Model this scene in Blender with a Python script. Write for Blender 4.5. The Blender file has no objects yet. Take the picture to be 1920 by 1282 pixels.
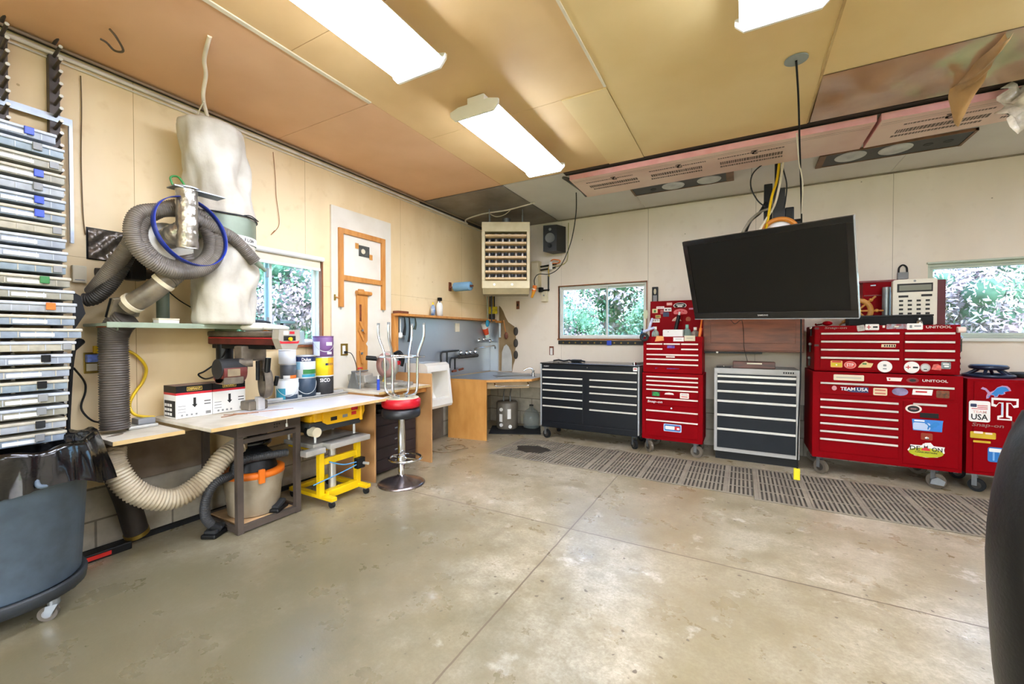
import bpy, bmesh, math, random
from mathutils import Vector, Matrix
random.seed(7)
S = bpy.context.scene
COL = S.collection
PI = math.pi

# ---------------------------------------------------------------- camera, world, exposure
cam_data = bpy.data.cameras.new('camera')
cam_data.sensor_width = 36.0
cam_data.lens = 36.0 * 779.0 / 1920.0
cam_data.clip_start = 0.05
cam = bpy.data.objects.new('camera', cam_data)
COL.objects.link(cam)
cam.location = (3.52, 0.0, 1.35)
cam.rotation_euler = (PI / 2 - math.atan(11 / 779.0), 0, math.atan(430 / 779.0))
S.camera = cam

W = bpy.data.worlds.new('world')
S.world = W
W.use_nodes = True
wn = W.node_tree
wn.nodes.clear()
w_out = wn.nodes.new('ShaderNodeOutputWorld')
w_bg = wn.nodes.new('ShaderNodeBackground')
w_sky = wn.nodes.new('ShaderNodeTexSky')
w_sky.sky_type = 'NISHITA'
w_sky.sun_disc = False
w_sky.sun_elevation = math.radians(52)
w_sky.sun_rotation = math.radians(140)
w_sky.air_density = 1.0
w_sky.dust_density = 2.5
w_bg.inputs['Strength'].default_value = .60
wn.links.new(w_sky.outputs[0], w_bg.inputs[0])
wn.links.new(w_bg.outputs[0], w_out.inputs[0])

S.view_settings.view_transform = 'Standard'
S.view_settings.look = 'None'
S.view_settings.gamma = 1.0
S.view_settings.use_curve_mapping = False
S.view_settings.exposure = 1.55
S.cycles.max_bounces = 8
S.cycles.diffuse_bounces = 5
S.cycles.glossy_bounces = 4
S.cycles.transparent_max_bounces = 12
S.cycles.caustics_reflective = False
S.cycles.caustics_refractive = False
S.cycles.sample_clamp_indirect = 6.0
TUBE = 19.0       # emission of the fluorescent tubes

# ---------------------------------------------------------------- materials
def lin(h):
    h = h.lstrip('#')
    c = [int(h[i:i + 2], 16) / 255 for i in (0, 2, 4)]
    return tuple(x / 12.92 if x <= 0.04045 else ((x + 0.055) / 1.055) ** 2.4 for x in c) + (1.0,)

MATS = {}
def M(name, hexc, rough=0.55, metal=0.0, var=0.12, scale=6.0, bump=0.0, bscale=40.0, dark=None, stretch=None,
      clear=0.0, spec=0.5, emit=0.0, trans=0.0, alpha=1.0, detail=4.0):
    """procedural material: base colour varied by noise towards a second tone, optional bump"""
    if name in MATS:
        return MATS[name]
    m = bpy.data.materials.new(name)
    m.use_nodes = True
    nt = m.node_tree
    b = nt.nodes['Principled BSDF']
    b.inputs['Roughness'].default_value = rough
    b.inputs['Metallic'].default_value = metal
    b.inputs['Specular IOR Level'].default_value = spec
    b.inputs['Coat Weight'].default_value = clear
    b.inputs['Transmission Weight'].default_value = trans
    b.inputs['Alpha'].default_value = alpha
    base = lin(hexc)
    tc = nt.nodes.new('ShaderNodeTexCoord')
    mp = nt.nodes.new('ShaderNodeMapping')
    nt.links.new(tc.outputs['Object'], mp.inputs[0])
    if stretch:
        mp.inputs['Scale'].default_value = stretch
    if var > 0:
        nz = nt.nodes.new('ShaderNodeTexNoise')
        nz.inputs['Scale'].default_value = scale
        nz.inputs['Detail'].default_value = detail
        nt.links.new(mp.outputs[0], nz.inputs[0])
        rp = nt.nodes.new('ShaderNodeValToRGB')
        lo = lin(dark) if dark else tuple(x * (1 - var * 2) for x in base[:3]) + (1,)
        hi = base if dark else tuple(min(1, x * (1 + var * .6)) for x in base[:3]) + (1,)
        rp.color_ramp.elements[0].position = 0.33
        rp.color_ramp.elements[1].position = 0.62
        rp.color_ramp.elements[0].color = lo
        rp.color_ramp.elements[1].color = hi
        nt.links.new(nz.outputs['Fac'], rp.inputs[0])
        nt.links.new(rp.outputs[0], b.inputs['Base Color'])
        if emit:
            nt.links.new(rp.outputs[0], b.inputs['Emission Color'])
    else:
        b.inputs['Base Color'].default_value = base
    if emit:
        b.inputs['Emission Color'].default_value = base
        b.inputs['Emission Strength'].default_value = emit
    if bump > 0:
        n2 = nt.nodes.new('ShaderNodeTexNoise')
        n2.inputs['Scale'].default_value = bscale
        n2.inputs['Detail'].default_value = 3
        nt.links.new(mp.outputs[0], n2.inputs[0])
        bp = nt.nodes.new('ShaderNodeBump')
        bp.inputs['Strength'].default_value = bump
        bp.inputs['Distance'].default_value = 0.01
        nt.links.new(n2.outputs['Fac'], bp.inputs['Height'])
        nt.links.new(bp.outputs[0], b.inputs['Normal'])
    MATS[name] = m
    return m

black = M('black_plastic', '#0c0d0e', 0.45, var=0.1, spec=.3)
rubber = M('rubber', '#191a1b', 0.8, var=0.15, spec=.3)
chrome = M('chrome', '#d6d9dc', 0.12, 1.0, var=0)
steel = M('galvanised_steel', '#9aa1a6', 0.4, 0.8, var=0.1, scale=9)
alu = M('aluminium', '#cfd0cc', 0.35, 0.6, var=0.04)
white = M('white_plastic', '#e9e8e2', 0.4, var=0.02)
cream = M('cream_plastic', '#ddd3b8', 0.5, var=0.05)
paper = M('white_paper', '#f1f0ec', 0.7, var=0.02)
red = M('red_enamel', '#84000a', 0.5, clear=0.0, var=0.03, spec=.06)
darkred = M('dark_red_enamel', '#75070f', 0.4, clear=0.1, var=0.06)
yellow = M('yellow_paint', '#e6bd06', 0.45, var=0.08)
orange = M('orange_plastic', '#e8751a', 0.45, var=0.06)
blue = M('blue_plastic', '#1f45c2', 0.4, var=0.05)
navy = M('navy', '#1c2c55', 0.4, var=0.05)
green = M('green', '#2f7a3a', 0.5, var=0.05)
ink = M('black_ink', '#151515', 0.6, var=0)
ink_red = M('red_ink', '#c4202a', 0.6, var=0)
ink_blue = M('blue_ink', '#1d6fb5', 0.6, var=0)
ink_white = M('white_ink', '#f4f2ee', 0.6, var=0)
grey = M('grey_plastic', '#8b8d8e', 0.5, var=0.05)
darkgrey = M('dark_grey', '#292a2b', 0.6, var=0.1, spec=.3)
pine = M('pine_wood', '#c98c46', 0.5, dark='#b87734', var=0.2, scale=4, stretch=(6, 6, 1))
ply = M('plywood_edge', '#cdb07a', 0.6, dark='#b4935c', var=0.2, scale=5)
walnut = M('brown_wood', '#7d4227', 0.4, dark='#5f2f1b', var=0.2, scale=4, stretch=(1, 6, 6))
brass = M('brass', '#a58a3e', 0.35, 0.8, var=0.1)
copper = M('copper', '#a4583a', 0.4, 0.7, var=0.2)
castiron = M('cast_iron', '#45413c', 0.5, 0.4, var=0.25, scale=14)

# ---------------------------------------------------------------- mesh builder
def smooth_path(pts, n=8, closed=False):
    P = [Vector(p) for p in pts]
    L = len(P)
    out = []
    rng = range(L if closed else L - 1)
    for i in rng:
        if closed:
            a, b, c, d = P[(i - 1) % L], P[i], P[(i + 1) % L], P[(i + 2) % L]
        else:
            a, b, c, d = P[max(i - 1, 0)], P[i], P[i + 1], P[min(i + 2, L - 1)]
        for k in range(n):
            t = k / n
            out.append(0.5 * ((2 * b) + (c - a) * t + (2 * a - 5 * b + 4 * c - d) * t * t + (3 * b - a - 3 * c + d) * t ** 3))
    if not closed:
        out.append(P[-1])
    return out

TEXT_CACHE = {}
def text_mesh(s):
    if s not in TEXT_CACHE:
        cu = bpy.data.curves.new('lettering', 'FONT')
        cu.body = s
        cu.size = 1.0
        cu.resolution_u = 2
        cu.offset = 0.018
        ob = bpy.data.objects.new('lettering', cu)
        me = bpy.data.meshes.new_from_object(ob)
        vs = [v.co.copy() for v in me.vertices]
        fs = [tuple(p.vertices) for p in me.polygons]
        bpy.data.objects.remove(ob)
        bpy.data.curves.remove(cu)
        bpy.data.meshes.remove(me)
        TEXT_CACHE[s] = (vs, fs)
    return TEXT_CACHE[s]

class MB:
    def __init__(s):
        s.v = []; s.f = []; s.mi = []; s.sm = []; s.mats = []
    def add(s, vs, fs, mat, smooth=False):
        if mat not in s.mats:
            s.mats.append(mat)
        k = s.mats.index(mat); o = len(s.v)
        s.v += [Vector(v) for v in vs]
        for f in fs:
            s.f.append(tuple(i + o for i in f)); s.mi.append(k); s.sm.append(smooth)
        return s
    def box(s, a, b, mat, bev=0.0, R=None, pivot=None):
        x0, y0, z0 = [min(a[i], b[i]) for i in range(3)]; x1, y1, z1 = [max(a[i], b[i]) for i in range(3)]
        if bev <= 0:
            vs = [Vector(p) for p in ((x0, y0, z0), (x1, y0, z0), (x1, y1, z0), (x0, y1, z0), (x0, y0, z1), (x1, y0, z1), (x1, y1, z1), (x0, y1, z1))]
            fs = [(0, 3, 2, 1), (4, 5, 6, 7), (0, 1, 5, 4), (1, 2, 6, 5), (2, 3, 7, 6), (3, 0, 4, 7)]
        else:
            bm = bmesh.new()
            bmesh.ops.create_cube(bm, size=1.0, matrix=Matrix.Translation(((x0 + x1) / 2, (y0 + y1) / 2, (z0 + z1) / 2)) @ Matrix.Diagonal((x1 - x0, y1 - y0, z1 - z0, 1)))
            bmesh.ops.bevel(bm, geom=list(bm.edges), offset=min(bev, (x1 - x0) * .45, (y1 - y0) * .45, (z1 - z0) * .45), segments=2, affect='EDGES', profile=0.6)
            bm.verts.index_update()
            vs = [v.co.copy() for v in bm.verts]; fs = [tuple(v.index for v in f.verts) for f in bm.faces]
            bm.free()
        if R is not None:
            p = Vector(pivot) if pivot else Vector(((x0 + x1) / 2, (y0 + y1) / 2, (z0 + z1) / 2))
            vs = [p + R @ (v - p) for v in vs]
        return s.add(vs, fs, mat)
    def cyl(s, p0, p1, r, mat, seg=16, r2=None, caps=True, smooth=True):
        p0 = Vector(p0); p1 = Vector(p1); r2 = r if r2 is None else r2
        d = (p1 - p0).normalized()
        u = d.orthogonal().normalized(); w = d.cross(u)
        vs = []
        for p, q in ((p0, r), (p1, r2)):
            for i in range(seg):
                a = 2 * PI * i / seg
                vs.append(p + u * math.cos(a) * q + w * math.sin(a) * q)
        s.add(vs, [(i, (i + 1) % seg, seg + (i + 1) % seg, seg + i) for i in range(seg)], mat, smooth)
        if caps:
            s.add(vs[:seg], [tuple(range(seg))[::-1]], mat)
            s.add(vs[seg:], [tuple(range(seg))], mat)
        return s
    def tube(s, pts, r, mat, seg=8, closed=False, n=6, caps=True, flat=None):
        """swept tube through pts (Catmull-Rom when n>1); r number or function of 0..1; flat=(w,h) ribbon section"""
        P = smooth_path(pts, n, closed) if n > 1 else [Vector(p) for p in pts]
        L = len(P)
        rf = r if callable(r) else (lambda t: r)
        def tan(i):
            if closed:
                return (P[(i + 1) % L] - P[(i - 1) % L]).normalized()
            return (P[min(i + 1, L - 1)] - P[max(i - 1, 0)]).normalized()
        u = tan(0).orthogonal().normalized()
        vs = []
        for i in range(L):
            t = tan(i)
            u = (u - t * u.dot(t))
            u = u.normalized() if u.length > 1e-6 else t.orthogonal().normalized()
            w = t.cross(u); q = rf(i / max(1, L - 1))
            for k in range(seg):
                a = 2 * PI * k / seg
                vs.append(P[i] + u * math.cos(a) * q + w * math.sin(a) * q)
        fs = []
        for i in range(L if closed else L - 1):
            j = (i + 1) % L
            for k in range(seg):
                fs.append((i * seg + k, i * seg + (k + 1) % seg, j * seg + (k + 1) % seg, j * seg + k))
        s.add(vs, fs, mat, True)
        if caps and not closed:
            s.add(vs[:seg], [tuple(range(seg))[::-1]], mat); s.add(vs[-seg:], [tuple(range(seg))], mat)
        return s
    def lathe(s, prof, origin, mat, seg=24, axis=(0, 0, 1), smooth=True):
        o = Vector(origin); d = Vector(axis).normalized(); u = d.orthogonal().normalized(); w = d.cross(u)
        vs = []
        for r, h in prof:
            for i in range(seg):
                a = 2 * PI * i / seg
                vs.append(o + d * h + (u * math.cos(a) + w * math.sin(a)) * max(r, 1e-4))
        fs = []
        for j in range(len(prof) - 1):
            for i in range(seg):
                fs.append((j * seg + i, j * seg + (i + 1) % seg, (j + 1) * seg + (i + 1) % seg, (j + 1) * seg + i))
        return s.add(vs, fs, mat, smooth)
    def prism(s, pts, o, u, v, depth, mat, smooth=False):
        """polygon pts (2-D, counter-clockwise) in the plane o,u,v, extruded by depth along u x v"""
        o = Vector(o); u = Vector(u); v = Vector(v); n = u.cross(v).normalized()
        a = [o + u * x + v * y for x, y in pts]; b = [p + n * depth for p in a]
        L = len(pts)
        s.add(a + b, [tuple(range(L))[::-1], tuple(range(L, 2 * L))], mat)
        return s.add(a + b, [(i, (i + 1) % L, L + (i + 1) % L, L + i) for i in range(L)], mat, smooth)
    def ball(s, c, r, mat, sc=(1, 1, 1), seg=14):
        bm = bmesh.new()
        bmesh.ops.create_uvsphere(bm, u_segments=seg, v_segments=seg // 2 + 1, radius=1)
        bm.verts.index_update()
        vs = [Vector(c) + Vector((v.co.x * sc[0], v.co.y * sc[1], v.co.z * sc[2])) * r for v in bm.verts]
        fs = [tuple(v.index for v in f.verts) for f in bm.faces]; bm.free()
        return s.add(vs, fs, mat, True)
    def text(s, t, o, u, v, h, mat, width=None, depth=0.0006, slant=0.0, mid=True):
        """flat lettering: o is the centre, u reading direction, v up, h letter height"""
        vs, fs = text_mesh(t)
        if not vs:
            return s
        u = Vector(u).normalized(); v = Vector(v).normalized(); n = u.cross(v)
        x0 = min(p.x for p in vs); x1 = max(p.x for p in vs); y0 = min(p.y for p in vs); y1 = max(p.y for p in vs)
        k = h / max(0.3, y1 - y0); kx = (width / (x1 - x0)) if width else k
        q = []
        for p in vs:
            x = (p.x - (x0 + x1) / 2) * kx; y = (p.y - (y0 + y1) / 2) * k
            q.append(Vector(o) + u * (x + slant * y) + v * y + n * depth)
        return s.add(q, fs, mat)
    def xf(s, fn, start=0):
        for i in range(start, len(s.v)):
            s.v[i] = Vector(fn(s.v[i]))
        return s

INV = {}    # world -> local matrix of every object built
def link_mesh(name, mb, parent=None, world=True, origin=None):
    me = bpy.data.meshes.new(name)
    vs = mb.v
    if parent is not None and world:
        I = INV[parent.name]
        vs = [I @ v for v in vs]
    if parent is None and origin is None:
        xs = [v.x for v in vs]; ys = [v.y for v in vs]; zs = [v.z for v in vs]
        origin = Vector(((min(xs) + max(xs)) / 2, (min(ys) + max(ys)) / 2, min(zs)))
    if parent is None:
        origin = Vector(origin)
        vs = [v - origin for v in vs]
    me.from_pydata([tuple(v) for v in vs], [], mb.f)
    for m in mb.mats:
        me.materials.append(m)
    me.polygons.foreach_set('material_index', mb.mi)
    me.polygons.foreach_set('use_smooth', mb.sm)
    me.update()
    ob = bpy.data.objects.new(name, me)
    COL.objects.link(ob)
    if parent is not None:
        ob.parent = parent
        INV[ob.name] = INV[parent.name]
    else:
        ob.location = origin
        INV[ob.name] = Matrix.Translation(-origin)
    return ob

def tag(o, label, cat, group=None, kind=None):
    o['label'] = label
    if cat: o['category'] = cat
    if group: o['group'] = group
    if kind: o['kind'] = kind
    return o

def thing(name, label, cat, loc, rz=0.0, group=None):
    o = bpy.data.objects.new(name, None)
    COL.objects.link(o)
    o.empty_display_size = 0.1
    o.location = loc; o.rotation_euler = (0, 0, rz)
    INV[o.name] = (Matrix.Translation(Vector(loc)) @ Matrix.Rotation(rz, 4, 'Z')).inverted()
    return tag(o, label, cat, group)

def part(parent, name, mb, label=None, world=True):
    o = link_mesh(name, mb, parent, world)
    if label: o['label'] = label
    return o

def solo(name, label, cat, mb, group=None):
    return tag(link_mesh(name, mb), label, cat, group)

def struct(name, mb, label=None):
    o = link_mesh(name, mb, None, origin=(0, 0, 0))
    o['kind'] = 'structure'
    if label: o['label'] = label
    return o

def copy_tree(o, parent=None):
    c = o.copy(); COL.objects.link(c)
    if parent is not None:
        c.parent = parent
    for ch in list(o.children):
        copy_tree(ch, c)
    return c

def rotz(a): return Matrix.Rotation(a, 3, 'Z')
def circle2(n, r, cx=0, cy=0, sx=1, sy=1):
    return [(cx + r * sx * math.cos(2 * PI * i / n), cy + r * sy * math.sin(2 * PI * i / n)) for i in range(n)]
def rrect(w, h, r, n=4):
    out = []
    for cx, cy, a0 in ((w / 2 - r, h / 2 - r, 0), (-w / 2 + r, h / 2 - r, 90), (-w / 2 + r, -h / 2 + r, 180), (w / 2 - r, -h / 2 + r, 270)):
        for i in range(n + 1):
            a = math.radians(a0 + 90 * i / n)
            out.append((cx + r * math.cos(a), cy + r * math.sin(a)))
    return out
def ribbed(r, amp, n):
    return lambda t: r + amp * math.cos(t * n * 2 * PI)
def hose(mb, pts, r, mat, pitch=0.012, amp=0.06, seg=16):
    """corrugated hose: dense sweep whose radius ripples"""
    P = smooth_path(pts, 24)
    L = sum((P[i + 1] - P[i]).length for i in range(len(P) - 1))
    n = max(4, int(L / pitch)); m = n * 4
    # resample
    out = []; acc = 0; i = 0; step = L / m
    out.append(P[0]); d = 0
    for i in range(len(P) - 1):
        seglen = (P[i + 1] - P[i]).length
        while seglen > 0 and d + seglen >= step * len(out) and len(out) <= m:
            k = (step * len(out) - d) / seglen
            out.append(P[i].lerp(P[i + 1], k))
        d += seglen
    mb.tube(out, ribbed(r, r * amp, (len(out) - 1) / 4), mat, seg=seg, n=1)
    return mb

# ================================================================ THE SETTING
def dirt_and_vignette(N, L, v):
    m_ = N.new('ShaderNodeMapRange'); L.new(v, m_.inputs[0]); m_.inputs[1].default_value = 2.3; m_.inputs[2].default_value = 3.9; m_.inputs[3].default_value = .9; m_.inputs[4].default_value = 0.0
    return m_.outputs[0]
def joint_floor():
    m = bpy.data.materials.new('concrete_floor'); m.use_nodes = True
    nt = m.node_tree; N = nt.nodes; L = nt.links
    b = N['Principled BSDF']
    geo = N.new('ShaderNodeNewGeometry')
    def noise(sc, det=5, rough=0.6, dist=0.0):
        n = N.new('ShaderNodeTexNoise'); n.inputs['Scale'].default_value = sc; n.inputs['Detail'].default_value = det
        n.inputs['Roughness'].default_value = rough; n.inputs['Distortion'].default_value = dist
        L.new(geo.outputs['Position'], n.inputs[0]); return n.outputs['Fac']
    def ramp(f, a, ca, c, cc):
        r = N.new('ShaderNodeValToRGB'); r.color_ramp.elements[0].position = a; r.color_ramp.elements[1].position = c
        r.color_ramp.elements[0].color = ca; r.color_ramp.elements[1].color = cc; L.new(f, r.inputs[0]); return r.outputs[0]
    def mix(f, a, c, mode='MIX'):
        x = N.new('ShaderNodeMix'); x.data_type = 'RGBA'; x.blend_type = mode
        if hasattr(f, 'node'): L.new(f, x.inputs[0])
        else: x.inputs[0].default_value = f
        for s_, v in ((x.inputs[6], a), (x.inputs[7], c)):
            if hasattr(v, 'node'): L.new(v, s_)
            else: s_.default_value = v
        return x.outputs[2]
    c = ramp(noise(0.8, 4, 0.5), 0.38, lin('#a09374'), 0.60, lin('#cbc1ab'))
    c = mix(ramp(noise(3.3, 6, 0.62), 0.36, (.75, .75, .75, 1), 0.58, (0, 0, 0, 1)), c, lin('#8c7d5a'))
    c = mix(ramp(noise(10, 7, 0.7), 0.36, (.65, .65, .65, 1), 0.58, (0, 0, 0, 1)), c, lin('#94866a'))
    c = mix(ramp(noise(55, 6, 0.75), 0.36, (.6, .6, .6, 1), 0.6, (0, 0, 0, 1)), c, lin('#8a7c60'))
    c = mix(ramp(noise(4.4, 7, 0.68), 0.60, (0, 0, 0, 1), 0.74, (.8, .8, .8, 1)), c, lin('#ebe4d6'))
    c = mix(ramp(noise(24, 1, 0.4), 0.235, (.85, .85, .85, 1), 0.265, (0, 0, 0, 1)), c, lin('#5b4d3c'))
    # old dirt in the left foreground, with lens vignetting painted into the colour
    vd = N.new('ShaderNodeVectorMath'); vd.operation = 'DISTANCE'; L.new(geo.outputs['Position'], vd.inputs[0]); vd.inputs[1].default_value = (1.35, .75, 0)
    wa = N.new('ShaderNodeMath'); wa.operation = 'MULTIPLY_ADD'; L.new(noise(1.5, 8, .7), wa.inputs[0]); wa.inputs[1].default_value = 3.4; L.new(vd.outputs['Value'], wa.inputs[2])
    c = mix(dirt_and_vignette(N, L, wa.outputs[0]), c, lin('#6c664e'))
    # sawn joints
    sp = N.new('ShaderNodeSeparateXYZ'); L.new(geo.outputs['Position'], sp.inputs[0])
    wob = noise(5, 2)
    def line(axis, at, w=0.005):
        a = N.new('ShaderNodeMath'); a.operation = 'MULTIPLY_ADD'; a.inputs[1].default_value = 0.012; L.new(wob, a.inputs[0]); L.new(sp.outputs[axis], a.inputs[2])
        d = N.new('ShaderNodeMath'); d.operation = 'SUBTRACT'; L.new(a.outputs[0], d.inputs[0]); d.inputs[1].default_value = at + 0.006
        e = N.new('ShaderNodeMath'); e.operation = 'ABSOLUTE'; L.new(d.outputs[0], e.inputs[0])
        g = N.new('ShaderNodeMath'); g.operation = 'LESS_THAN'; L.new(e.outputs[0], g.inputs[0]); g.inputs[1].default_value = w
        return g.outputs[0]
    mx = N.new('ShaderNodeMath'); mx.operation = 'MAXIMUM'
    L.new(line(0, 2.48), mx.inputs[0]); L.new(line(1, 2.73), mx.inputs[1])
    c = mix(mx.outputs[0], c, lin('#6e5f4b'))
    L.new(c, b.inputs['Base Color'])
    rr = ramp(noise(4, 6), 0.3, (.24, .24, .24, 1), 0.7, (.38, .38, .38, 1))
    L.new(rr, b.inputs['Roughness'])
    b.inputs['Specular IOR Level'].default_value = 0.8
    inv = N.new('ShaderNodeMath'); inv.operation = 'MULTIPLY_ADD'; inv.inputs[1].default_value = -3.0; L.new(mx.outputs[0], inv.inputs[0]); L.new(noise(60, 4), inv.inputs[2])
    bp = N.new('ShaderNodeBump'); bp.inputs['Strength'].default_value = 0.12; bp.inputs['Distance'].default_value = 0.004
    L.new(inv.outputs[0], bp.inputs['Height']); L.new(bp.outputs[0], b.inputs['Normal'])
    return m

def panel_paint(name, base, dark, seam_axis, seams, seamcol, rough=0.6, streak=True, smudge=None, marks=None):
    """painted sheet wall: blotches, fastener dots and vertical sheet seams in world metres"""
    m = bpy.data.materials.new(name); m.use_nodes = True
    nt = m.node_tree; N = nt.nodes; L = nt.links; b = N['Principled BSDF']
    geo = N.new('ShaderNodeNewGeometry')
    mp = N.new('ShaderNodeMapping'); L.new(geo.outputs['Position'], mp.inputs[0]); mp.inputs['Scale'].default_value = (1, 1, 0.35) if streak else (1, 1, 1)
    def nz(sc, src, det=5):
        n = N.new('ShaderNodeTexNoise'); n.inputs['Scale'].default_value = sc; n.inputs['Detail'].default_value = det; L.new(src, n.inputs[0]); return n.outputs['Fac']
    def rp(f, a, ca, c_, cc):
        r = N.new('ShaderNodeValToRGB'); r.color_ramp.elements[0].position = a; r.color_ramp.elements[1].position = c_
        r.color_ramp.elements[0].color = ca; r.color_ramp.elements[1].color = cc; L.new(f, r.inputs[0]); return r.outputs[0]
    def mix(f, a, c_):
        x = N.new('ShaderNodeMix'); x.data_type = 'RGBA'; L.new(f, x.inputs[0])
        for s_, v in ((x.inputs[6], a), (x.inputs[7], c_)):
            if hasattr(v, 'node'): L.new(v, s_)
            else: s_.default_value = v
        return x.outputs[2]
    c = rp(nz(1.6, mp.outputs[0]), 0.35, lin(dark), 0.62, lin(base))
    c = mix(rp(nz(9, geo.outputs['Position'], 6), 0.30, (.5, .5, .5, 1), 0.42, (0, 0, 0, 1)), c, lin(dark))
    vo = N.new('ShaderNodeTexVoronoi'); vo.inputs['Scale'].default_value = 4.2; L.new(geo.outputs['Position'], vo.inputs[0])
    c = mix(rp(vo.outputs['Distance'], 0.022, (.75, .75, .75, 1), 0.034, (0, 0, 0, 1)), c, lin(seamcol))
    sp = N.new('ShaderNodeSeparateXYZ'); L.new(geo.outputs['Position'], sp.inputs[0])
    for axis, at, w in seams:
        d = N.new('ShaderNodeMath'); d.operation = 'SUBTRACT'; L.new(sp.outputs[axis], d.inputs[0]); d.inputs[1].default_value = at
        e = N.new('ShaderNodeMath'); e.operation = 'ABSOLUTE'; L.new(d.outputs[0], e.inputs[0])
        g = N.new('ShaderNodeMath'); g.operation = 'LESS_THAN'; L.new(e.outputs[0], g.inputs[0]); g.inputs[1].default_value = w
        c = mix(g.outputs[0], c, lin(seamcol))
    L.new(c, b.inputs['Base Color']); b.inputs['Roughness'].default_value = rough
    return m

def block_mat():
    m = bpy.data.materials.new('concrete_block'); m.use_nodes = True
    nt = m.node_tree; N = nt.nodes; L = nt.links; b = N['Principled BSDF']
    geo = N.new('ShaderNodeNewGeometry')
    sp = N.new('ShaderNodeSeparateXYZ'); L.new(geo.outputs['Position'], sp.inputs[0])
    ad = N.new('ShaderNodeMath'); ad.operation = 'ADD'; L.new(sp.outputs[0], ad.inputs[0]); L.new(sp.outputs[1], ad.inputs[1])
    cb = N.new('ShaderNodeCombineXYZ'); L.new(ad.outputs[0], cb.inputs[0]); L.new(sp.outputs[2], cb.inputs[1])
    br = N.new('ShaderNodeTexBrick'); L.new(cb.outputs[0], br.inputs[0])
    br.inputs['Scale'].default_value = 1.0; br.inputs['Brick Width'].default_value = 0.4; br.inputs['Row Height'].default_value = 0.2
    br.inputs['Mortar Size'].default_value = 0.006; br.inputs['Color1'].default_value = lin('#cfc7b4'); br.inputs['Color2'].default_value = lin('#bab29f')
    br.inputs['Mortar'].default_value = lin('#8f887a')
    n = N.new('ShaderNodeTexNoise'); n.inputs['Scale'].default_value = 14; n.inputs['Detail'].default_value = 6; L.new(geo.outputs['Position'], n.inputs[0])
    x = N.new('ShaderNodeMix'); x.data_type = 'RGBA'; x.blend_type = 'MULTIPLY'; x.inputs[0].default_value = 0.5
    L.new(br.outputs[0], x.inputs[6]); L.new(n.outputs['Fac'], x.inputs[7])
    L.new(x.outputs[2], b.inputs['Base Color']); b.inputs['Roughness'].default_value = 0.9
    bp = N.new('ShaderNodeBump'); bp.inputs['Strength'].default_value = 0.4; bp.inputs['Distance'].default_value = 0.006
    L.new(br.outputs[1], bp.inputs['Height']); bp.invert = True; L.new(bp.outputs[0], b.inputs['Normal'])
    return m

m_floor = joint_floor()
m_wl = panel_paint('yellowed_board', '#efd9ae', '#e0c594', 1, [(1, 1.21, .0015), (1, 2.44, .0015), (1, 3.66, .0015), (1, 4.88, .0015), (2, 1.83, .001)], '#a98a58')
m_wb = panel_paint('beige_board', '#efe6d9', '#e5dacb', 0, [(0, 2.44, .002), (0, 3.66, .0015), (0, 4.88, .0015), (0, 1.22, .001)], '#8f8370', rough=0.65)
m_block = block_mat()
CEIL = 3.035
XR, YF, YB, WT = 7.6, -3.4, 5.66, 0.14

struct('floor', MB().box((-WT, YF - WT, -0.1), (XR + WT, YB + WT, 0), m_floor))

# wall_left with one window opening, block knee wall at its foot
WLy0, WLy1, WLz0, WLz1 = 1.72, 2.62, 1.27, 2.08
KN = 0.41
mb = MB()
mb.box((-WT, YF, KN), (0, WLy0, CEIL + .1), m_wl).box((-WT, WLy1, KN), (0, YB + WT, CEIL + .1), m_wl)
mb.box((-WT, WLy0, KN), (0, WLy1, WLz0), m_wl).box((-WT, WLy0, WLz1), (0, WLy1, CEIL + .1), m_wl)
mb.box((-WT, YF, 0), (0, YB + WT, KN), m_block)
struct('wall_left', mb)
# wall_back with two window openings
B1x0, B1x1, B1z0, B1z1 = 1.18, 2.42, 1.315, 2.07
B2x0, B2x1, B2z0, B2z1 = 5.15, 6.45, 1.33, 2.07
KB = 0.575
mb = MB()
y0, y1 = YB, YB + WT
mb.box((0, y0, KB), (B1x0, y1, CEIL + .1), m_wb).box((B1x1, y0, KB), (B2x0, y1, CEIL + .1), m_wb).box((B2x1, y0, KB), (XR + WT, y1, CEIL + .1), m_wb)
for a, b_, c_, d in ((B1x0, B1x1, B1z0, B1z1), (B2x0, B2x1, B2z0, B2z1)):
    mb.box((a, y0, KB), (b_, y1, c_), m_wb).box((a, y0, d), (b_, y1, CEIL + .1), m_wb)
mb.box((0, y0, 0), (XR + WT, y1, KB), m_block)
struct('wall_back', mb)
struct('wall_right', MB().box((XR, YF, 0), (XR + WT, YB, CEIL + .1), m_wb))
# wall_front, behind the camera, with an unseen opening added to let daylight in
mb = MB()
mb.box((-WT, YF - WT, 0), (1.6, YF, CEIL + .1), m_wb).box((6.4, YF - WT, 0), (XR + WT, YF, CEIL + .1), m_wb).box((1.6, YF - WT, 2.5), (6.4, YF, CEIL + .1), m_wb)
struct('wall_front', mb)

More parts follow.
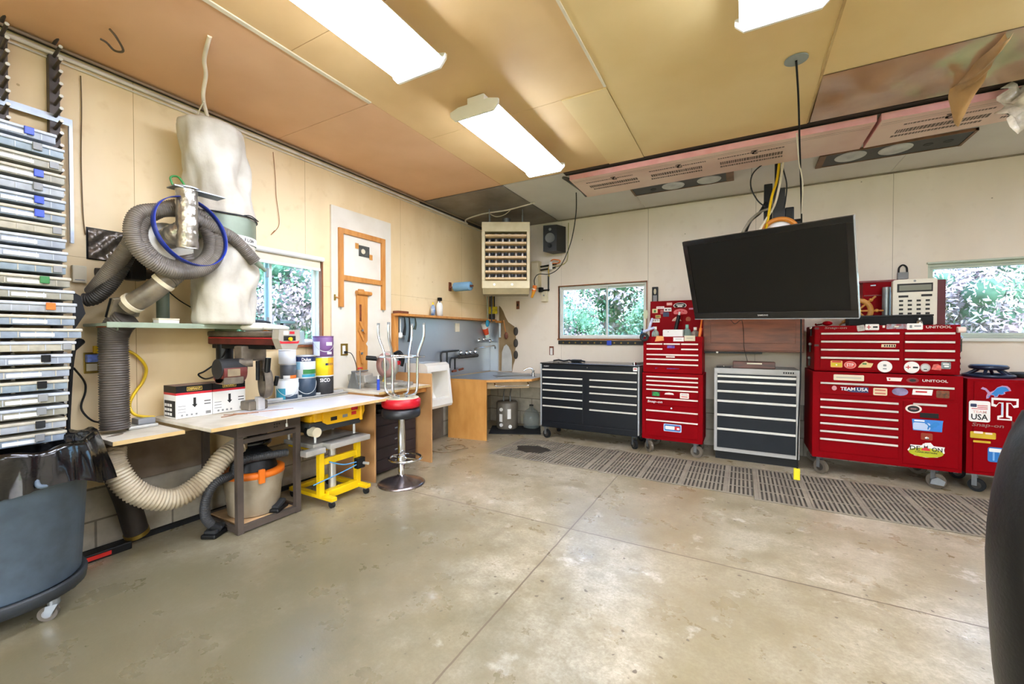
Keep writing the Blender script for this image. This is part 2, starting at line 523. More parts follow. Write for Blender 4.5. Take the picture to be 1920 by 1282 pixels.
# ceiling: board sheets with open joints under a dark deck, pale sheets at the back, metal sheet over the corner
def ceil_mat(name, a, b_):
    return M(name, a, 0.55, dark=b_, var=0.2, scale=1.3, detail=6)
tanA = ceil_mat('tan_board', '#e0b48a', '#d2a377')
tanB = ceil_mat('yellow_tan_board', '#e6cc94', '#dcbf83')
tanC = ceil_mat('mid_tan_board', '#e1bf88', '#d5b079')
pale = ceil_mat('pale_ceiling_board', '#d6d3cb', '#cbc6bc')
gap = M('dark_gap_and_shade', '#3a3027', 0.9, var=0)  # deck behind the joints; also colours the painted shade by the insulation
mb = MB()
mb.box((-WT, YF - WT, CEIL + .03), (XR + WT, YB + WT, CEIL + .12), gap)
g = 0.002
def sheet(x0, x1, y0, y1, m, dz=0.0):
    mb.box((x0 + g, y0 + g, CEIL + dz), (x1 - g, y1 - g, CEIL + .03), m)
for x0, x1, ys, m in ((0, 1.165, (YF, -.3, 2.16, 4.03), tanA), (1.165, 2.71, (YF, -.9, 1.54, 2.79), tanC), (2.71, 3.965, (YF, -1, 1.55, 4.03), tanB), (3.965, 5.2, (YF, .8, 3.34), tanB), (5.2, 6.4, (YF, .2, 3.34), tanB), (6.4, XR, (YF, 1, 3.34), tanB)):
    for a, b_ in zip(ys[:-1], ys[1:]):
        sheet(x0, x1, a, b_, m, -0.004 if m is tanB else 0)
sheet(1.165, 2.38, 2.79, 4.03, tanC); sheet(2.38, 2.71, 2.79, 4.03, tanB, -.008)
for a, b_ in ((1.17, 2.4), (2.4, 3.6), (3.6, 4.85), (4.85, 6.1), (6.1, XR)):
    sheet(a, b_, 4.05, YB, pale, 0.002)
mb.box((3.965, 3.34, CEIL + .02), (XR, 4.05, CEIL + .03), M('brown_vapour_deck', '#8a6a44', 0.8, var=.1))
struct('ceiling', mb)
struct('trim_1', MB().box((1.15, 0.2, CEIL - .008), (1.178, 2.15, CEIL + .002), cream), 'pale batten over the ceiling joint')
struct('trim_2', MB().box((2.697, -.5, CEIL - .01), (2.713, 2.77, CEIL), cream), 'pale batten over the right ceiling joint')
struct('trim_3', MB().box((3.955, 1.6, CEIL - .012), (3.968, 4.0, CEIL - .002), ply), 'bare edge strip of a ceiling sheet')
m_sooty = M('sooty_metal_sheet', '#8d857a', 0.45, 0.25, dark='#665d52', var=.3, scale=2.2)
struct('trim_4', MB().box((0, 4.04, CEIL - .012), (1.17, YB, CEIL + .001), m_sooty), 'dark metal sheet on the ceiling above the heater')

struct('gap_shade_strip', MB().box((1.9, 4.03, CEIL - .006), (XR, 4.11, CEIL + .001), gap), 'dark strip painted as shade in the gap between ceiling sheets and insulation')  # solid strip coloured dark to stand in for shade inside the gap
# timber and board details of the walls
tan_board = M('brown_board', '#7f6f5c', 0.8, dark='#6a5a48', var=.2)
struct('trim_5', MB().box((0, 1.10, .40), (.02, 1.60, .66), tan_board), 'brown board above the blocks under the bench')
struct('trim_6', MB().box((0, 3.46, 0), (.02, 4.43, .62), M('taupe_board', '#6e655a', .7, var=.12)), 'taupe panel under the urinal')
struct('baseboard_left', MB().box((0, .2, 0), (.035, 2.6, .03), rubber), 'black strip along the foot of the block wall')
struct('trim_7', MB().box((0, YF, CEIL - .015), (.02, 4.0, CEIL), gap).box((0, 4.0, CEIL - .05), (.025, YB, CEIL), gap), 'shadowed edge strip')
struct('trim_8', MB().box((1.17, YB - .012, CEIL - .014), (XR, YB, CEIL), M('edge_bead', '#8f8370', .7)), 'edge bead at the head of the back wall')

# ---- windows
glass = bpy.data.materials.new('window_glass'); glass.use_nodes = True
_n = glass.node_tree.nodes; _l = glass.node_tree.links; _n.clear()
_o = _n.new('ShaderNodeOutputMaterial'); _t = _n.new('ShaderNodeBsdfTransparent'); _g = _n.new('ShaderNodeBsdfGlossy'); _m = _n.new('ShaderNodeMixShader')
_t.inputs[0].default_value = (0.80, 0.93, 1.0, 1); _g.inputs['Roughness'].default_value = 0.02; _m.inputs[0].default_value = 0.06
_l.new(_t.outputs[0], _m.inputs[1]); _l.new(_g.outputs[0], _m.inputs[2]); _l.new(_m.outputs[0], _o.inputs[0])
vinyl = M('white_vinyl', '#e3e6e2', 0.4, var=0.02)
vinyl_g = M('greenish_vinyl', '#c3cdbf', 0.45, var=0.04)

def slider(name, P, w, h, d, mat, stile_t=0.5):
    """sliding window; P(a, depth, z) maps along-wall, into-wall and height to the world"""
    t = thing(name, None, None, P(w / 2, 0.05, 0)); del t['label']; t['kind'] = 'structure'
    f = MB(); e = 0.028
    def bx(a0, a1, d0, d1, z0, z1, m, mbx):
        mbx.box(P(a0, d0, z0), P(a1, d1, z1), m, 0.004)
    bx(0, w, .03, .11, 0, e, mat, f); bx(0, w, .03, .11, h - e, h, mat, f); bx(0, e, .03, .11, e, h - e, mat, f); bx(w - e, w, .03, .11, e, h - e, mat, f)
    part(t, 'window_frame', f)
    k = w * stile_t
    for a0, a1, dd in ((e, k + .02, .045), (k - .02, w - e, .075)):
        s_ = MB(); q = .024
        bx(a0, a1, dd, dd + .025, e, e + q, mat, s_); bx(a0, a1, dd, dd + .025, h - e - q, h - e, mat, s_)
        bx(a0, a0 + q, dd, dd + .025, e + q, h - e - q, mat, s_); bx(a1 - q, a1, dd, dd + .025, e + q, h - e - q, mat, s_)
        so = part(t, 'sash', s_)
        gm = MB(); gm.box(P(a0 + q, dd + .010, e + q), P(a1 - q, dd + .016, h - e - q), glass)
        part(so, 'pane', gm)
    lt = MB(); bx(k - .035, k - .015, .03, .045, h * .72, h * .82, grey, lt); bx(k - .035, k - .015, .03, .045, h * .2, h * .3, grey, lt)
    part(t, 'latch', lt)
    return t
w1 = slider('window_1', lambda a, d, z: (-d, WLy0 + a, WLz0 + z), WLy1 - WLy0, WLz1 - WLz0, WT, vinyl, .46)
w2 = slider('window_2', lambda a, d, z: (B1x0 + a, YB + d, B1z0 + z), B1x1 - B1x0, B1z1 - B1z0, WT, vinyl, .56)
w3 = slider('window_3', lambda a, d, z: (B2x0 + a, YB + d, B2z0 + z), B2x1 - B2x0, B2z1 - B2z0, WT, vinyl_g, .56)
cas = M('stained_casing', '#9a5c30', .5, dark='#7b4522', var=.2, scale=5, stretch=(5, 5, 1))
def jamb(P, w, h):
    j = MB(); t = .012
    j.box(P(-t, -.004, -t), P(0, .12, h + t), cas).box(P(w, -.004, -t), P(w + t, .12, h + t), cas).box(P(-t, -.004, h), P(w + t, .12, h + t), cas)
    j.box(P(-t, -.03, -.022), P(w + t, .12, 0), cas)
    return j
j1 = MB(); j1.box((-.12, WLy1 - .018, WLz0), (.006, WLy1, WLz1), cas).box((-.12, WLy0, WLz0), (.006, WLy0 + .018, WLz1), cas).box((-.12, WLy0, WLz0 - .02), (.03, WLy1, WLz0), cas)
part(w1, 'casing', j1)
part(w2, 'casing', jamb(lambda a, d, z: (B1x0 + a, YB + d, B1z0 + z), B1x1 - B1x0, B1z1 - B1z0))
j3 = MB(); j3.box((B2x0 - .01, YB - .02, B2z1 - .002), (B2x1 + .01, YB + .02, B2z1 + .016), vinyl_g, .004).box((B2x0 - .02, YB - .04, B2z0 - .03), (B2x1 + .02, YB + .1, B2z0), vinyl, .004)
part(w3, 'casing', j3)
# rolled blind over the left window
t = thing('roller_blind', 'rolled-up cream roller blind above the window beside the dust collector', 'blind', (.03, 2.09, 2.05))
part(t, 'roller', MB().cyl((.035, 1.68, 2.075), (.035, 2.60, 2.075), .022, white, 14))
part(t, 'blind_fabric', MB().box((.012, 1.70, 1.985), (.018, 2.58, 2.07), cream))
part(t, 'bottom_rail', MB().box((.006, 1.70, 1.965), (.024, 2.58, 1.99), white, .004))

# ---- outdoors seen through the panes
lawn = M('lawn', '#6f8f4e', .9, dark='#55743a', var=.3, scale=3)
struct('ground', MB().box((-30, -25, -.35), (35, 35, -.25), lawn))
m_leaf = M('leaf_green', '#83a883', .7, dark='#568464', var=.4, scale=1.5)
m_leaf2 = M('leaf_pale', '#a3bba6', .7, dark='#7b9f92', var=.3, scale=1.5)
m_bloom = M('blossom', '#d0b9bf', .8, dark='#b5979f', var=.2, scale=2)
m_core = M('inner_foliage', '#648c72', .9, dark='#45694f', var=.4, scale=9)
m_bark = M('bark', '#6d5b4a', .9, var=.2)
def leafy(n, R, bloom, seed):
    rnd = random.Random(seed); mb = MB(); V = {0: [], 1: [], 2: []}
    clumps = []
    for _ in range(46):
        d = Vector((rnd.gauss(0, 1), rnd.gauss(0, 1), rnd.gauss(0, 1))).normalized() * R * rnd.uniform(.45, 1.0)
        d.z = d.z * .75
        clumps.append((d, rnd.uniform(.22, .42) * R, 2 if rnd.random() < bloom else rnd.choice((0, 0, 1))))
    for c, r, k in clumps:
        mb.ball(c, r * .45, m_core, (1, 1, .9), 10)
    for i in range(n):
        c, r, k = rnd.choice(clumps)
        p = c + Vector((rnd.gauss(0, .45), rnd.gauss(0, .45), rnd.gauss(0, .4))) * r
        a = Vector((rnd.gauss(0, 1), rnd.gauss(0, 1), rnd.gauss(0, 1))).normalized(); b_ = a.orthogonal().normalized()
        s_ = rnd.uniform(.03, .07) * (R / 1.6)
        V[k].append((p - a * s_, p + b_ * s_ * .5, p + a * s_, p - b_ * s_ * .5))
    for k, m in ((0, m_leaf), (1, m_leaf2), (2, m_bloom)):
        vs = [q for f in V[k] for q in f]
        if vs: mb.add(vs, [tuple(range(4 * i, 4 * i + 4)) for i in range(len(V[k]))], m)
    return mb
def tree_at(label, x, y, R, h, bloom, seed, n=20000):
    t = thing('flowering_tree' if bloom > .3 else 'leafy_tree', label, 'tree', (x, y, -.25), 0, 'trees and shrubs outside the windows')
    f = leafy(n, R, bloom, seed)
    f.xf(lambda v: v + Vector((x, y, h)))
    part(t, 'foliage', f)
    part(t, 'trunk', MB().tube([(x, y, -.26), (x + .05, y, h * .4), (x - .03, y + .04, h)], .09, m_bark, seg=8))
tree_at('white-blossomed bush outside the small back window, in its left pane', -1.3, 11.4, 1.35, 1.7, .6, 1)
tree_at('green-and-white bush outside the small back window, in its right pane', 2.2, 11.0, 1.3, 1.6, .35, 2)
tree_at('pale tree further behind the bushes of the small back window', -.4, 18.0, 3.0, 3.0, .25, 3, 22000)
tree_at('pink-flowering bush outside the right-hand back window', 6.7, 9.8, 1.3, 1.7, .55, 4)
tree_at('green bush outside the right-hand back window, right of the pink one', 10.2, 10.6, 1.3, 1.6, .12, 5)
tree_at('tall leafy tree behind the bushes of the right-hand back window', 9.4, 18.5, 3.2, 3.0, .15, 6, 22000)
tree_at('pale bush outside the left wall window, nearest the glass', -4.3, 4.4, 1.3, 1.8, .6, 7)
tree_at('tall pale tree outside the left wall window, beyond the bush', -10, 9.6, 3.0, 2.8, .5, 8, 20000)

# ================================================================ LEFT WALL
clear_tints = ['#98a0ab', '#b3ad99', '#8b97a4', '#a4a9ad', '#959283', '#87969f']
case_mats = [M('clear_case_%s' % c[1:], c, .4, var=.13, scale=16, spec=.4) for c in clear_tints]
lid_mats = [M('case_lid_%s' % c[1:], c, .35, var=.05, scale=30, spec=.4) for c in ('#bcc2ca', '#beb8a6')]
# rack of steel columns with pegs that carry the organiser cases
PITCH = 0.0691
rack_steel = M('rack_brown_steel', '#4d4540', .5, .3, var=.15)
rk = thing('peg_rack', 'steel wall rack with two peg columns carrying the stack of clear organiser cases', 'rack', (0.05, .75, .80))
for cy in (.645, .84):
    c = MB(); c.box((0.0, cy - .022, .80), (.045, cy + .022, 2.965), rack_steel, .003)
    part(rk, 'column', c)
    for k in range(-1, 31):
        z = 2.955 - k * PITCH + .012
        if z < .8: break
        p = MB(); p.cyl((.04, cy, z - .008), (.15, cy, z + .012), .0085, rack_steel, 8)
        po = part(rk, 'peg', p)
        part(po, 'peg_tip', MB().cyl((.15, cy, z + .012), (.156, cy, z + .013), .009, white, 8))
part(rk, 'top_bar', MB().box((.046, .30, 2.585), (.052, .91, 2.625), steel))
part(rk, 'side_post', MB().box((.03, .895, 1.9), (.052, .91, 2.585), steel))
ord_ = ['first', 'second', 'third', 'fourth', 'fifth', 'sixth', 'seventh', 'eighth', 'ninth', 'tenth', 'eleventh', 'twelfth', 'thirteenth', 'fourteenth',
        'fifteenth', 'sixteenth', 'seventeenth', 'eighteenth', 'nineteenth', 'twentieth', 'twenty-first', 'twenty-second', 'twenty-third', 'twenty-fourth']
endpx = [117, 128, 126, 129, 128, 129, 129, 129, 129, 131, 129, 135, 140, 143, 141, 151, 141, 135, 132, 129, 130, 128, 126, 125]
latch = {0: ('blue', blue), 1: ('grey', grey), 3: ('blue', blue), 4: ('grey', grey), 5: ('blue', blue), 6: ('blue', blue), 11: ('green', green), 13: ('orange', orange),
         17: ('black', black), 19: ('black', black), 20: ('grey', grey), 21: ('grey', grey), 22: ('dark grey', darkgrey), 23: ('grey', grey)}
for i in range(24):
    zt = 2.428 - PITCH * i; zb = zt - .052
    yr = .805 + (endpx[i] - 126) * .0026; yl = yr - .355
    cmat = case_mats[(i * 5 + i // 3) % 6]; lmat = lid_mats[(i // 2) % 2]
    extra = (', %s latch' % latch[i][0]) if i in latch else ''
    t = thing('organizer_case', 'clear compartment case%s, %s from the top of the rack stack' % (extra, ord_[i]), 'organizer', (.17, (yl + yr) / 2, zb), 0, 'organiser cases stacked on the wall rack')
    b = MB(); b.box((.055, yl, zb), (.295, yr, zt - .016), cmat, .005)
    for k in range(1, 6): b.box((.2945, yl + k * .06, zb + .004), (.2975, yl + k * .06 + .004, zt - .018), lmat)
    part(t, 'tray', b)
    part(t, 'lid', MB().box((.05, yl - .004, zt - .016), (.302, yr + .004, zt), lmat, .005))
    if i in latch:
        part(t, 'latch', MB().box((.298, yr - .115, zb + .012), (.309, yr - .08, zt - .002), latch[i][1], .003))
    if i % 3 != 1:
        part(t, 'paper_label', MB().box((.2955, yl + .13, zb + .008), (.2985, yl + .25, zb + .026), paper))
    if i in (2, 7, 10, 16): part(t, 'end_clasp', MB().box((.296, yr - .05, zb + .006), (.304, yr - .015, zt - .01), grey, .003))

# rubbish bin on its dolly, with liner
bx_, by_ = .42, .545
binmat = M('blue_grey_bin', '#596876', .5, var=.12, scale=11, bump=.05, detail=8)
t = thing('trash_can', 'large blue-grey round rubbish bin by the organiser rack', 'trash can', (bx_, by_, .15))
part(t, 'barrel', MB().lathe([(.0, .152), (.258, .152), (.27, .165), (.305, .78), (.318, .785), (.318, .81), (.298, .81), (.292, .78), (.258, .18), (0, .175)], (bx_, by_, 0), binmat, 48))
for a in (20, 200):
    a = math.radians(a)
    h = MB(); c = Vector((bx_ + .318 * math.cos(a), by_ + .318 * math.sin(a), .70)); q = Vector((-math.sin(a), math.cos(a), 0)); o = Vector((math.cos(a), math.sin(a), 0))
    h.tube([c - q * .06, c - q * .055 + o * .02 - Vector((0, 0, .03)), c + q * .055 + o * .02 - Vector((0, 0, .03)), c + q * .06], .01, binmat, 8)
    part(t, 'handle', h)
t = thing('dolly', 'round black wheeled dolly under the blue-grey bin', 'dolly', (bx_, by_, 0))
part(t, 'deck', MB().lathe([(0, .095), (.27, .095), (.288, .105), (.293, .15), (.286, .165), (.27, .15), (0, .14)], (bx_, by_, 0), M('dolly_plastic', '#2a2f33', .5, var=.1), 48))
for a in (27, 99, 171, 243, 315):
    a = math.radians(a); c = Vector((bx_ + .262 * math.cos(a), by_ + .262 * math.sin(a), 0)); d = Vector((-math.sin(a + .5), math.cos(a + .5), 0))
    f = MB(); f.cyl(c + Vector((0, 0, .075)), c + Vector((0, 0, .10)), .022, steel, 12); f.prism([(-.022, .075), (-.03, .03), (-.005, .025), (.022, .078)], c + d * -.018, (d.y, -d.x, 0), (0, 0, 1), .003, steel)
    f.prism([(-.022, .075), (-.03, .03), (-.005, .025), (.022, .078)], c + d * .016, (d.y, -d.x, 0), (0, 0, 1), .003, steel)
    co = part(t, 'caster', f)
    w = MB(); cc = c + Vector((-d.y * .018, d.x * .018, .036)); w.cyl(cc - d * .012, cc + d * .012, .036, M('caster_tyre', '#5f584e', .6, var=.1), 20); w.cyl(cc - d * .014, cc + d * .014, .02, grey, 14)
    part(co, 'wheel', w)
# liner: sheet folded over the rim, hem height changes around
bagm = M('black_bag', '#0e0e10', .16, var=.2, bump=.25, bscale=14, spec=.7)
mb = MB(); na, nr = 96, 20; vs = []
rnd = random.Random(3); ph = [rnd.uniform(0, 6.28) for _ in range(8)]
for j in range(nr):
    for i in range(na):
        a = 2 * PI * i / na; ad = math.degrees(a) % 360
        k = j / (nr - 1)
        # hem drop: long towards the room (about -20 deg), short at +40, loose again at +80
        drop = .16 + .10 * max(0, math.cos(math.radians(ad + 42))) ** 1.5 - .07 * max(0, math.cos(math.radians(ad - 12) * 2.2)) * (1 if abs((ad - 12 + 180) % 360 - 180) < 40 else 0) + .08 * max(0, math.cos(math.radians(ad - 75) * 1.5)) * (1 if abs((ad - 75 + 180) % 360 - 180) < 60 else 0)
        flare = .055 * max(0, math.cos(math.radians(ad - 72) * 1.3)) if abs((ad - 72 + 180) % 360 - 180) < 69 else 0
        fold = .007 * math.sin(a * 17 + ph[0]) + .006 * math.sin(a * 29 + ph[1] + k * 4)
        if k < .3:
            q = k / .3; r = .285 - .02 * (1 - q); z = .60 + .235 * q
            r += fold * .8
        else:
            q = (k - .3) / .7; r = .328 + (flare + .012) * q ** .7 + fold * (0.6 + q); z = .835 - (drop + .02) * q - .012 * math.sin(a * 3 + 1)
            r -= .018 * q if flare == 0 else 0
        if .24 < k < .36: z += .012
        vs.append((bx_ + r * math.cos(a), by_ + r * math.sin(a), z + .008 * math.sin(a * 11 + ph[2])))
fs = [(j * na + i, j * na + (i + 1) % na, (j + 1) * na + (i + 1) % na, (j + 1) * na + i) for j in range(nr - 1) for i in range(na)]
mb.add(vs, fs, bagm, True)
solo('trash_bag', 'shiny black plastic liner folded over the rim of the blue-grey bin', 'trash bag', mb)
t = thing('floor_tool', 'black case with red stripe lying on the floor behind the bin', 'tool case', (.13, 1.02, 0))
part(t, 'case_body', MB().box((.06, .80, 0), (.14, 1.13, .05), black, .008))
part(t, 'stripe', MB().box((.139, .84, .012), (.142, 1.03, .036), M('red_stripe', '#c8241c', .4, var=0)))

# small things on the wall between rack and window
t = thing('switch_box', 'small cream switch box on the wall beside the organiser cases', 'switch', (.02, .94, 1.66))
part(t, 'box_body', MB().box((0, .905, 1.672), (.035, .968, 1.775), cream, .006)); part(t, 'slot', MB().box((.034, .915, 1.685), (.037, .958, 1.69), grey))
m_foil = M('foil_pouch', '#6f675e', .3, .6, var=.25, scale=12, bump=.7, bscale=16)
mb = MB(); vs = []
for j in range(13):
    for i in range(15):
        vs.append((.012 + .016 * math.sin(i * 1.3) * math.sin(j * .9 + i * .4) * (1 if 0 < i < 14 and 0 < j < 12 else 0) + .006, .98 + .195 * i / 14, 1.828 + .185 * j / 12))
mb.add(vs, [(j * 15 + i, j * 15 + i + 1, (j + 1) * 15 + i + 1, (j + 1) * 15 + i) for j in range(12) for i in range(14)], m_foil, True)
mb.box((.0, .975, 1.823), (.003, 1.18, 2.02), black)
solo('foil_sheet', 'crumpled silver-grey foil sheet with black tape edges stuck to the wall', 'foil sheet', mb)
t = thing('wall_outlet', 'cream wall outlet with blue plug-in device and yellow tester, left of the upright duct', 'outlet', (.0, 1.0, 1.12))
part(t, 'plate', MB().box((0, .955, 1.12), (.008, 1.03, 1.25), brass, .003))
part(t, 'receptacle', MB().box((.007, .965, 1.135), (.014, 1.015, 1.18), cream, .003))
part(t, 'plug_device', MB().box((.007, .960, 1.19), (.045, 1.02, 1.238), M('device_blue', '#7d9bf5', .4, var=.2, scale=40), .006))
part(t, 'yellow_tester', MB().box((.004, .995, 1.245), (.035, 1.03, 1.29), yellow, .004))
solo('power_cord', 'black cord looping down the wall from the outlet to the low bench', 'cord',
     MB().tube([(0.030, 1.028, 1.151), (0.040, 1.061, 1.065), (0.050, 1.090, 0.961), (0.100, 1.058, 0.869), (0.140, 1.004, 0.833), (0.080, 0.967, 0.840), (0.040, 0.932, 0.916), (0.030, 0.954, 1.010), (0.030, 0.950, 1.075), (0.120, 0.882, 1.164)], .0055, black, 8))
t = thing('plug_cord', 'thick black cord with big plug beside the organiser cases', 'cord', (.2, .9, 1.3))
part(t, 'plug', MB().cyl((0.140, 0.905, 1.319), (0.200, 0.862, 1.274), .022, black, 12, .012))
part(t, 'cord', MB().tube([(0.200, 0.864, 1.277), (0.200, 0.852, 1.169), (0.180, 0.849, 1.016), (0.180, 0.841, 0.836), (0.180, 0.849, 0.798)], .009, black, 8))
solo('air_hose', 'yellow air hose curling on the wall behind the white cartons', 'hose',
     MB().tube([(0.020, 1.150, 1.263), (0.030, 1.206, 1.216), (0.030, 1.250, 1.136), (0.030, 1.232, 1.048), (0.040, 1.178, 0.966), (0.050, 1.155, 0.894), (0.080, 1.177, 0.837), (0.120, 1.260, 0.813)], .009, yellow, 10))
t = thing('black_bracket', 'black triangular bracket at the right edge of the organiser stack', 'bracket', (.2, .88, 1.4))
br = MB(); br.prism([(0, 0), (.05, .10), (.03, .20), (0, .22)], (.20, .86, 1.38), (0, 1, 0), (0, 0, 1), .012, black)
part(t, 'plate', br)
part(t, 'arm', MB().cyl((.206, .862, 1.5), (.05, .845, 1.5), .008, black, 8))

# dust collector on its shelf
shelf_m = M('green_grey_shelf', '#8b9782', .5, var=.1)
t = thing('collector_shelf', 'green-grey shelf under the dust collector', 'shelf', (.17, 1.33, 1.40))
part(t, 'board', MB().box((.0, .955, 1.408), (.36, 1.745, 1.425), shelf_m, .003).box((.355, .955, 1.40), (.365, 1.745, 1.432), shelf_m, .002))
for yy in (1.02, 1.68):
    b = MB(); b.prism([(0, 0), (.30, .0), (.30, -.02), (.02, -.14), (0, -.14)], (0, yy, 1.408), (1, 0, 0), (0, 0, 1), -.006, shelf_m)
    part(t, 'bracket', b)
canvas = M('white_canvas', '#cdc8bb', .85, dark='#b3ab9a', var=.2, scale=5, bump=.12, bscale=60)
drum_m = M('drum_green', '#7f8a76', .4, .2, var=.1)
def bag(z0, z1, cy0, cy1, r0, r1, rnds, n=30, seg=56, top=True):
    mb = MB(); rnd = random.Random(rnds); vs = []
    for j in range(n + 1):
        k = j / n; z = z0 + (z1 - z0) * k; cy = cy0 + (cy1 - cy0) * k
        r = r0 + (r1 - r0) * k
        e = 1.0
        if k > .94: e = math.sqrt(max(0.0, 1 - ((k - .94) / .062) ** 2)) * .25 + .75
        if k < .03: e = .97
        for i in range(seg):
            a = 2 * PI * i / seg
            f = .016 * math.sin(3 * a + 5 * k + rnds) * math.sin(PI * k) + .012 * math.sin(5 * a - 11 * k + rnds * 2) * math.sin(PI * k) + .004 * math.sin(13 * a + 4 * k)
            dent = -.055 * math.exp(-((a - .55) ** 2) / .10 - ((k - .42 - .25 * (a - .55)) ** 2) / .012) if rnds == 1 else -.02 * math.exp(-((a - .2) ** 2) / .05 - ((k - .4) ** 2) / .09)
            q = (r + f + dent) * e
            vs.append((.30 + q * math.cos(a), cy + q * math.sin(a), z))
    fs = [(j * seg + i, j * seg + (i + 1) % seg, (j + 1) * seg + (i + 1) % seg, (j + 1) * seg + i) for j in range(n) for i in range(seg)]
    fs.append(tuple(n * seg + i for i in range(seg))); fs.append(tuple(range(seg))[::-1])
    return mb.add(vs, fs, canvas, True)
t = thing('dust_collector', 'dust collector with white canvas bags above and below a green-grey drum', 'dust collector', (.30, 1.55, 1.43))
part(t, 'upper_bag', bag(2.17, 2.80, 1.60, 1.52, .205, .185, 1), 'white canvas bag hanging full from the ceiling cord')
part(t, 'lower_bag', bag(1.433, 2.02, 1.60, 1.60, .185, .195, 2), 'white canvas bag standing on the shelf')
d = MB(); d.cyl((.30, 1.60, 2.0), (.30, 1.60, 2.20), .198, drum_m, 40)
dr = part(t, 'drum', d)
lb = MB()
for a0 in range(-5, 9):
    a = math.radians(a0 * 8)
    p = Vector((.30 + .2005 * math.cos(a), 1.60 + .2005 * math.sin(a), 0)); q = Vector((-math.sin(a), math.cos(a), 0)); 
    lb.add([p - q * .0145 + Vector((0, 0, 1.995)), p + q * .0145 + Vector((0, 0, 1.995)), p + q * .0145 + Vector((0, 0, 2.045)), p - q * .0145 + Vector((0, 0, 2.045))], [(0, 1, 2, 3)], paper)
for k, (ch) in enumerate('AIR FLOW'):
    a = math.radians(-12 + k * 6); p = Vector((.30 + .203 * math.cos(a), 1.60 + .203 * math.sin(a), 2.02)); q = Vector((-math.sin(a), math.cos(a), 0))
    if ch != ' ': lb.text(ch, p, q, (0, 0, 1), .022, ink)
part(dr, 'printed_band', lb)
st_ = MB(); st_.tube([(.30 + .203 * math.cos(a * .26), 1.60 + .203 * math.sin(a * .26), 2.178 + .004 * math.sin(a)) for a in range(24)], .006, darkgrey, 6, closed=True, n=2)
st_.tube([(.50, 1.62, 2.18), (.51, 1.67, 2.19), (.50, 1.73, 2.165)], .004, darkgrey, 6)
part(t, 'clamp_strap', st_)
bl = MB(); bl.lathe([(0, 0), (.13, 0), (.14, .01), (.14, .07), (.13, .08), (0, .08)], (.36, 1.22, 1.90), M('blower_cream', '#c9c3b0', .45, var=.1), 36, axis=(1, .15, .1))
part(t, 'blower_housing', bl)
part(t, 'outlet_pipe', MB().cyl((.36, 1.25, 1.93), (.30, 1.45, 2.08), .055, drum_m, 18))
part(t, 'support_post', MB().cyl((.15, 1.30, 1.426), (.15, 1.30, 1.90), .035, M('post_green', '#56614f', .5, var=.1), 18).cyl((.15, 1.30, 1.426), (.15, 1.30, 1.445), .055, drum_m, 18))
mo = MB(); mo.box((.03, 1.14, 1.71), (.14, 1.22, 1.85), black, .01)
part(t, 'switch_housing', mo)
m_foil2 = M('foil_duct', '#b9b3a6', .28, .85, var=.2, scale=14, bump=.8, bscale=18)
def foiltube(pts, r, m, n=10, seg=20):
    mb = MB(); mb.tube(pts, lambda k: r * (1 + .025 * math.sin(k * 37) + .02 * math.sin(k * 83)), m, seg, n=n); return mb
fd = foiltube([(.60, 1.25, 2.235), (.60, 1.25, 2.10), (.60, 1.25, 1.98), (.59, 1.255, 1.88)], .055, m_foil2)
t = thing('foil_duct', 'upright duct wrapped in crinkled silver foil in front of the coiled hose', 'duct', (.6, 1.25, 1.86))
part(t, 'duct_body', fd)
part(t, 'elbow', foiltube([(.585, 1.255, 1.99), (.53, 1.22, 1.96), (.46, 1.21, 1.94)], .062, m_foil2))
fl = MB(); fl.cyl((.60, 1.25, 2.228), (.60, 1.25, 2.236), .068, steel, 24).box((.55, 1.17, 2.222), (.65, 1.44, 2.228), steel)
part(t, 'flange', fl)
part(t, 'clip', MB().tube([(.56, 1.20, 2.24), (.55, 1.19, 2.29), (.57, 1.22, 2.30), (.6, 1.24, 2.25)], .006, green, 6))
hosem = M('grey_hose', '#71695f', .55, dark='#504941', var=.2)
darkhose = M('dark_hose', '#302c28', .6, var=.2)
coil = []
for k in range(0, 29):
    a = math.radians(150 - k * 30); rr = 1.0 if k < 13 else .84
    xx = .47 + .003 * k - (.05 if k > 13 else 0) * min(1, (k - 13) / 4)
    coil.append((xx, 1.25 + .225 * rr * math.cos(a), 1.945 + .205 * rr * math.sin(a)))
t = thing('vacuum_hose', 'ribbed grey hose coiled in two loops in front of the dust collector', 'hose', (.47, 1.25, 1.72))
h = MB(); hose(h, [(0.120, 0.970, 1.612), (0.250, 1.004, 1.728), (0.380, 1.060, 1.897), (0.450, 1.078, 2.017)] + coil[2:27] + [(0.500, 1.456, 2.049), (0.500, 1.570, 2.003), (0.500, 1.703, 1.879)], .040, hosem, .011, .06, 14)
part(t, 'hose', h)
part(t, 'nozzle', MB().cyl((0.500, 1.696, 1.885), (0.500, 1.748, 1.848), .020, M('nozzle_green', '#76836f', .5, var=.05), 14).cyl((0.500, 1.744, 1.851), (0.500, 1.778, 1.821), .013, M('nozzle_green', '', .5), 12))
solo('intake_hose', 'dark sagging hose between the organiser stack and the coil', 'hose', hose(MB(), [(0.140, 0.930, 1.563), (0.170, 0.963, 1.577), (0.220, 1.012, 1.652), (0.270, 1.053, 1.765), (0.310, 1.101, 1.923)], .038, darkhose, .012, .06, 14))
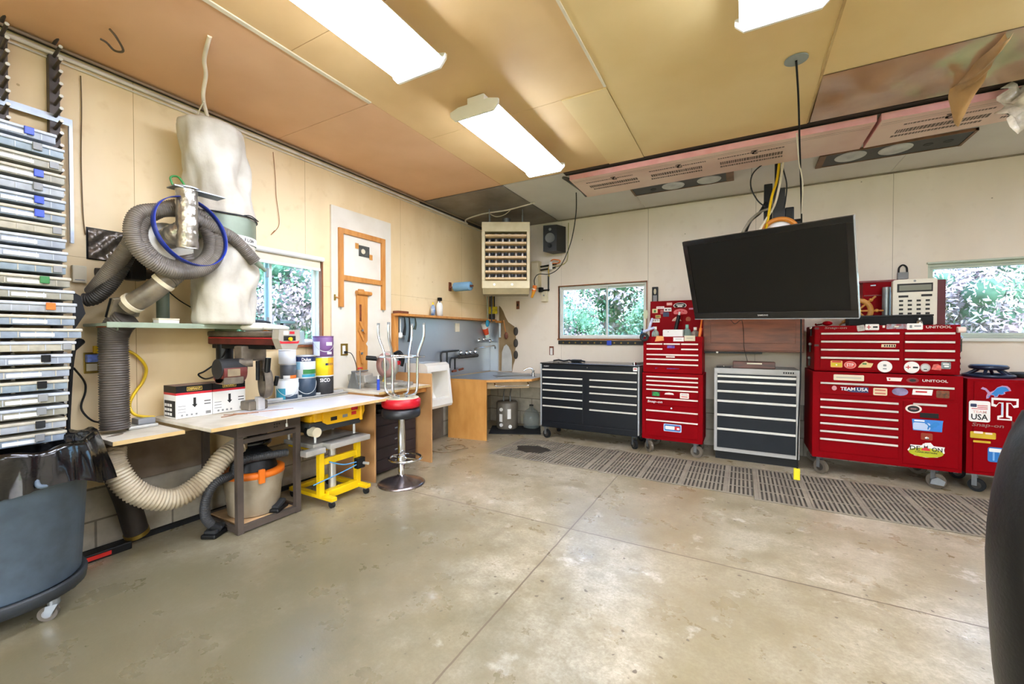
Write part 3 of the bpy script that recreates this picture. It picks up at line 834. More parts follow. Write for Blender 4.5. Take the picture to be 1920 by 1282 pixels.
# blue band hoop hung over the coil
mb = MB(); hc = Vector((.63, 1.265, 1.975)); ax = Vector((1, .30, .16)).normalized(); u = ax.cross(Vector((0, 0, 1))).normalized(); w = u.cross(ax)
n = 72; vs = []
for i in range(n):
    a = 2 * PI * i / n; p = hc + u * (math.cos(a) * .225) + w * (math.sin(a) * .205)
    for d0, rr in ((-.016, 1), (.016, 1), (.016, .985), (-.016, .985)):
        vs.append(hc + (p - hc) * rr + ax * d0)
mb.add(vs, [(4 * i + k, 4 * i + (k + 1) % 4, 4 * ((i + 1) % n) + (k + 1) % 4, 4 * ((i + 1) % n) + k) for i in range(n) for k in range(4)], M('hoop_blue', '#122c8c', .3, var=.05), True)
solo('blue_hoop', 'flat dark-blue band hoop hanging over the coiled hose', 'hoop', mb)
# clear flexible duct, blast gate plate, upright duct
dusty = M('dusty_clear_duct', '#857964', .35, dark='#544c3f', var=.3, scale=9)
t = thing('flexible_duct', 'dusty clear duct slanting from the gate plate up to the blower', 'duct', (.4, 1.15, 1.5))
part(t, 'duct_body', MB().tube([(0.280, 1.072, 1.527), (0.360, 1.139, 1.599), (0.420, 1.215, 1.695), (0.420, 1.308, 1.807)], .058, dusty, 20))
for p, q in (((0.300, 1.085, 1.543), (0.315, 1.096, 1.556)), ((0.405, 1.196, 1.671), (0.415, 1.209, 1.688))):
    part(t, 'clamp', MB().cyl(p, q, .064, cream, 22))
hb = MB(); hose(hb, [(0.420, 1.215, 1.695), (0.420, 1.308, 1.807), (.42, 1.30, 1.86)], .060, hosem, .014, .05, 18)
part(t, 'ribbed_cuff', hb)
t = thing('blast_gate', 'square dusty gate plate where the ducts meet above the shelf', 'gate plate', (.25, 1.08, 1.45))
R_ = Matrix.Rotation(math.radians(35), 3, 'Y') @ Matrix.Rotation(math.radians(20), 3, 'Z')
c = Vector((0.260, 1.074, 1.521))
part(t, 'plate', MB().box(c - Vector((.008, .085, .075)), c + Vector((.008, .085, .075)), dusty, .003, R=R_))
part(t, 'slide', MB().box(c - Vector((.018, .02, .06)) - Vector((0, .07, 0)), c + Vector((-.008, -.04, .07)), black, .002, R=R_, pivot=c))
ductm = M('ribbed_duct_dark', '#544c44', .5, dark='#3a342e', var=.25, scale=6)
t = thing('upright_duct', 'dark ribbed upright duct passing through the low bench', 'duct', (.2, 1.035, .6))
h = MB(); hose(h, [(.27, 1.075, 1.46), (.235, 1.05, 1.42), (.20, 1.035, 1.34), (.2, 1.035, 1.15), (.2, 1.035, .95), (.2, 1.035, .79)], .068, ductm, .014, .06, 24)
part(t, 'duct_hose', h)
part(t, 'strap', MB().tube([(.2 + .073 * math.cos(a * .39), 1.035 + .073 * math.sin(a * .39), 1.405) for a in range(16)], .004, copper, 6, closed=True, n=1))
paleh = M('pale_ribbed_hose', '#bdb097', .45, dark='#8c7a5e', var=.25, scale=5)
t = thing('u_hose', 'pale ribbed hose hanging in a U below the low bench', 'hose', (.33, 1.3, .3))
h = MB(); hose(h, [(.27, 1.0, .70), (0.320, 0.987, 0.610), (0.350, 1.043, 0.461), (0.370, 1.149, 0.358), (0.380, 1.282, 0.321), (0.380, 1.434, 0.392), (0.360, 1.552, 0.502), (0.320, 1.668, 0.544)], .062, paleh, .019, .085, 24)
part(t, 'hose', h)
part(t, 'cuff', MB().cyl((.25, .99, .745), (.285, 1.005, .67), .068, M('cuff_brown', '#6b5c4a', .6, var=.2), 24))
part(t, 'joint', MB().tube([(0.335, 1.628, 0.525), (0.310, 1.692, 0.549), (.28, 1.70, .58)], .055, paleh, 18))
t = thing('drop_pipe', 'black soot-stained pipe ending low at the block wall', 'pipe', (.08, 1.16, .03))
part(t, 'pipe_body', MB().tube([(.14, 1.02, .75), (.12, 1.05, .55), (.10, 1.12, .30), (.085, 1.17, .08)], .062, M('sooty_pipe', '#2c241d', .6, var=.3), 20))
part(t, 'rim', MB().cyl((.0855, 1.168, .085), (.083, 1.175, .06), .066, brass, 22))

# ---- benches
wornply = M('worn_plywood', '#ddd6c5', .55, dark='#c6bda8', var=.2, scale=7, detail=8)
t = thing('low_bench', 'low worn plywood bench around the upright duct', 'workbench', (.25, 1.1, .70))
part(t, 'bench_top', MB().box((.0, .935, .742), (.485, 1.275, .765), wornply, .003))
part(t, 'edge_band', MB().box((.485, .935, .742), (.489, 1.275, .765), ply))
part(t, 'cleat', MB().box((0, .95, .70), (.03, 1.265, .742), tan_board))
t = thing('main_bench', 'long plywood bench top with white panel, on the steel saw stand', 'workbench', (.4, 2.0, .78))
part(t, 'bench_top', MB().box((.0, 1.285, .778), (.775, 2.70, .80), wornply, .003))
part(t, 'edge_band', MB().box((.775, 1.285, .778), (.779, 2.70, .80), ply))
part(t, 'white_panel', MB().prism([(.30, 1.66), (.765, 1.66), (.765, 2.69), (.30, 2.69)], (0, 0, .8003), (1, 0, 0), (0, 1, 0), .002, M('white_laminate', '#e9e9ec', .3, var=.03)))
sc_ = MB()
for (x0, y0_, x1, y1_) in ((.38, 1.55, .50, 1.72), (.40, 1.60, .55, 1.95), (.45, 1.50, .43, 1.62)):
    sc_.tube([(x0, y0_, .8032), ((x0 + x1) / 2 + .01, (y0_ + y1_) / 2, .8032), (x1, y1_, .8032)], .003, M('scorch', '#9a6a4a', .8, var=.2), 6)
part(t, 'stain', sc_)
frame_m = M('brown_grey_steel', '#4f453d', .5, .1, var=.15)
t = thing('saw_stand', 'brown-grey steel stand under the main bench, with bottom rails', 'stand', (.33, 1.79, 0))
for x in (.10, .535):
    for y in (1.565, 1.985):
        part(t, 'leg', MB().box((x - .02, y - .02, 0), (x + .02, y + .02, .66), frame_m, .002))
for (a, b_) in (((.10, 1.545, .01), (.535, 1.565, .05)), ((.10, 1.985, .01), (.535, 2.005, .05)), ((.515, 1.585, .01), (.555, 1.965, .05)), ((.08, 1.585, .01), (.12, 1.965, .05))):
    part(t, 'bottom_rail', MB().box(a, b_, frame_m))
part(t, 'bottom_shelf', MB().box((.12, 1.585, .035), (.515, 1.965, .05), M('scrap_ply', '#b89468', .7, var=.2)))
ap = MB(); ap.box((.08, 1.545, .66), (.555, 2.005, .777), frame_m, .003)
apo = part(t, 'apron', ap)
part(t, 'crossbar', MB().box((.515, 1.585, .615), (.555, 1.965, .645), frame_m))
part(apo, 'nameplate', MB().box((.555, 1.66, .745), (.557, 1.74, .757), cream))
hl = MB()
for k in range(5): hl.cyl((.5555, 1.80 + (k % 3) * .018, .71 - (k // 3) * .02), (.557, 1.80 + (k % 3) * .018, .71 - (k // 3) * .02), .006, ink, 8)
part(apo, 'vent_holes', hl)
solo('hanging_bolt', 'small bolt hanging on a thread under the main bench front', 'bolt', MB().cyl((.585, 1.875, .777), (.585, 1.875, .70), .0025, white, 6).cyl((.585, 1.875, .705), (.585, 1.875, .682), .009, alu, 10))

# cartons
def carton(y0_, y1_, x1, depth, label, rz=0.0):
    t = thing('carton', label, 'box', ((x1 + x1 - depth) / 2, (y0_ + y1_) / 2, .802), rz, 'printed cartons on the bench')
    cx, cy = (x1 + x1 - depth) / 2, (y0_ + y1_) / 2
    def L(p): v = rotz(rz) @ (Vector(p) - Vector((cx, cy, .802))); return v + Vector((cx, cy, .802))
    H = .215
    c = MB(); c.box((x1 - depth, y0_, .802), (x1, y1_, .802 + H * .72), paper).box((x1 - depth, y0_, .802 + H * .79), (x1, y1_, .802 + H), black).box((x1 - depth, y0_, .802 + H * .72), (x1, y1_, .802 + H * .79), M('carton_red', '#c31f2c', .5, var=0))
    c.box((x1 - depth + .03, y0_ + .002, .802 + H), (x1 - .02, y1_ - .002, .803 + H), M('carton_brown', '#8a6a58', .7, var=.1))
    c.xf(L); part(t, 'carton_body', c)
    g_ = MB(); yc = (y0_ + y1_) / 2; zt = .802 + H * .895
    g_.box((x1, yc - .045, zt - .013), (x1 + .0008, yc + .045, zt + .013), M('gold', '#c8a843', .4, var=0)).box((x1, yc - .042, zt - .010), (x1 + .0012, yc + .042, zt + .010), ink).text('DEFIANT', (x1 + .0014, yc, zt), (0, 1, 0), (0, 0, 1), .012, M('gold_ink', '#f0d060', .5, var=0), width=.074)
    g_.xf(L); part(t, 'brand_label', g_)
    p = MB(); zc = .802 + H * .40
    p.box((x1, y0_ + .003, .804), (x1 + .0004, y1_ - .003, .802 + H * .71), paper)
    p.box((x1, yc - .008, zc + .0), (x1 + .001, yc + .008, zc + .045), ink).prism([(-.017, 0), (.0, -.022), (.017, 0)], (x1, yc, zc), (0, 1, 0), (0, 0, 1), .001, ink)
    for k in range(4): p.box((x1, yc - .08 + k * .028, .815), (x1 + .001, yc - .068 + k * .028, .827), grey)
    for k in range(7): p.box((x1, y1_ - .040 + k * .0045, .813), (x1 + .001, y1_ - .0375 + k * .0045, .833), ink)
    for k in range(3): p.box((x1, y0_ + .01, .88 - k * .02), (x1 + .001, y0_ + .055, .884 - k * .02), grey)
    for k in range(2): p.box((x1, y1_ - .05, .90 - k * .02), (x1 + .001, y1_ - .01, .906 - k * .02), ink)
    p.xf(L); part(t, 'printing', p)
    s_ = MB(); s_.box((x1 - depth + .012, y0_ - .001, .812), (x1 - .01, y0_, .92), darkgrey)
    for k in range(9): s_.box((x1 - depth + .018 + (k % 3) * .035, y0_ - .002, .82 + (k // 3) * .03), (x1 - depth + .045 + (k % 3) * .035, y0_ - .001, .838 + (k // 3) * .03), paper)
    s_.xf(L); part(t, 'side_print', s_)
    return t
carton(1.320, 1.534, .265, .17, 'black-red-white carton on the main bench, the left one of two')
carton(1.538, 1.756, .265, .17, 'black-red-white carton on the main bench, the right one beside the drill motor')
t = thing('metal_tray', 'small grey metal tray on the bench left of the cartons', 'tray', (.10, 1.22, .766))
part(t, 'base', MB().box((.02, 1.10, .767), (.20, 1.25, .785), alu, .003)); part(t, 'block', MB().box((.06, 1.16, .785), (.16, 1.25, .82), grey, .004))
t = thing('fence_rail', 'long aluminium fence rail lying along the back of the main bench', 'rail', (.2, 2.2, .8))
yA, yB = 2.097, 2.876
f = MB(); f.box((.145, 1.80, .802), (.225, 2.72, .822), alu, .003).box((.15, 1.80, .822), (.185, 2.70, .84), alu, .003)
part(t, 'rail_body', f); part(t, 'groove', MB().box((.2245, 1.80, .81), (.2265, 2.72, .814), darkgrey))

# ---- radial arm saw
dusty_steel = M('dusty_steel', '#776c5d', .55, .2, dark='#524a40', var=.3, scale=12)
maroon = M('maroon_paint', '#6a2a22', .5, dark='#4b1d18', var=.3, scale=10)
t = thing('radial_arm_saw', 'old dusty radial arm saw with maroon arm and grey control head', 'saw', (.25, 1.75, .80))
A0 = Vector((.07, 1.695, 1.335)); A1 = Vector((.74, 1.80, 1.33)); ad = (A1 - A0).normalized(); an = Vector((-ad.y, ad.x, 0)).normalized()
def arm_box(s0, s1, h0, h1, w_, mat, mbx, bev=.006):
    c = MB(); c.box((s0, -w_ / 2, h0), (s1, w_ / 2, h1), mat, bev)
    M3 = Matrix((ad, an, ad.cross(an))).transposed()
    c.xf(lambda v: A0 + M3 @ v)
    mbx.add(c.v, c.f, mat)
b = MB(); arm_box(-.06, .62, -.045, .012, .13, maroon, b, .010); arm_box(-.07, .62, .012, .052, .128, dusty_steel, b, .012)
part(t, 'arm', b)
b = MB(); arm_box(-.05, .60, .0, .006, .134, ink_red, b, .001); part(t, 'arm_stripe', b)
b = MB(); arm_box(-.04, .56, -.075, -.046, .09, black, b, .004); part(t, 'arm_track', b)
b = MB(); hx = .62
M3 = Matrix((ad, an, ad.cross(an))).transposed()
H0 = A0 + ad * hx
o_ = H0; uu = an; vv = ad.cross(an)
b.prism([(-.085, .065), (-.09, .0), (-.06, -.07), (.06, -.07), (.09, .0), (.085, .065)], o_, uu, vv, .06, M('head_grey', '#a59f92', .5, var=.1))
hd = part(t, 'control_head', b)
p = MB(); fo = o_ + uu.cross(vv) * .0605
p.prism([(-.082, -.012), (-.075, -.032), (.075, -.032), (.082, -.012), (.06, -.018), (-.06, -.018)], fo, uu, vv, .001, ink_red)
p.prism([(-.05, -.012), (.05, -.012), (.05, .022), (-.05, .022)], fo, uu, vv, .001, ink).prism([(-.05, .03), (-.01, .03), (-.01, .055), (-.05, .055)], fo, uu, vv, .001, paper).prism([(0, .035), (.04, .035), (.04, .053), (0, .053)], fo, uu, vv, .001, ink_red)
part(hd, 'panel', p)
part(hd, 'power_button', MB().cyl(fo, fo + uu.cross(vv) * .015, .013, yellow, 14))
part(t, 'column', MB().cyl((.10, 1.70, .802), (.10, 1.70, 1.34), .055, black, 22).box((.03, 1.63, .802), (.17, 1.77, .86), dusty_steel, .01))
yk = MB(); c = Vector((.36, 1.745, 1.15)); yk.box(c - Vector((.05, .09, -.02)), c + Vector((.05, .09, .13)), dusty_steel, .012)
yk.box(c + Vector((-.035, -.09, -.10)), c + Vector((.035, -.065, .05)), dusty_steel, .01).box(c + Vector((-.035, .065, -.10)), c + Vector((.035, .09, .05)), dusty_steel, .01)
part(t, 'yoke', yk)
m_ = MB(); m_.cyl((.40, 1.51, 1.10), (.40, 1.66, 1.10), .075, maroon, 24)
m_.box((.35, 1.51, 1.02), (.47, 1.64, 1.07), dusty_steel, .01)
mo = part(t, 'motor', m_)
part(mo, 'motor_cowl', MB().cyl((.40, 1.50, 1.125), (.40, 1.665, 1.125), .068, darkgrey, 24).cyl((.43, 1.63, 1.16), (.47, 1.70, 1.16), .028, dusty_steel, 16))
part(mo, 'nameplate', MB().box((.475, 1.53, 1.075), (.478, 1.61, 1.125), M('tan_plate', '#a08e70', .6, var=.2)))
gd = MB(); gd.lathe([(.11, 0), (.115, .03), (.10, .055), (.02, .06), (.02, .05), (.09, .045), (.10, .03), (.10, 0)], (.40, 1.80, 1.00), dusty_steel, 30, axis=(.3, 1, 0))
part(t, 'blade_guard', gd)
part(t, 'handle', MB().cyl((.46, 1.80, 1.02), (.47, 1.81, 1.19), .020, black, 14))
part(t, 'bevel_lever', MB().cyl((.44, 1.75, 1.03), (.44, 1.75, 1.17), .013, black, 12).cyl((.47, 1.86, .98), (.48, 1.87, 1.05), .015, black, 10))
part(t, 'base', MB().box((.26, 1.72, .802), (.38, 1.86, .87), dusty_steel, .012).box((.36, 1.77, .803), (.41, 1.82, .90), M('grey_label_box', '#b5b2b0', .5, var=.1), .006))
solo('extension_cord', 'black cord looping from the saw arm to its motor', 'cord', MB().tube([(0.180, 1.673, 1.251), (0.120, 1.655, 1.171), (0.080, 1.578, 1.096), (0.080, 1.533, 1.072), (0.150, 1.545, 1.043), (0.300, 1.543, 1.070), (.40, 1.51, 1.08)], .006, black, 8))
# scraps on the arm
t = thing('folded_gloves', 'pale crumpled rag with dark cover on top of the saw arm', 'rag', (.3, 1.85, 1.40))
r_ = MB(); r_.ball((.36, 1.80, 1.415), .10, paper, (1.5, 1.3, .36)).ball((.52, 1.84, 1.41), .07, paper, (1.2, 1.3, .35))
part(t, 'rag', r_); r2 = MB(); r2.ball((.24, 1.80, 1.455), .12, darkgrey, (1.1, 1.3, .20)); part(t, 'dark_cover', r2)
t = thing('clamp_tool', 'green-grey plastic clamp lying on the saw arm by the window', 'clamp', (.5, 1.9, 1.39))
part(t, 'jaw', MB().box((.46, 1.86, 1.445), (.54, 1.98, 1.465), M('clamp_teal', '#5f7f82', .5, var=.1), .006)); part(t, 'grip', MB().cyl((.50, 1.88, 1.39), (.50, 1.90, 1.45), .011, black, 10)); part(t, 'wood_block', MB().box((.44, 1.78, 1.385), (.52, 1.85, 1.41), pine, .003))

# ---- paint cans
def can(px_y, z, r, h, body, label, top=alu, bands=(), x=.13, bail=False, txt=None, lid=True):
    t = thing('paint_can', label, 'paint can', (x, px_y, z), 0, 'paint cans stacked by the left window')
    part(t, 'can_body', MB().lathe([(0, 0), (r, 0), (r, h - .004), (r * .93, h), (0, h)], (x, px_y, z), body, 32))
    if lid:
        part(t, 'lid', MB().lathe([(r * .8, h - .004), (r * 1.02, h - .006), (r * 1.02, h + .004), (r * .86, h + .004), (r * .84, h + .001), (0, h + .001)], (x, px_y, z), top, 32))
    for (z0, z1, a0, a1, m) in bands:
        b_ = MB(); n = max(2, int((a1 - a0) / 8)); vs = []
        for i in range(n + 1):
            a = math.radians(a0 + (a1 - a0) * i / n)
            for zz in (z0, z1): vs.append((x + (r + .0012) * math.cos(a), px_y + (r + .0012) * math.sin(a), z + zz * h))
        b_.add(vs, [(2 * i, 2 * i + 2, 2 * i + 3, 2 * i + 1) for i in range(n)], m, True)
        part(t, 'label_band', b_)
    if txt:
        s_, zz, hh, m, aw = txt
        b_ = MB(); b_.text(s_, (x + r + .004, px_y, z + zz * h), (0, 1, 0), (0, 0, 1), hh, m, width=aw)
        def wrap(v):
            a = (v.y - px_y) / r - .45
            return (x + (r + .003) * math.cos(a), px_y + (r + .003) * math.sin(a), v.z)
        b_.xf(wrap); part(t, 'lettering', b_)
    if bail:
        part(t, 'bail', MB().tube([(x + r * 1.02 * math.cos(a), px_y + r * 1.02 * math.sin(a), z + h * .8 - h * .55 * math.sin((a + 1.9) / 3.0 * PI)) for a in [-1.9 + k * .3 for k in range(11)]], .0025, alu, 6))
    return t
yA_, yB_, yC_ = 2.170, 2.338, 2.521
m_teal = M('teal_print', '#2f93ad', .45, var=.1); m_pw = M('can_white', '#e6ebf0', .4, var=.04); m_navyc = M('can_navy', '#2d3f52', .4, var=.1); m_purple = M('can_purple', '#7d5589', .45, var=.08)
can(yA_, .802, .088, .185, m_pw, 'white-and-teal pail at the bottom left of the paint stack', white, [(.0, .6, -95, -40, m_teal), (.0, .3, -40, 30, m_navyc)], bail=True)
can(yA_ + .012, .992, .062, .12, M('can_darkgrey', '#4d5258', .4, var=.08), 'grey-labelled can with orange band, on the white-and-teal pail', alu, [(.0, .22, -20, 40, orange), (.0, .22, -70, -20, paper)])
can(yA_ + .005, 1.117, .066, .115, m_pw, 'plain white tub on top of the grey-labelled can', white)
can(yB_, .802, .088, .185, m_navyc, 'dark blue pail with wire bail, bottom middle of the paint stack', alu, bail=True)
can(yB_, .992, .086, .185, M('can_pale', '#dfe7ea', .4, var=.04), 'white paint can with dark blue rim band, middle of the stack', alu, [(.74, .97, -110, 80, navy), (.15, .36, -45, 40, green), (.0, .13, -50, 30, m_teal), (.36, .72, -110, -60, M('sky_print', '#8ec4dc', .45, var=.1))], txt=('Dulux', .84, .028, ink_white, .075))
can(yC_, .802, .088, .185, M('can_black', '#2b2b2d', .4, var=.1), 'black paint can, bottom right of the stack next to the white board', white, txt=('SICO', .80, .032, ink_white, .085))
can(yC_ + .002, .992, .086, .165, M('can_yellow', '#e9d313', .4, var=.05), 'yellow paint can on top of the black one', alu, [(.0, 1.0, -10, 60, M('can_amber', '#e9a81c', .45, var=.1)), (.55, .68, -25, 30, navy)])
can(yC_ + .002, 1.162, .088, .185, m_purple, 'purple paint can on top of the yellow one', m_purple, [(.05, .75, -100, -55, m_pw), (.55, .72, -20, 20, paper), (.12, .24, -15, 15, paper)], bail=True)
t = thing('glass_jar', 'small square glass jar on the window sill behind the paint cans', 'jar', (-.05, 2.40, 1.27))
jarg = M('jar_glass', '#c6d3d3', .08, var=.05, alpha=.45)
part(t, 'jar_body', MB().box((-.085, 2.36, 1.271), (-.02, 2.44, 1.40), jarg, .008)); part(t, 'contents', MB().cyl((-.052, 2.40, 1.275), (-.052, 2.40, 1.32), .024, cream, 14)); 

# ---- white board with its hangings
wb_m = M('white_painted_board', '#e6e0d1', .55, dark='#dad2bf', var=.1, scale=3)
solo('white_board', 'tall white-painted board fixed to the yellow wall right of the window', 'board', MB().box((.001, 2.70, .45), (.022, 3.485, 2.63), wb_m))
t = thing('open_jig', 'open orange-brown wooden frame jig hung on the white board', 'frame', (.035, 3.08, 1.63))
for y in (2.80, 3.355): part(t, 'stile', MB().box((.022, y - .026, 1.64), (.046, y + .026, 2.425), pine, .002))
for z in (2.40, 1.935): part(t, 'rail', MB().box((.023, 2.826, z - .026), (.045, 3.329, z + .026), pine, .002))
for y in (2.80, 3.355): part(t, 'pin', MB().cyl((.034, y, 1.64), (.034, y, 1.615), .004, steel, 8))
t = thing('dial_card', 'dark card with a round dial taped to the white board inside the wooden frame', 'card', (.03, 3.09, 2.19))
part(t, 'card', MB().box((.022, 3.03, 2.185), (.026, 3.17, 2.30), M('card_dark', '#4b4b45', .5, var=.3, scale=30)))
part(t, 'dial', MB().cyl((.026, 3.085, 2.24), (.030, 3.085, 2.24), .026, cream, 20))
for (y, z) in ((3.005, 2.285), (3.19, 2.195)): part(t, 'tape', MB().box((.0262, y - .022, z - .028), (.027, y + .022, z + .028), M('masking_tape', '#c98a3c', .7, var=.1)))
t = thing('wooden_jig', 'long orange-brown wooden jig with clamps hanging below the frame', 'jig', (.035, 3.05, .98))
jp = MB(); jp.prism([(2.985, 1.82), (2.99, 1.80), (2.99, .98), (3.12, .975), (3.125, 1.24), (3.10, 1.27), (3.125, 1.30), (3.13, 1.82), (3.09, 1.82), (3.08, 1.84), (3.02, 1.84), (3.01, 1.82)], (.022, 0, 0), (0, 1, 0), (0, 0, 1), .02, pine)
jo = part(t, 'plank', jp)
part(jo, 'slot', MB().box((.042, 3.02, 1.48), (.0435, 3.045, 1.68), walnut))
for (y, z, a) in ((3.035, 1.36, 30), (3.05, 1.44, 30), (3.035, 1.13, 10)):
    part(t, 'toggle_arm', MB().box((.043, y - .012, z - .07), (.058, y + .012, z + .07), pine, .003, R=Matrix.Rotation(math.radians(a), 3, 'X')))
for (y, z) in ((3.04, 1.41), (3.03, 1.17)): part(t, 'wing_nut', MB().cyl((.058, y, z), (.068, y, z), .013, steel, 12))
part(t, 'top_roller', MB().cyl((.05, 2.975, 1.80), (.05, 3.165, 1.80), .022, pine, 14))
t = thing('wall_outlet', 'white wall outlet on the white board with a thin plugged-in lead', 'outlet', (.022, 2.83, 1.15))
part(t, 'plate', MB().box((.022, 2.80, 1.155), (.028, 2.885, 1.275), brass, .003)); part(t, 'receptacle', MB().box((.027, 2.815, 1.17), (.034, 2.85, 1.255), white, .003)); part(t, 'plug', MB().box((.034, 2.83, 1.175), (.06, 2.855, 1.2), black, .004))
part(t, 'lead', MB().tube([(.06, 2.84, 1.187), (.10, 2.87, 1.17), (.13, 2.90, 1.05), (.14, 2.90, .90)], .004, darkgrey, 6))
t = thing('toggle_clip', 'small brass toggle clip on the white board left of the wooden frame', 'clip', (.03, 2.74, 1.72))
part(t, 'clip_body', MB().box((.022, 2.725, 1.70), (.034, 2.74, 1.76), brass, .003)); part(t, 'lever', MB().cyl((.032, 2.735, 1.735), (.036, 2.775, 1.73), .005, pine, 8))
# ---- second bench with mitre saw
t = thing('side_bench', 'plywood bench behind the bar stool, carrying the mitre saw', 'workbench', (.3, 3.07, 0))
part(t, 'bench_top', MB().box((.022, 2.715, .815), (.64, 3.43, .837), wornply, .003)); part(t, 'edge_band', MB().box((.64, 2.715, .815), (.644, 3.43, .837), ply))
part(t, 'side_panel', MB().box((.03, 2.72, 0), (.575, 2.738, .815), M('varnished_ply', '#c59763', .5, dark='#b3824f', var=.15, scale=3)))
part(t, 'cleat', MB().box((.56, 2.738, .76), (.58, 3.43, .815), pine))
vp = M('varnished_ply', '', .5)
solo('partition_panel', 'upright varnished plywood panel between the side bench and the urinal', 'panel', MB().box((.022, 3.445, 0), (.635, 3.464, .95), vp))
dkc = M('dark_brown_steel', '#33292a', .45, .2, var=.15)
t = thing('drawer_chest', 'low dark brown metal drawer chest under the side bench', 'cabinet', (.3, 3.1, 0))
part(t, 'chest_body', MB().box((.06, 2.80, .02), (.46, 3.40, .60), dkc, .006))
for k in range(5):
    d = part(t, 'drawer', MB().box((.46, 2.82, .05 + k * .108), (.47, 3.38, .15 + k * .108), dkc, .004))
    part(d, 'pull', MB().cyl((.47, 3.08, .10 + k * .108), (.47, 3.14, .10 + k * .108), .008, steel, 8))
t = thing('oil_pan', 'round black pan lying on the low dark drawer chest', 'pan', (.38, 3.0, .6))
part(t, 'pan_body', MB().lathe([(0, 0), (.12, 0), (.15, .045), (.155, .045), (.125, -.0), (0, .008)], (.36, 2.98, .601), black, 28)); part(t, 'handle', MB().tube([(.48, 3.09, .64), (.54, 3.15, .655), (.49, 3.2, .65)], .006, black, 6))

saw_al = M('saw_alloy', '#b7b5ad', .4, .5, var=.1)
t = thing('mitre_saw', 'grey mitre saw with red details on the side bench behind the stools', 'saw', (.36, 3.1, .837))
part(t, 'base', MB().box((.20, 2.93, .838), (.52, 3.30, .875), saw_al, .008)); part(t, 'turntable', MB().cyl((.40, 3.10, .875), (.40, 3.10, .89), .13, saw_al, 30).box((.46, 3.07, .862), (.62, 3.13, .885), saw_al, .006))
part(t, 'fence', MB().box((.24, 2.92, .875), (.262, 3.31, .94), saw_al, .004))
gd = MB(); gd.lathe([(.02, -.03), (.125, -.03), (.135, -.01), (.135, .02), (.125, .035), (.02, .035)], (.36, 3.10, 1.06), saw_al, 34, axis=(0, 1, 0)); part(t, 'upper_guard', gd)
part(t, 'lower_guard', MB().lathe([(.06, -.035), (.128, -.035), (.128, -.031), (.06, -.031)], (.36, 3.10, 1.055), M('guard_pink', '#b98e88', .3, var=.05), 34, axis=(0, 1, 0)))
part(t, 'blade', MB().cyl((.36, 3.098, 1.05), (.36, 3.101, 1.05), .122, steel, 36))
part(t, 'motor', MB().cyl((.34, 3.14, 1.10), (.34, 3.28, 1.12), .05, darkgrey, 20))
part(t, 'handle', MB().tube([(.44, 3.11, 1.17), (.50, 3.12, 1.19), (.55, 3.12, 1.13), (.53, 3.12, 1.05)], .016, black, 10))
part(t, 'trigger', MB().box((.46, 3.10, 1.06), (.50, 3.14, 1.10), ink_red, .006)); part(t, 'dust_port', MB().cyl((.26, 3.05, 1.12), (.18, 2.98, 1.13), .024, black, 14))
part(t, 'clamp_knob', MB().cyl((.44, 2.96, .90), (.44, 2.99, .98), .012, brass, 10))
t = thing('bench_vise', 'grey tilting work clamp on the side bench by the paint cans', 'clamp', (.2, 2.85, .837))
part(t, 'body', MB().box((.10, 2.82, .90), (.34, 2.93, .98), saw_al, .012, R=Matrix.Rotation(math.radians(8), 3, 'X'))); part(t, 'foot', MB().prism([(0, 0), (.16, 0), (.10, .16), (.06, .16)], (.12, 2.80, .838), (1, 0, 0), (0, 0, 1), -.012, steel))
part(t, 'screw', MB().cyl((.30, 2.80, .84), (.30, 2.80, 1.04), .006, steel, 8)); part(t, 'handle', MB().cyl((.30, 2.775, 1.04), (.30, 2.825, 1.04), .008, ink_red, 8)); part(t, 'rail', MB().cyl((.18, 2.80, 1.0), (.18, 3.0, 1.0), .008, steel, 8))
t = thing('glue_tube', 'blue-and-white tube standing on the side bench', 'tube', (.5, 2.86, .837))
part(t, 'tube_body', MB().cyl((.50, 2.84, .838), (.50, 2.84, .94), .014, blue, 12)); part(t, 'cap', MB().cyl((.50, 2.84, .94), (.50, 2.84, .98), .009, paper, 10, .005))

# ---- under the main bench
beige = M('vac_beige', '#a79b85', .5, dark='#8e816a', var=.15)
t = thing('shop_vacuum', 'beige shop vacuum with orange rim standing in the steel saw stand', 'vacuum', (.34, 1.78, .05))
part(t, 'drum', MB().lathe([(0, .0), (.155, 0), (.165, .01), (.185, .20), (.198, .27), (.198, .29), (0, .29)], (.335, 1.775, .052), beige, 40))
part(t, 'orange_rim', MB().lathe([(.19, .275), (.203, .28), (.203, .315), (.18, .325), (.15, .32), (.15, .28)], (.335, 1.775, .052), orange, 40))
part(t, 'motor_head', MB().lathe([(.16, .31), (.15, .34), (.13, .42), (.08, .47), (0, .48)], (.335, 1.775, .052), black, 32))
part(t, 'latch', MB().box((.52, 1.70, .30), (.545, 1.74, .40), orange, .006))
t = thing('vacuum_hose', 'dark grey vacuum hose drooping beside the saw stand leg and across the vacuum', 'hose', (.42, 1.5, .1))
vh = M('vac_hose_grey', '#37383a', .5, dark='#27282a', var=.2)
h = MB(); hose(h, [(0.400, 1.463, 0.071), (0.420, 1.413, 0.156), (0.440, 1.411, 0.278), (0.440, 1.469, 0.366), (0.420, 1.590, 0.388), (.43, 1.62, .46), (.47, 1.75, .475), (.50, 1.93, .465)], .028, vh, .011, .07, 14); part(t, 'hose', h)
part(t, 'hose_end', MB().cyl((0.400, 1.456, 0.077), (0.420, 1.499, 0.036), .034, black, 14))
solo('garbage_bag', 'black plastic bag slumped on the vacuum under the bench', 'bag', MB().ball((.27, 1.80, .545), .10, bagm, (1.1, 1.4, .55), 18))
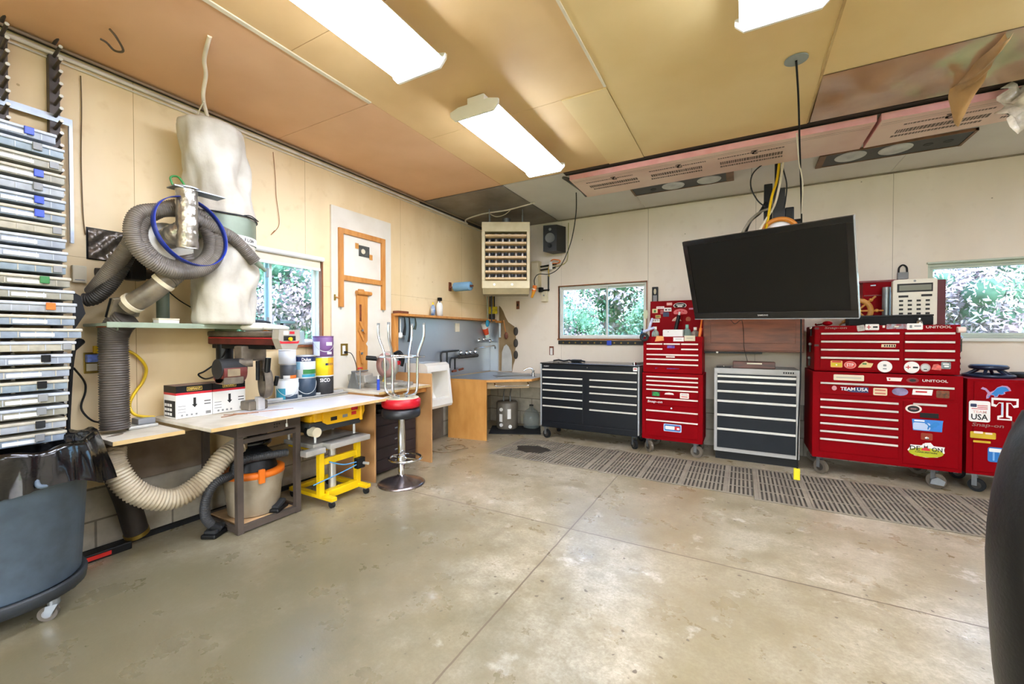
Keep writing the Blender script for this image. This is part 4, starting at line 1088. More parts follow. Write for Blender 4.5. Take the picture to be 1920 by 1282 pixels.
for (x, y, lab) in ((.40, 1.48, 'black foot pedal lying left of the saw stand'), (.545, 1.80, 'black foot pedal leaning on the front rail of the saw stand')):
    t = thing('foot_pedal', lab, 'pedal', (x, y, 0), .5, 'black foot pedals by the vacuum')
    z0 = 0 if y < 1.6 else .051
    if y > 1.6: x = .48; y = 1.86; t.location = (x, y, z0); INV[t.name] = (Matrix.Translation((x, y, z0)) @ Matrix.Rotation(.5, 4, 'Z')).inverted()
    part(t, 'base', MB().box((-.05, -.07, 0), (.05, .07, .03), black, .01), world=False)
    part(t, 'treadle', MB().box((-.042, -.055, .03), (.042, .055, .06), darkgrey, .012, R=Matrix.Rotation(.25, 3, 'X')), world=False)
# planer on its lift cart
ym = M('machine_yellow', '#efb60e', .4, var=.04); dark_m = M('machine_dark', '#333638', .45, var=.1)
t = thing('thickness_planer', 'yellow and black benchtop planer tucked under the main bench', 'planer', (.45, 2.35, .40))
P_ = MB(); P_.box((.22, 2.06, .585), (.58, 2.56, .665), dark_m, .012); part(t, 'lower_body', P_)
P_ = MB(); P_.box((.22, 2.10, .665), (.585, 2.50, .765), ym, .02).box((.24, 2.08, .665), (.56, 2.2, .72), ym, .015); yp = part(t, 'housing', P_)
fp = MB(); fp.prism([(-.19, .085), (-.19, -.03), (-.15, -.055), (.20, -.055), (.225, 0), (.225, .085)], (.586, 2.36, .69), (0, 1, 0), (0, 0, 1), .012, ym); fpo = part(t, 'front_panel', fp)
lb = MB(); lb.box((.598, 2.22, .742), (.5988, 2.40, .766), ink).text('DEWALT', (.5992, 2.31, .754), (0, 1, 0), (0, 0, 1), .016, yellow, width=.15); part(fpo, 'brand_label', lb)
for (y, z, w_, h_, m) in ((2.27, .675, .06, .03, ink), (2.38, .68, .05, .025, grey), (2.47, .69, .05, .03, ink_red)): part(fpo, 'sticker', MB().box((.598, y - w_ / 2, z - h_ / 2), (.599, y + w_ / 2, z + h_ / 2), m))
part(fpo, 'power_switch', MB().box((.598, 2.44, .715), (.615, 2.50, .76), ink_red, .006))
part(t, 'hand_wheel', MB().tube([(.57 , 2.60 + .0, 0)] * 0 + [(.50 + .055 * math.cos(a * .52), 2.605, .69 + .055 * math.sin(a * .52)) for a in range(12)], .008, steel, 8, closed=True, n=2).cyl((.50, 2.56, .69), (.50, 2.61, .69), .012, steel, 10))
part(t, 'crank_handle', MB().cyl((.60, 2.545, .62), (.60, 2.545, .75), .013, ym, 12)); 
part(t, 'roller_knob', MB().cyl((.56, 2.09, .60), (.64, 2.085, .60), .038, cream, 22).cyl((.53, 2.09, .60), (.56, 2.09, .60), .044, black, 22))
for (x, y) in ((.26, 2.10), (.26, 2.52), (.54, 2.14), (.54, 2.52)): part(t, 'guide_post', MB().cyl((x, y, .50), (x, y, .59), .012, alu, 12))
tb = MB(); tb.box((.22, 2.08, .465), (.60, 2.56, .50), saw_al, .006); part(t, 'bed', tb)
part(t, 'outfeed_table', MB().box((.56, 2.16, .455), (.70, 2.56, .50), saw_al, .008)); part(t, 'infeed_table', MB().box((.58, 1.98, .43), (.66, 2.15, .475), saw_al, .008))
t = thing('lift_cart', 'yellow hydraulic lift cart carrying the planer', 'cart', (.5, 2.35, 0))
for (x, y) in ((.60, 2.14), (.60, 2.50)): part(t, 'mast', MB().box((x - .022, y - .022, .07), (x + .022, y + .022, .455), yellow, .004))
part(t, 'cross_beam', MB().box((.585, 2.16, .32), (.615, 2.48, .37), yellow, .004)); part(t, 'top_plate', MB().box((.25, 2.10, .44), (.63, 2.54, .455), yellow, .003))
for y in (2.16, 2.50): part(t, 'base_rail', MB().box((.20, y - .025, .055), (.74, y + .025, .085), yellow, .004))
part(t, 'base_beam', MB().box((.58, 2.18, .05), (.64, 2.48, .11), yellow, .004)); part(t, 'rear_beam', MB().box((.20, 2.18, .05), (.25, 2.48, .09), yellow, .004))
part(t, 'hydraulic_cylinder', MB().cyl((.56, 2.28, .09), (.56, 2.28, .44), .03, alu, 18)); 
part(t, 'air_line', MB().tube([(.64, 2.05, .20), (.66, 2.30, .235), (.66, 2.46, .26)], .005, M('line_blue', '#4d8fc0', .4, var=0), 8).tube([(.63, 2.20, .34), (.65, 2.32, .29), (.66, 2.44, .28)], .005, M('line_blue', '', .4), 8))
part(t, 'valve', MB().box((.63, 2.44, .22), (.68, 2.52, .31), black, .006).cyl((.68, 2.50, .26), (.73, 2.51, .26), .012, alu, 10))
for (x, y) in ((.71, 2.16), (.71, 2.50), (.22, 2.16), (.22, 2.50)):
    c = part(t, 'caster', MB().box((x - .018, y - .018, .045), (x + .018, y + .018, .056), steel)); part(c, 'wheel', MB().cyl((x, y - .012, .027), (x, y + .012, .027), .027, rubber, 20))

# ---- stools
sx, sy = .80, 2.83
rubred = M('vinyl_red', '#b90f20', .35, var=.04); vblack = M('vinyl_black', '#202226', .4, var=.06)
t = thing('bar_stool', 'chrome pedestal bar stool with black round seat and foot ring', 'stool', (sx, sy, 0))
part(t, 'base', MB().lathe([(0, 0), (.208, 0), (.212, .008), (.19, .02), (.11, .045), (.05, .07), (.032, .085), (0, .086)], (sx, sy, 0), M('tarnished_chrome', '#a2989a', .25, .95, var=.2, scale=12), 44))
part(t, 'column', MB().lathe([(.03, .085), (.03, .21), (.024, .215), (.032, .24), (.036, .42), (.03, .60), (.045, .615), (.0, .616)], (sx, sy, 0), chrome, 24))
fr = MB(); fr.tube([(sx + .03 + .145 * math.cos(a * .35), sy + .02 + .145 * math.sin(a * .35), .235) for a in range(18)], .012, chrome, 10, closed=True, n=2); fr.cyl((sx - .11, sy, .235), (sx + .16, sy + .03, .235), .008, chrome, 8).cyl((sx, sy, .215), (sx, sy, .255), .042, chrome, 20)
part(t, 'foot_ring', fr)
part(t, 'seat', MB().lathe([(0, .615), (.155, .615), (.17, .625), (.174, .65), (.172, .685), (.155, .698), (0, .70)], (sx, sy, 0), vblack, 44))
t = thing('upturned_stool', 'red-edged stool turned upside down on the black bar stool, chrome legs up', 'stool', (sx, sy, .70))
part(t, 'seat', MB().lathe([(0, .702), (.155, .702), (.172, .715), (.175, .74), (.172, .775), (.16, .788), (.0, .788)], (sx, sy, 0), rubred, 44))
part(t, 'seat_underside', MB().cyl((sx, sy, .788), (sx, sy, .792), .158, cream, 40)); part(t, 'swivel_plate', MB().box((sx - .06, sy - .06, .792), (sx + .06, sy + .06, .80), chrome, .002, R=rotz(.5)))
rg = MB(); rg.lathe([(.165, 1.16), (.215, 1.16), (.217, 1.165), (.215, 1.17), (.165, 1.17), (.165, 1.16)], (sx, sy, 0), chrome, 48); part(t, 'foot_ring', rg)
for a in (15, 105, 195, 285):
    a = math.radians(a + 2); c, s_ = math.cos(a), math.sin(a)
    pts = [(sx + r * c, sy + r * s_, z) for r, z in ((.05, .81), (.11, .815), (.145, .84), (.158, .90), (.16, 1.05), (.165, 1.17), (.185, 1.24), (.222, 1.34), (.225, 1.45))]
    lg = part(t, 'leg', MB().tube(pts, .0115, chrome, 10)); part(lg, 'foot_cap', MB().cyl(pts[-1], (pts[-1][0], pts[-1][1], 1.47), .013, grey, 10))

# ================================================================ WASH CORNER
stain = bpy.data.materials.new('stainless_sheet'); stain.use_nodes = True
b_ = stain.node_tree.nodes['Principled BSDF']; b_.inputs['Base Color'].default_value = lin('#b6bdc4'); b_.inputs['Metallic'].default_value = .85; b_.inputs['Roughness'].default_value = .3
_n2 = stain.node_tree.nodes.new('ShaderNodeTexNoise'); _n2.inputs['Scale'].default_value = 2.5; _g2 = stain.node_tree.nodes.new('ShaderNodeNewGeometry'); _r2 = stain.node_tree.nodes.new('ShaderNodeMapRange')
stain.node_tree.links.new(_g2.outputs['Position'], _n2.inputs[0]); stain.node_tree.links.new(_n2.outputs['Fac'], _r2.inputs[0]); _r2.inputs[3].default_value = .2; _r2.inputs[4].default_value = .5; stain.node_tree.links.new(_r2.outputs[0], b_.inputs['Roughness'])
t = thing('splashback', 'shiny sheet-metal splashback with wooden surround behind the urinal and sink', 'splashback', (.03, 4.5, .79))
part(t, 'metal_sheet', MB().box((.0, 3.56, .80), (.012, 5.645, 1.575), stain)); part(t, 'corner_sheet', MB().box((.014, 5.634, .80), (.16, 5.644, 1.56), stain))
part(t, 'shelf_board', MB().box((.0, 3.50, 1.582), (.13, 5.644, 1.61), pine, .003)); part(t, 'upright', MB().box((0, 3.50, .95), (.06, 3.56, 1.58), pine, .003))
part(t, 'shelf_return', MB().box((.13, 5.60, 1.56), (.24, 5.644, 1.59), pine, .003))
pl = part(t, 'outlet_plate', MB().box((.012, 4.704, 1.410), (.02, 4.804, 1.530), cream, .002))
def bottle(name, label, c, r, h, mat, capm, trigger=False, group=None):
    t = thing(name, label, 'bottle', c, 0, group); x, y, z = c
    part(t, 'bottle_body', MB().lathe([(0, 0), (r, 0), (r, h * .55), (r * .8, h * .68), (r * .35, h * .78), (r * .35, h * .82), (0, h * .82)], c, mat, 18))
    if trigger: part(t, 'trigger_head', MB().box((x - .012, y - .03, z + h * .82), (x + .03, y + .02, z + h), capm, .006).box((x + .012, y - .02, z + h * .68), (x + .02, y - .012, z + h * .84), capm))
    else: part(t, 'cap', MB().cyl((x, y, z + h * .82), (x, y, z + h), r * .4, capm, 12))
    return t
bottle('spray_bottle', 'small clear spray bottle with blue label on the splashback shelf, left of two', (.07, 4.163, 1.611), .03, .17, M('bottle_blue', '#4a78b8', .3, dark='#cfd8dc', var=.3, scale=18), yellow)
bottle('spray_bottle', 'larger white spray bottle on the splashback shelf, right of two', (.07, 4.292, 1.611), .042, .24, paper, black, True)
solo('soap_dish', 'small flat brown dish at the left end of the splashback shelf', 'dish', MB().box((.03, 3.50, 1.611), (.11, 3.68, 1.64), walnut, .008))
t = thing('towel_roll', 'blue paper towel roll on a dark wall bracket above the splashback', 'towel roll', (.2, 4.6, 1.95))
part(t, 'paper', MB().lathe([(.02, .0), (.058, .0), (.06, .005), (.06, .255), (.058, .26), (.02, .26)], (.09, 4.60, 2.02), M('towel_blue', '#79a6c8', .8, var=.06), 28, axis=(1, 0, 0)))
part(t, 'bracket', MB().cyl((0, 4.60, 2.02), (.39, 4.60, 2.02), .012, walnut, 10).box((0, 4.575, 1.97), (.015, 4.625, 2.09), walnut, .003))
# hanging bits on the splashback
for (u0, v0, L, m, lab) in ((.012 + 0, 3.66, .22, black, 'black cable tie bunch hanging at the left end of the splashback'), (.012, 3.84, .15, M('dark_green', '#2f3b2c', .6, var=.2), 'dark bunch of keys hanging from the splashback shelf'), (.012, 3.74, .30, black, 'long black strap hanging from the splashback shelf')):
    t = thing('hanging_strap' if 'keys' not in lab else 'key_bunch', lab, 'strap' if 'keys' not in lab else 'keys', (.05, v0, 1.58 - L))
    part(t, 'hook', MB().cyl((.02, v0, 1.575), (.06, v0, 1.57), .004, steel, 6)); part(t, 'hanging_piece', MB().tube([(.06, v0, 1.57), (.062, v0 + .01, 1.57 - L * .5), (.055, v0 - .005, 1.58 - L)], lambda k: .006 + .012 * k, m, 8))
t = thing('scrub_brush', 'white round brush hanging at the left end of the splashback', 'brush', (.04, 3.60, 1.3))
part(t, 'brush_head', MB().lathe([(0, 0), (.035, 0), (.04, .015), (.02, .03), (0, .032)], (.02, 3.62, 1.36), paper, 20, axis=(1, 0, 0))); part(t, 'handle', MB().cyl((.03, 3.62, 1.40), (.03, 3.62, 1.55), .008, paper, 8))
t = thing('blue_brush', 'blue oval brush hanging on a long cord in the corner by the sink', 'brush', (.15, 5.42, 1.5))
part(t, 'brush_head', MB().ball((0.160, 5.320, 1.543), .05, M('brush_blue', '#1e8fb5', .45, var=.05), (.5, .8, 1.1))); part(t, 'cord', MB().tube([(0.160, 5.306, 2.009), (0.160, 5.320, 1.793), (0.160, 5.320, 1.616)], .006, M('cord_green', '#9db5a2', .5, var=.05), 6))
t = thing('cleaner_tube', 'white-and-orange squeezed tube hanging on the splashback beside the blue brush', 'tube', (.03, 5.35, 1.35))
a, c = Vector((0.040, 5.402, 1.547)), Vector((0.040, 5.510, 1.333))
part(t, 'tube_body', MB().cyl(a, a.lerp(c, .8), .05, paper, 16, .035)); part(t, 'orange_print', MB().cyl(a.lerp(c, .35), a.lerp(c, .78), .0475, M('print_orange', '#e2552d', .5, var=.03), 16, .037)); part(t, 'cap', MB().cyl(a.lerp(c, .8), c, .032, M('cap_mint', '#cfe3d8', .5, var=0), 14))
t = thing('yellow_tag', 'yellow warning tag on the pipe below the heater', 'tag', (.14, 5.5, 1.7))
part(t, 'tag_plate', MB().box((.07, 5.50, 1.695), (.225, 5.503, 1.805), M('tag_yellow', '#cdbb12', .5, dark='#8c8516', var=.3, scale=30)))
part(t, 'tie', MB().cyl((.145, 5.507, 1.80), (.145, 5.507, 2.05), .004, yellow, 8))
solo('corner_pipe', 'dark sooty pipe running up the corner behind the heater', 'pipe', MB().cyl((.10, 5.55, 1.612), (.10, 5.55, 3.0), .045, M('soot_black', '#2a2520', .6, var=.3), 18))
solo('white_tube', 'pale upright plastic tube at the right end of the splashback', 'tube', MB().cyl((.215, 5.59, 1.33), (.215, 5.59, 1.55), .02, M('pale_tube', '#c7d4df', .4, var=.03), 14))
# stained wall patch, plaster arch and dark clips at the corner
struct('trim_9', MB().prism([(.165, .80), (.40, .79), (.42, .90), (.45, .98), (.455, 1.12), (.47, 1.25), (.46, 1.40), (.44, 1.50), (.39, 1.53), (.33, 1.57), (.28, 1.65), (.24, 1.74), (.20, 1.80), (.165, 1.83)], (0, 5.659, 0), (1, 0, 0), (0, 0, 1), .004, M('stained_patch', '#9c8563', .8, dark='#7d6644', var=.25, scale=4)), 'brown stained patch of the back wall beside the sink corner')
ar = [(.215, .80), (.40, .80), (.40, 1.02), (.38, 1.12), (.34, 1.19), (.30, 1.22), (.26, 1.19), (.225, 1.10)]
solo('plaster_arch', 'pale rounded board leaning on the back wall behind the sink', 'board', MB().prism(ar, (0, 5.653, 0), (1, 0, 0), (0, 0, 1), .010, M('grey_white_board', '#c9cac6', .6, var=.08)))
for k, (v, lab) in enumerate(((621, 'upper of the three dark clips'), (645, 'middle of the three dark clips'), (668, 'lowest of the three dark clips'))):
    c = Vector((0.473, 5.640, 1.424)); c.z = {0: 1.424, 1: 1.243, 2: 1.062}[k]
    solo('wall_clip', lab + ' in a column on the back wall by the sink', 'clip', MB().ball(c, .07, M('clip_dark', '#3a3530', .5, var=.2), (.55, .25, .95), 16), 'dark clips by the sink')
solo('dark_knob', 'brown tool hanging on the stained wall patch above the pale board', 'tool', MB().ball((0.308, 5.630, 1.358), .05, walnut, (.7, .35, 1.1)).cyl((0.260, 5.630, 1.600), (0.298, 5.630, 1.417), .008, pine, 8))
t = thing('light_switch', 'dark brown double switch plate on the back wall under the heater', 'switch', (.5, 5.65, 1.76)); part(t, 'plate', MB().box((.475, 5.65, 1.765), (.53, 5.66, 1.89), walnut, .003)); part(t, 'toggle', MB().box((.494, 5.64, 1.81), (.511, 5.65, 1.85), black))
# taps and pipes
t = thing('tap_manifold', 'row of chrome valves with dark and copper pipes on the splashback', 'taps', (.06, 4.9, 1.0))
pipes = MB()
for pts in ([(0.060, 4.335, 0.999), (0.060, 4.336, 1.125), (0.060, 4.460, 1.142), (0.060, 4.725, 1.149)], [(0.060, 4.460, 0.992), (0.060, 4.460, 1.135)], [(0.060, 4.518, 0.916), (0.060, 4.542, 1.038), (0.060, 4.626, 1.049), (0.060, 4.800, 1.056)], [(0.060, 4.637, 0.893), (0.060, 4.638, 1.041)]):
    part(t, 'pipe', MB().tube(pts, .012, darkgrey, 8, n=4))
part(t, 'valve_bar', MB().cyl((0.060, 4.724, 1.059), (0.060, 5.194, 1.062), .026, castiron, 14))
for u, p in ((864, (0.070, 4.761, 1.118)), (875, (0.070, 4.904, 1.113)), (882, (0.070, 4.998, 1.117)), (891, (0.070, 5.122, 1.121))):
    part(t, 'valve_knob', MB().ball(p, .034, chrome, (1, 1, .9)))
for p, q in (((0.060, 4.577, 0.868), (0.060, 4.662, 0.869)), ((0.060, 4.736, 0.879), (0.060, 4.826, 0.888))): part(t, 'copper_union', MB().cyl(p, q, .016, copper, 10))
sp_ = MB(); sp_.tube([(0.060, 5.109, 1.153), (0.090, 5.178, 1.175), (0.140, 5.321, 1.188), (0.180, 5.472, 1.202), (0.180, 5.520, 1.160)], .012, chrome, 10); part(t, 'spout', sp_)
t = thing('wall_faucet', 'old chrome mixer faucet high on the splashback, above the valve row', 'faucet', (.05, 5.4, 1.2))
part(t, 'faucet_body', MB().cyl((0.050, 5.238, 1.270), (0.050, 5.653, 1.282), .018, steel, 12)); 
for p in ((0.070, 5.222, 1.286), (0.070, 5.355, 1.301), (0.070, 5.540, 1.275)): part(t, 'handle', MB().ball(p, .028, chrome))
part(t, 'flange', MB().ball((0.050, 5.735, 1.281), .05, steel, (.7, 1, 1)))

# urinal
por = M('porcelain', '#eeeae0', .15, var=.02, clear=.5)
def sweep_profile(mb, prof, ys, mat):
    vs = [(x, y, z) for y in ys for x, z in prof]; n = len(prof)
    fs = [(j * n + i, j * n + (i + 1) % n, (j + 1) * n + (i + 1) % n, (j + 1) * n + i) for j in range(len(ys) - 1) for i in range(n)]
    return mb.add(vs, [tuple(f[::-1]) for f in fs] + [tuple(range(n)), tuple(range((len(ys) - 1) * n, len(ys) * n))[::-1]], mat)
t = thing('urinal', 'white porcelain wall urinal beside the varnished panel', 'urinal', (.2, 3.92, .47))
side = [(.022, .50), (.20, .47), (.385, .50), (.40, .53), (.345, 1.0), (.30, 1.03), (.022, 1.03)]
u_ = MB(); sweep_profile(u_, side, (3.72, 3.765), por); sweep_profile(u_, side, (4.09, 4.135), por)
sweep_profile(u_, [(.022, .93), (.352, .93), (.345, 1.0), (.30, 1.03), (.022, 1.03)], (3.765, 4.09), por)
sweep_profile(u_, [(.022, .50), (.20, .47), (.385, .50), (.40, .53), (.392, .60), (.33, .615), (.25, .56), (.18, .57), (.13, .64), (.10, .93), (.022, .93)], (3.765, 4.09), por)
part(t, 'bowl', u_)
part(t, 'drain_trap', MB().tube([(.18, 3.92, .48), (.18, 3.92, .43), (.15, 3.92, .39), (.10, 3.92, .41), (.03, 3.92, .42)], .028, white, 14))
part(t, 'flange', MB().cyl((.18, 3.92, .455), (.18, 3.92, .475), .045, cream, 18))

# sink counter
oakp = M('orange_ply', '#c8924d', .45, dark='#b47d3b', var=.2, scale=3, stretch=(3, 3, 1))
t = thing('sink_counter', 'wooden corner counter with side panel and towel bar, under the taps', 'counter', (.55, 5.0, 0))
part(t, 'counter_top', MB().prism([(.015, 4.43), (.665, 4.50), (1.115, 4.90), (1.115, 5.64), (.015, 5.64)], (0, 0, .755), (1, 0, 0), (0, 1, 0), .03, oakp))
part(t, 'metal_skin', MB().prism([(.02, 4.45), (.655, 4.515), (1.105, 4.91), (1.105, 5.63), (.02, 5.63)], (0, 0, .7855), (1, 0, 0), (0, 1, 0), .003, stain))
part(t, 'side_panel', MB().prism([(.10, 4.43), (.655, 4.51), (.652, 4.53), (.10, 4.45)], (0, 0, .0), (1, 0, 0), (0, 1, 0), .754, oakp))
fa = Vector((.665, 4.515, 0)); fb = Vector((1.112, 4.912, 0)); fd_ = (fb - fa).normalized(); fn_ = Vector((fd_.y, -fd_.x, 0))
apn = MB(); apn.prism([(0, 0), (.58, 0), (.58, .012), (0, .012)], fa + Vector((0, 0, .66)) - fn_ * .09, fd_, Vector((-fn_.x, -fn_.y, 0)), .09, M('sink_tan', '#b09a78', .6, var=.1)); part(t, 'apron', apn)
q0 = fa + fd_ * .10 + fn_ * .03; q1 = fa + fd_ * .54 + fn_ * .03
part(t, 'towel_bar', MB().tube([q0 - fn_ * .05 + Vector((0, 0, .735)), q0 + Vector((0, 0, .715)), q0 + fd_ * .05 + Vector((0, 0, .705)), q1 - fd_ * .05 + Vector((0, 0, .705)), q1 + Vector((0, 0, .715)), q1 - fn_ * .05 + Vector((0, 0, .735))], .009, chrome, 10))
part(t, 'drain_pipe', MB().cyl((.12, 5.3, .0), (.12, 5.3, .7), .02, white, 12))
t = thing('kitchen_sink', 'stainless drop-in sink in the corner counter', 'sink', (.72, 5.2, .70))
R45 = rotz(math.atan2(fd_.y, fd_.x)); sc2 = Vector((.74, 5.10, .79))
rim = MB(); 
for a0, a1, b0, b1 in ((-.27, .27, -.19, -.165), (-.27, .27, .165, .19), (-.27, -.245, -.165, .165), (.245, .27, -.165, .165)): rim.box(sc2 + Vector((a0, b0, 0)), sc2 + Vector((a1, b1, .006)), steel, .002, R=R45, pivot=sc2)
part(t, 'rim', rim)
ba = MB(); ba.prism([(p[0] + sc2.x, p[1] + sc2.y) for p in [tuple((R45 @ Vector((a, b__, 0)))[:2]) for a, b__ in ((-.24, -.16), (.24, -.16), (.24, .16), (-.24, .16))]], (0, 0, .7888), (1, 0, 0), (0, 1, 0), .0015, M('basin_dark', '#5c6166', .3, .8, var=.15)); part(t, 'basin', ba)
t = thing('sink_faucet', 'small chrome faucet at the right end of the sink', 'faucet', (1.03, 5.2, .79))
part(t, 'faucet_body', MB().cyl((1.02, 5.13, .789), (1.02, 5.13, .85), .02, chrome, 14)); part(t, 'spout', MB().tube([(1.02, 5.13, .85), (1.01, 5.12, .90), (.96, 5.10, .91), (.90, 5.08, .88)], .012, chrome, 10)); part(t, 'lever', MB().cyl((1.02, 5.13, .85), (1.05, 5.10, .88), .008, chrome, 8))
whm = M('heater_grey', '#746d61', .45, var=.1)
t = thing('water_heater', 'small grey electric water heater under the sink counter', 'water heater', (.53, 5.27, .012))
part(t, 'tank', MB().lathe([(0, 0), (.14, 0), (.155, .01), (.155, .37), (.145, .385), (0, .39)], (.53, 5.27, .014), whm, 36))
for (a, z, m, w_, h_) in ((-95, .18, paper, .05, .11), (-50, .24, paper, .05, .14)):
    a = math.radians(a); p = Vector((.53 + .157 * math.cos(a), 5.27 + .157 * math.sin(a), z)); q = Vector((-math.sin(a), math.cos(a), 0))
    lb = MB(); lb.prism([(-w_ / 2, -h_ / 2), (w_ / 2, -h_ / 2), (w_ / 2, h_ / 2), (-w_ / 2, h_ / 2)], p, q, (0, 0, 1), .002, m); part(t, 'paper_label', lb)
for (a, z) in ((-92, .30), (-92, .08), (-45, .06)):
    a = math.radians(a); p = Vector((.53 + .15 * math.cos(a), 5.27 + .15 * math.sin(a), z)); part(t, 'access_cap', MB().cyl(p, p + Vector((math.cos(a), math.sin(a), 0)) * .02, .025, paper, 16))
for dx in (-.06, .05): part(t, 'water_pipe', MB().tube([(.53 + dx, 5.27, .40), (.53 + dx, 5.27, .47), (.50 + dx, 5.33, .52), (.48 + dx, 5.42, .6)], .01, steel, 8))
solo('floor_mat', 'dark rubber mat under the water heater', 'mat', MB().box((.33, 4.98, 0), (1.05, 5.48, .012), rubber, .003, R=rotz(.45)))
t = thing('glass_jug', 'big clear glass jug beside the water heater', 'jug', (.83, 5.42, .0)); part(t, 'jug_body', MB().lathe([(0, 0), (.10, 0), (.12, .02), (.12, .18), (.09, .25), (.03, .29), (.03, .32), (.024, .32)], (.84, 5.44, .013), M('jug_glass', '#8f9a98', .1, var=.05, alpha=.35), 24)); part(t, 'cap', MB().cyl((.84, 5.44, .333), (.84, 5.44, .35), .03, black, 14))

# ---- hanging unit heater
hm = M('heater_cream', '#d2c6a2', .5, dark='#c2b48c', var=.15, scale=5); slat_m = M('louvre_tan', '#c6a877', .45, var=.08)
t = thing('unit_heater', 'cream hanging unit heater with louvres in the far corner', 'heater', (.84, 4.69, 1.97), math.atan(430 / 779.))
W2 = .312; zb, zt = .0, .86
h = MB()
h.box((-W2, 0, .735), (W2, .42, .86), hm, .008).box((-W2, 0, .0), (W2, .42, .10), hm, .008).box((-W2, 0, .10), (-W2 + .04, .42, .735), hm, .004).box((W2 - .04, 0, .10), (W2, .42, .735), hm, .004)
part(t, 'housing', h, world=False)
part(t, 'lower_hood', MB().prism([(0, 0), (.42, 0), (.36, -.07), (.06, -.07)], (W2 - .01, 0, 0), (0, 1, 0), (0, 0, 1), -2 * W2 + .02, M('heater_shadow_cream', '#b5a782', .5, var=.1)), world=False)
part(t, 'back_panel', MB().box((-W2 + .04, .20, .10), (W2 - .04, .22, .735), black), world=False)
for k in range(6):
    x = -.22 + k * .088
    part(t, 'heat_tube', MB().cyl((x, .12, .11), (x, .12, .73), .026, M('tube_alu', '#8f8a86', .35, .7, var=.15), 14), world=False)
for z in (.685, .59, .50, .406, .315, .22, .13):
    s_ = MB(); s_.prism([(0, -.012), (.05, -.026), (.052, -.020), (.0, .014)], (W2 - .045, .002, z), (0, 1, 0), (0, 0, 1), -2 * W2 + .09, slat_m); part(t, 'louvre', s_, world=False)
for x, y in ((-.22, .1), (.22, .1), (-.22, .36), (.22, .36)): part(t, 'hanger_rod', MB().cyl((x, y, .86), (x, y, 1.052), .005, steel, 8), world=False)
part(t, 'flue', MB().tube([(.0, .42, .70), (.0, .52, .72), (.0, .55, .82), (.0, .55, 1.05)], .06, steel, 18), world=False)
part(t, 'gas_pipe', MB().cyl((-.20, .30, -.07), (-.20, .30, -.42), .008, darkgrey, 10), world=False)
for x in (-.15, .08): part(t, 'badge', MB().cyl((x, -.001, .05), (x, -.003, .05), .018, paper, 14), world=False)
t = thing('control_box', 'tall narrow cream control box on the wall right of the heater', 'control box', (.82, 5.6, 2.06)); part(t, 'box_body', MB().box((.77, 5.56, 2.065), (.90, 5.66, 2.46), hm, .006)); part(t, 'cover_plate', MB().box((.785, 5.553, 2.09), (.885, 5.56, 2.43), cream, .002))
t = thing('orange_connector', 'orange-yellow cord connector hanging below the heater corner', 'connector', (.85, 5.3, 1.9))
part(t, 'socket', MB().cyl((1.012, 5.200, 2.052), (0.996, 5.200, 1.971), .03, orange, 14)); part(t, 'plug', MB().cyl((0.996, 5.200, 1.971), (0.963, 5.200, 1.884), .026, M('connector_yellow', '#e0961c', .5, var=.05), 14, .016))
part(t, 'zip_tie', MB().cyl((1.004, 5.200, 2.008), (0.996, 5.200, 1.994), .032, white, 14))
t = thing('timer_box', 'small cream box at the end of a black pipe, under the speaker', 'box', (.98, 5.62, 1.88)); part(t, 'box_body', MB().box((.92, 5.60, 1.86), (1.01, 5.66, 2.01), cream, .006)); part(t, 'knob', MB().cyl((.965, 5.60, 1.95), (.965, 5.59, 1.95), .012, grey, 12))
t = thing('gas_pipework', 'black pipes running from the heater along the back wall', 'pipes', (1.0, 5.6, 2.1))
for pts in ([(.90, 5.62, 2.03), (1.03, 5.62, 2.03)], [(1.03, 5.62, 2.03), (1.03, 5.62, 2.24)], [(.90, 5.62, 2.38), (1.16, 5.62, 2.40)], [(.90, 5.62, 2.33), (1.14, 5.62, 2.35)]): part(t, 'pipe', MB().cyl(pts[0], pts[1], .011, black, 10))
part(t, 'elbow', MB().ball((1.03, 5.62, 2.03), .018, black)); part(t, 'valve', MB().box((.89, 5.57, 2.0), (.95, 5.63, 2.07), black, .008))
t = thing('cord_bundle', 'orange cord coiled through a white ring under the speaker', 'cord', (1.12, 5.6, 2.4))
part(t, 'orange_coil', MB().tube([(1.06, 5.62, 2.43), (1.12, 5.58, 2.46), (1.22, 5.60, 2.44), (1.18, 5.62, 2.41), (1.08, 5.60, 2.41)], .008, orange, 8, closed=True)); part(t, 'ring_tag', MB().box((1.05, 5.59, 2.32), (1.10, 5.61, 2.44), white, .01)); part(t, 'yellow_tail', MB().tube([(1.06, 5.61, 2.42), (1.04, 5.60, 2.32), (1.05, 5.60, 2.22)], .01, brass, 8))
t = thing('wall_speaker', 'black bookshelf speaker mounted high beside the heater', 'speaker', (1.16, 5.5, 2.55))
part(t, 'cabinet', MB().prism([(1.045, 5.40), (1.235, 5.44), (1.30, 5.62), (1.10, 5.645)], (0, 0, 2.55), (1, 0, 0), (0, 1, 0), .37, M('speaker_black', '#151617', .45, var=.06)))
sn = Vector((.04, -.19, 0)).normalized(); su = Vector((.19, .04, 0)).normalized(); scn = Vector((1.14, 5.42, 0))
part(t, 'woofer', MB().lathe([(.0, .004), (.02, .008), (.055, -.0), (.062, .006), (.07, .004), (.07, 0)], scn + Vector((0, 0, 2.74)), M('cone_grey', '#77797b', .4, var=.05), 26, axis=sn)); part(t, 'tweeter', MB().lathe([(0, .006), (.014, .004), (.02, 0)], scn + Vector((0, 0, 2.86)), grey, 18, axis=sn)); part(t, 'port', MB().lathe([(0, .001), (.022, .001), (.028, .003), (.032, 0)], scn + Vector((0, 0, 2.63)), black, 20, axis=sn))
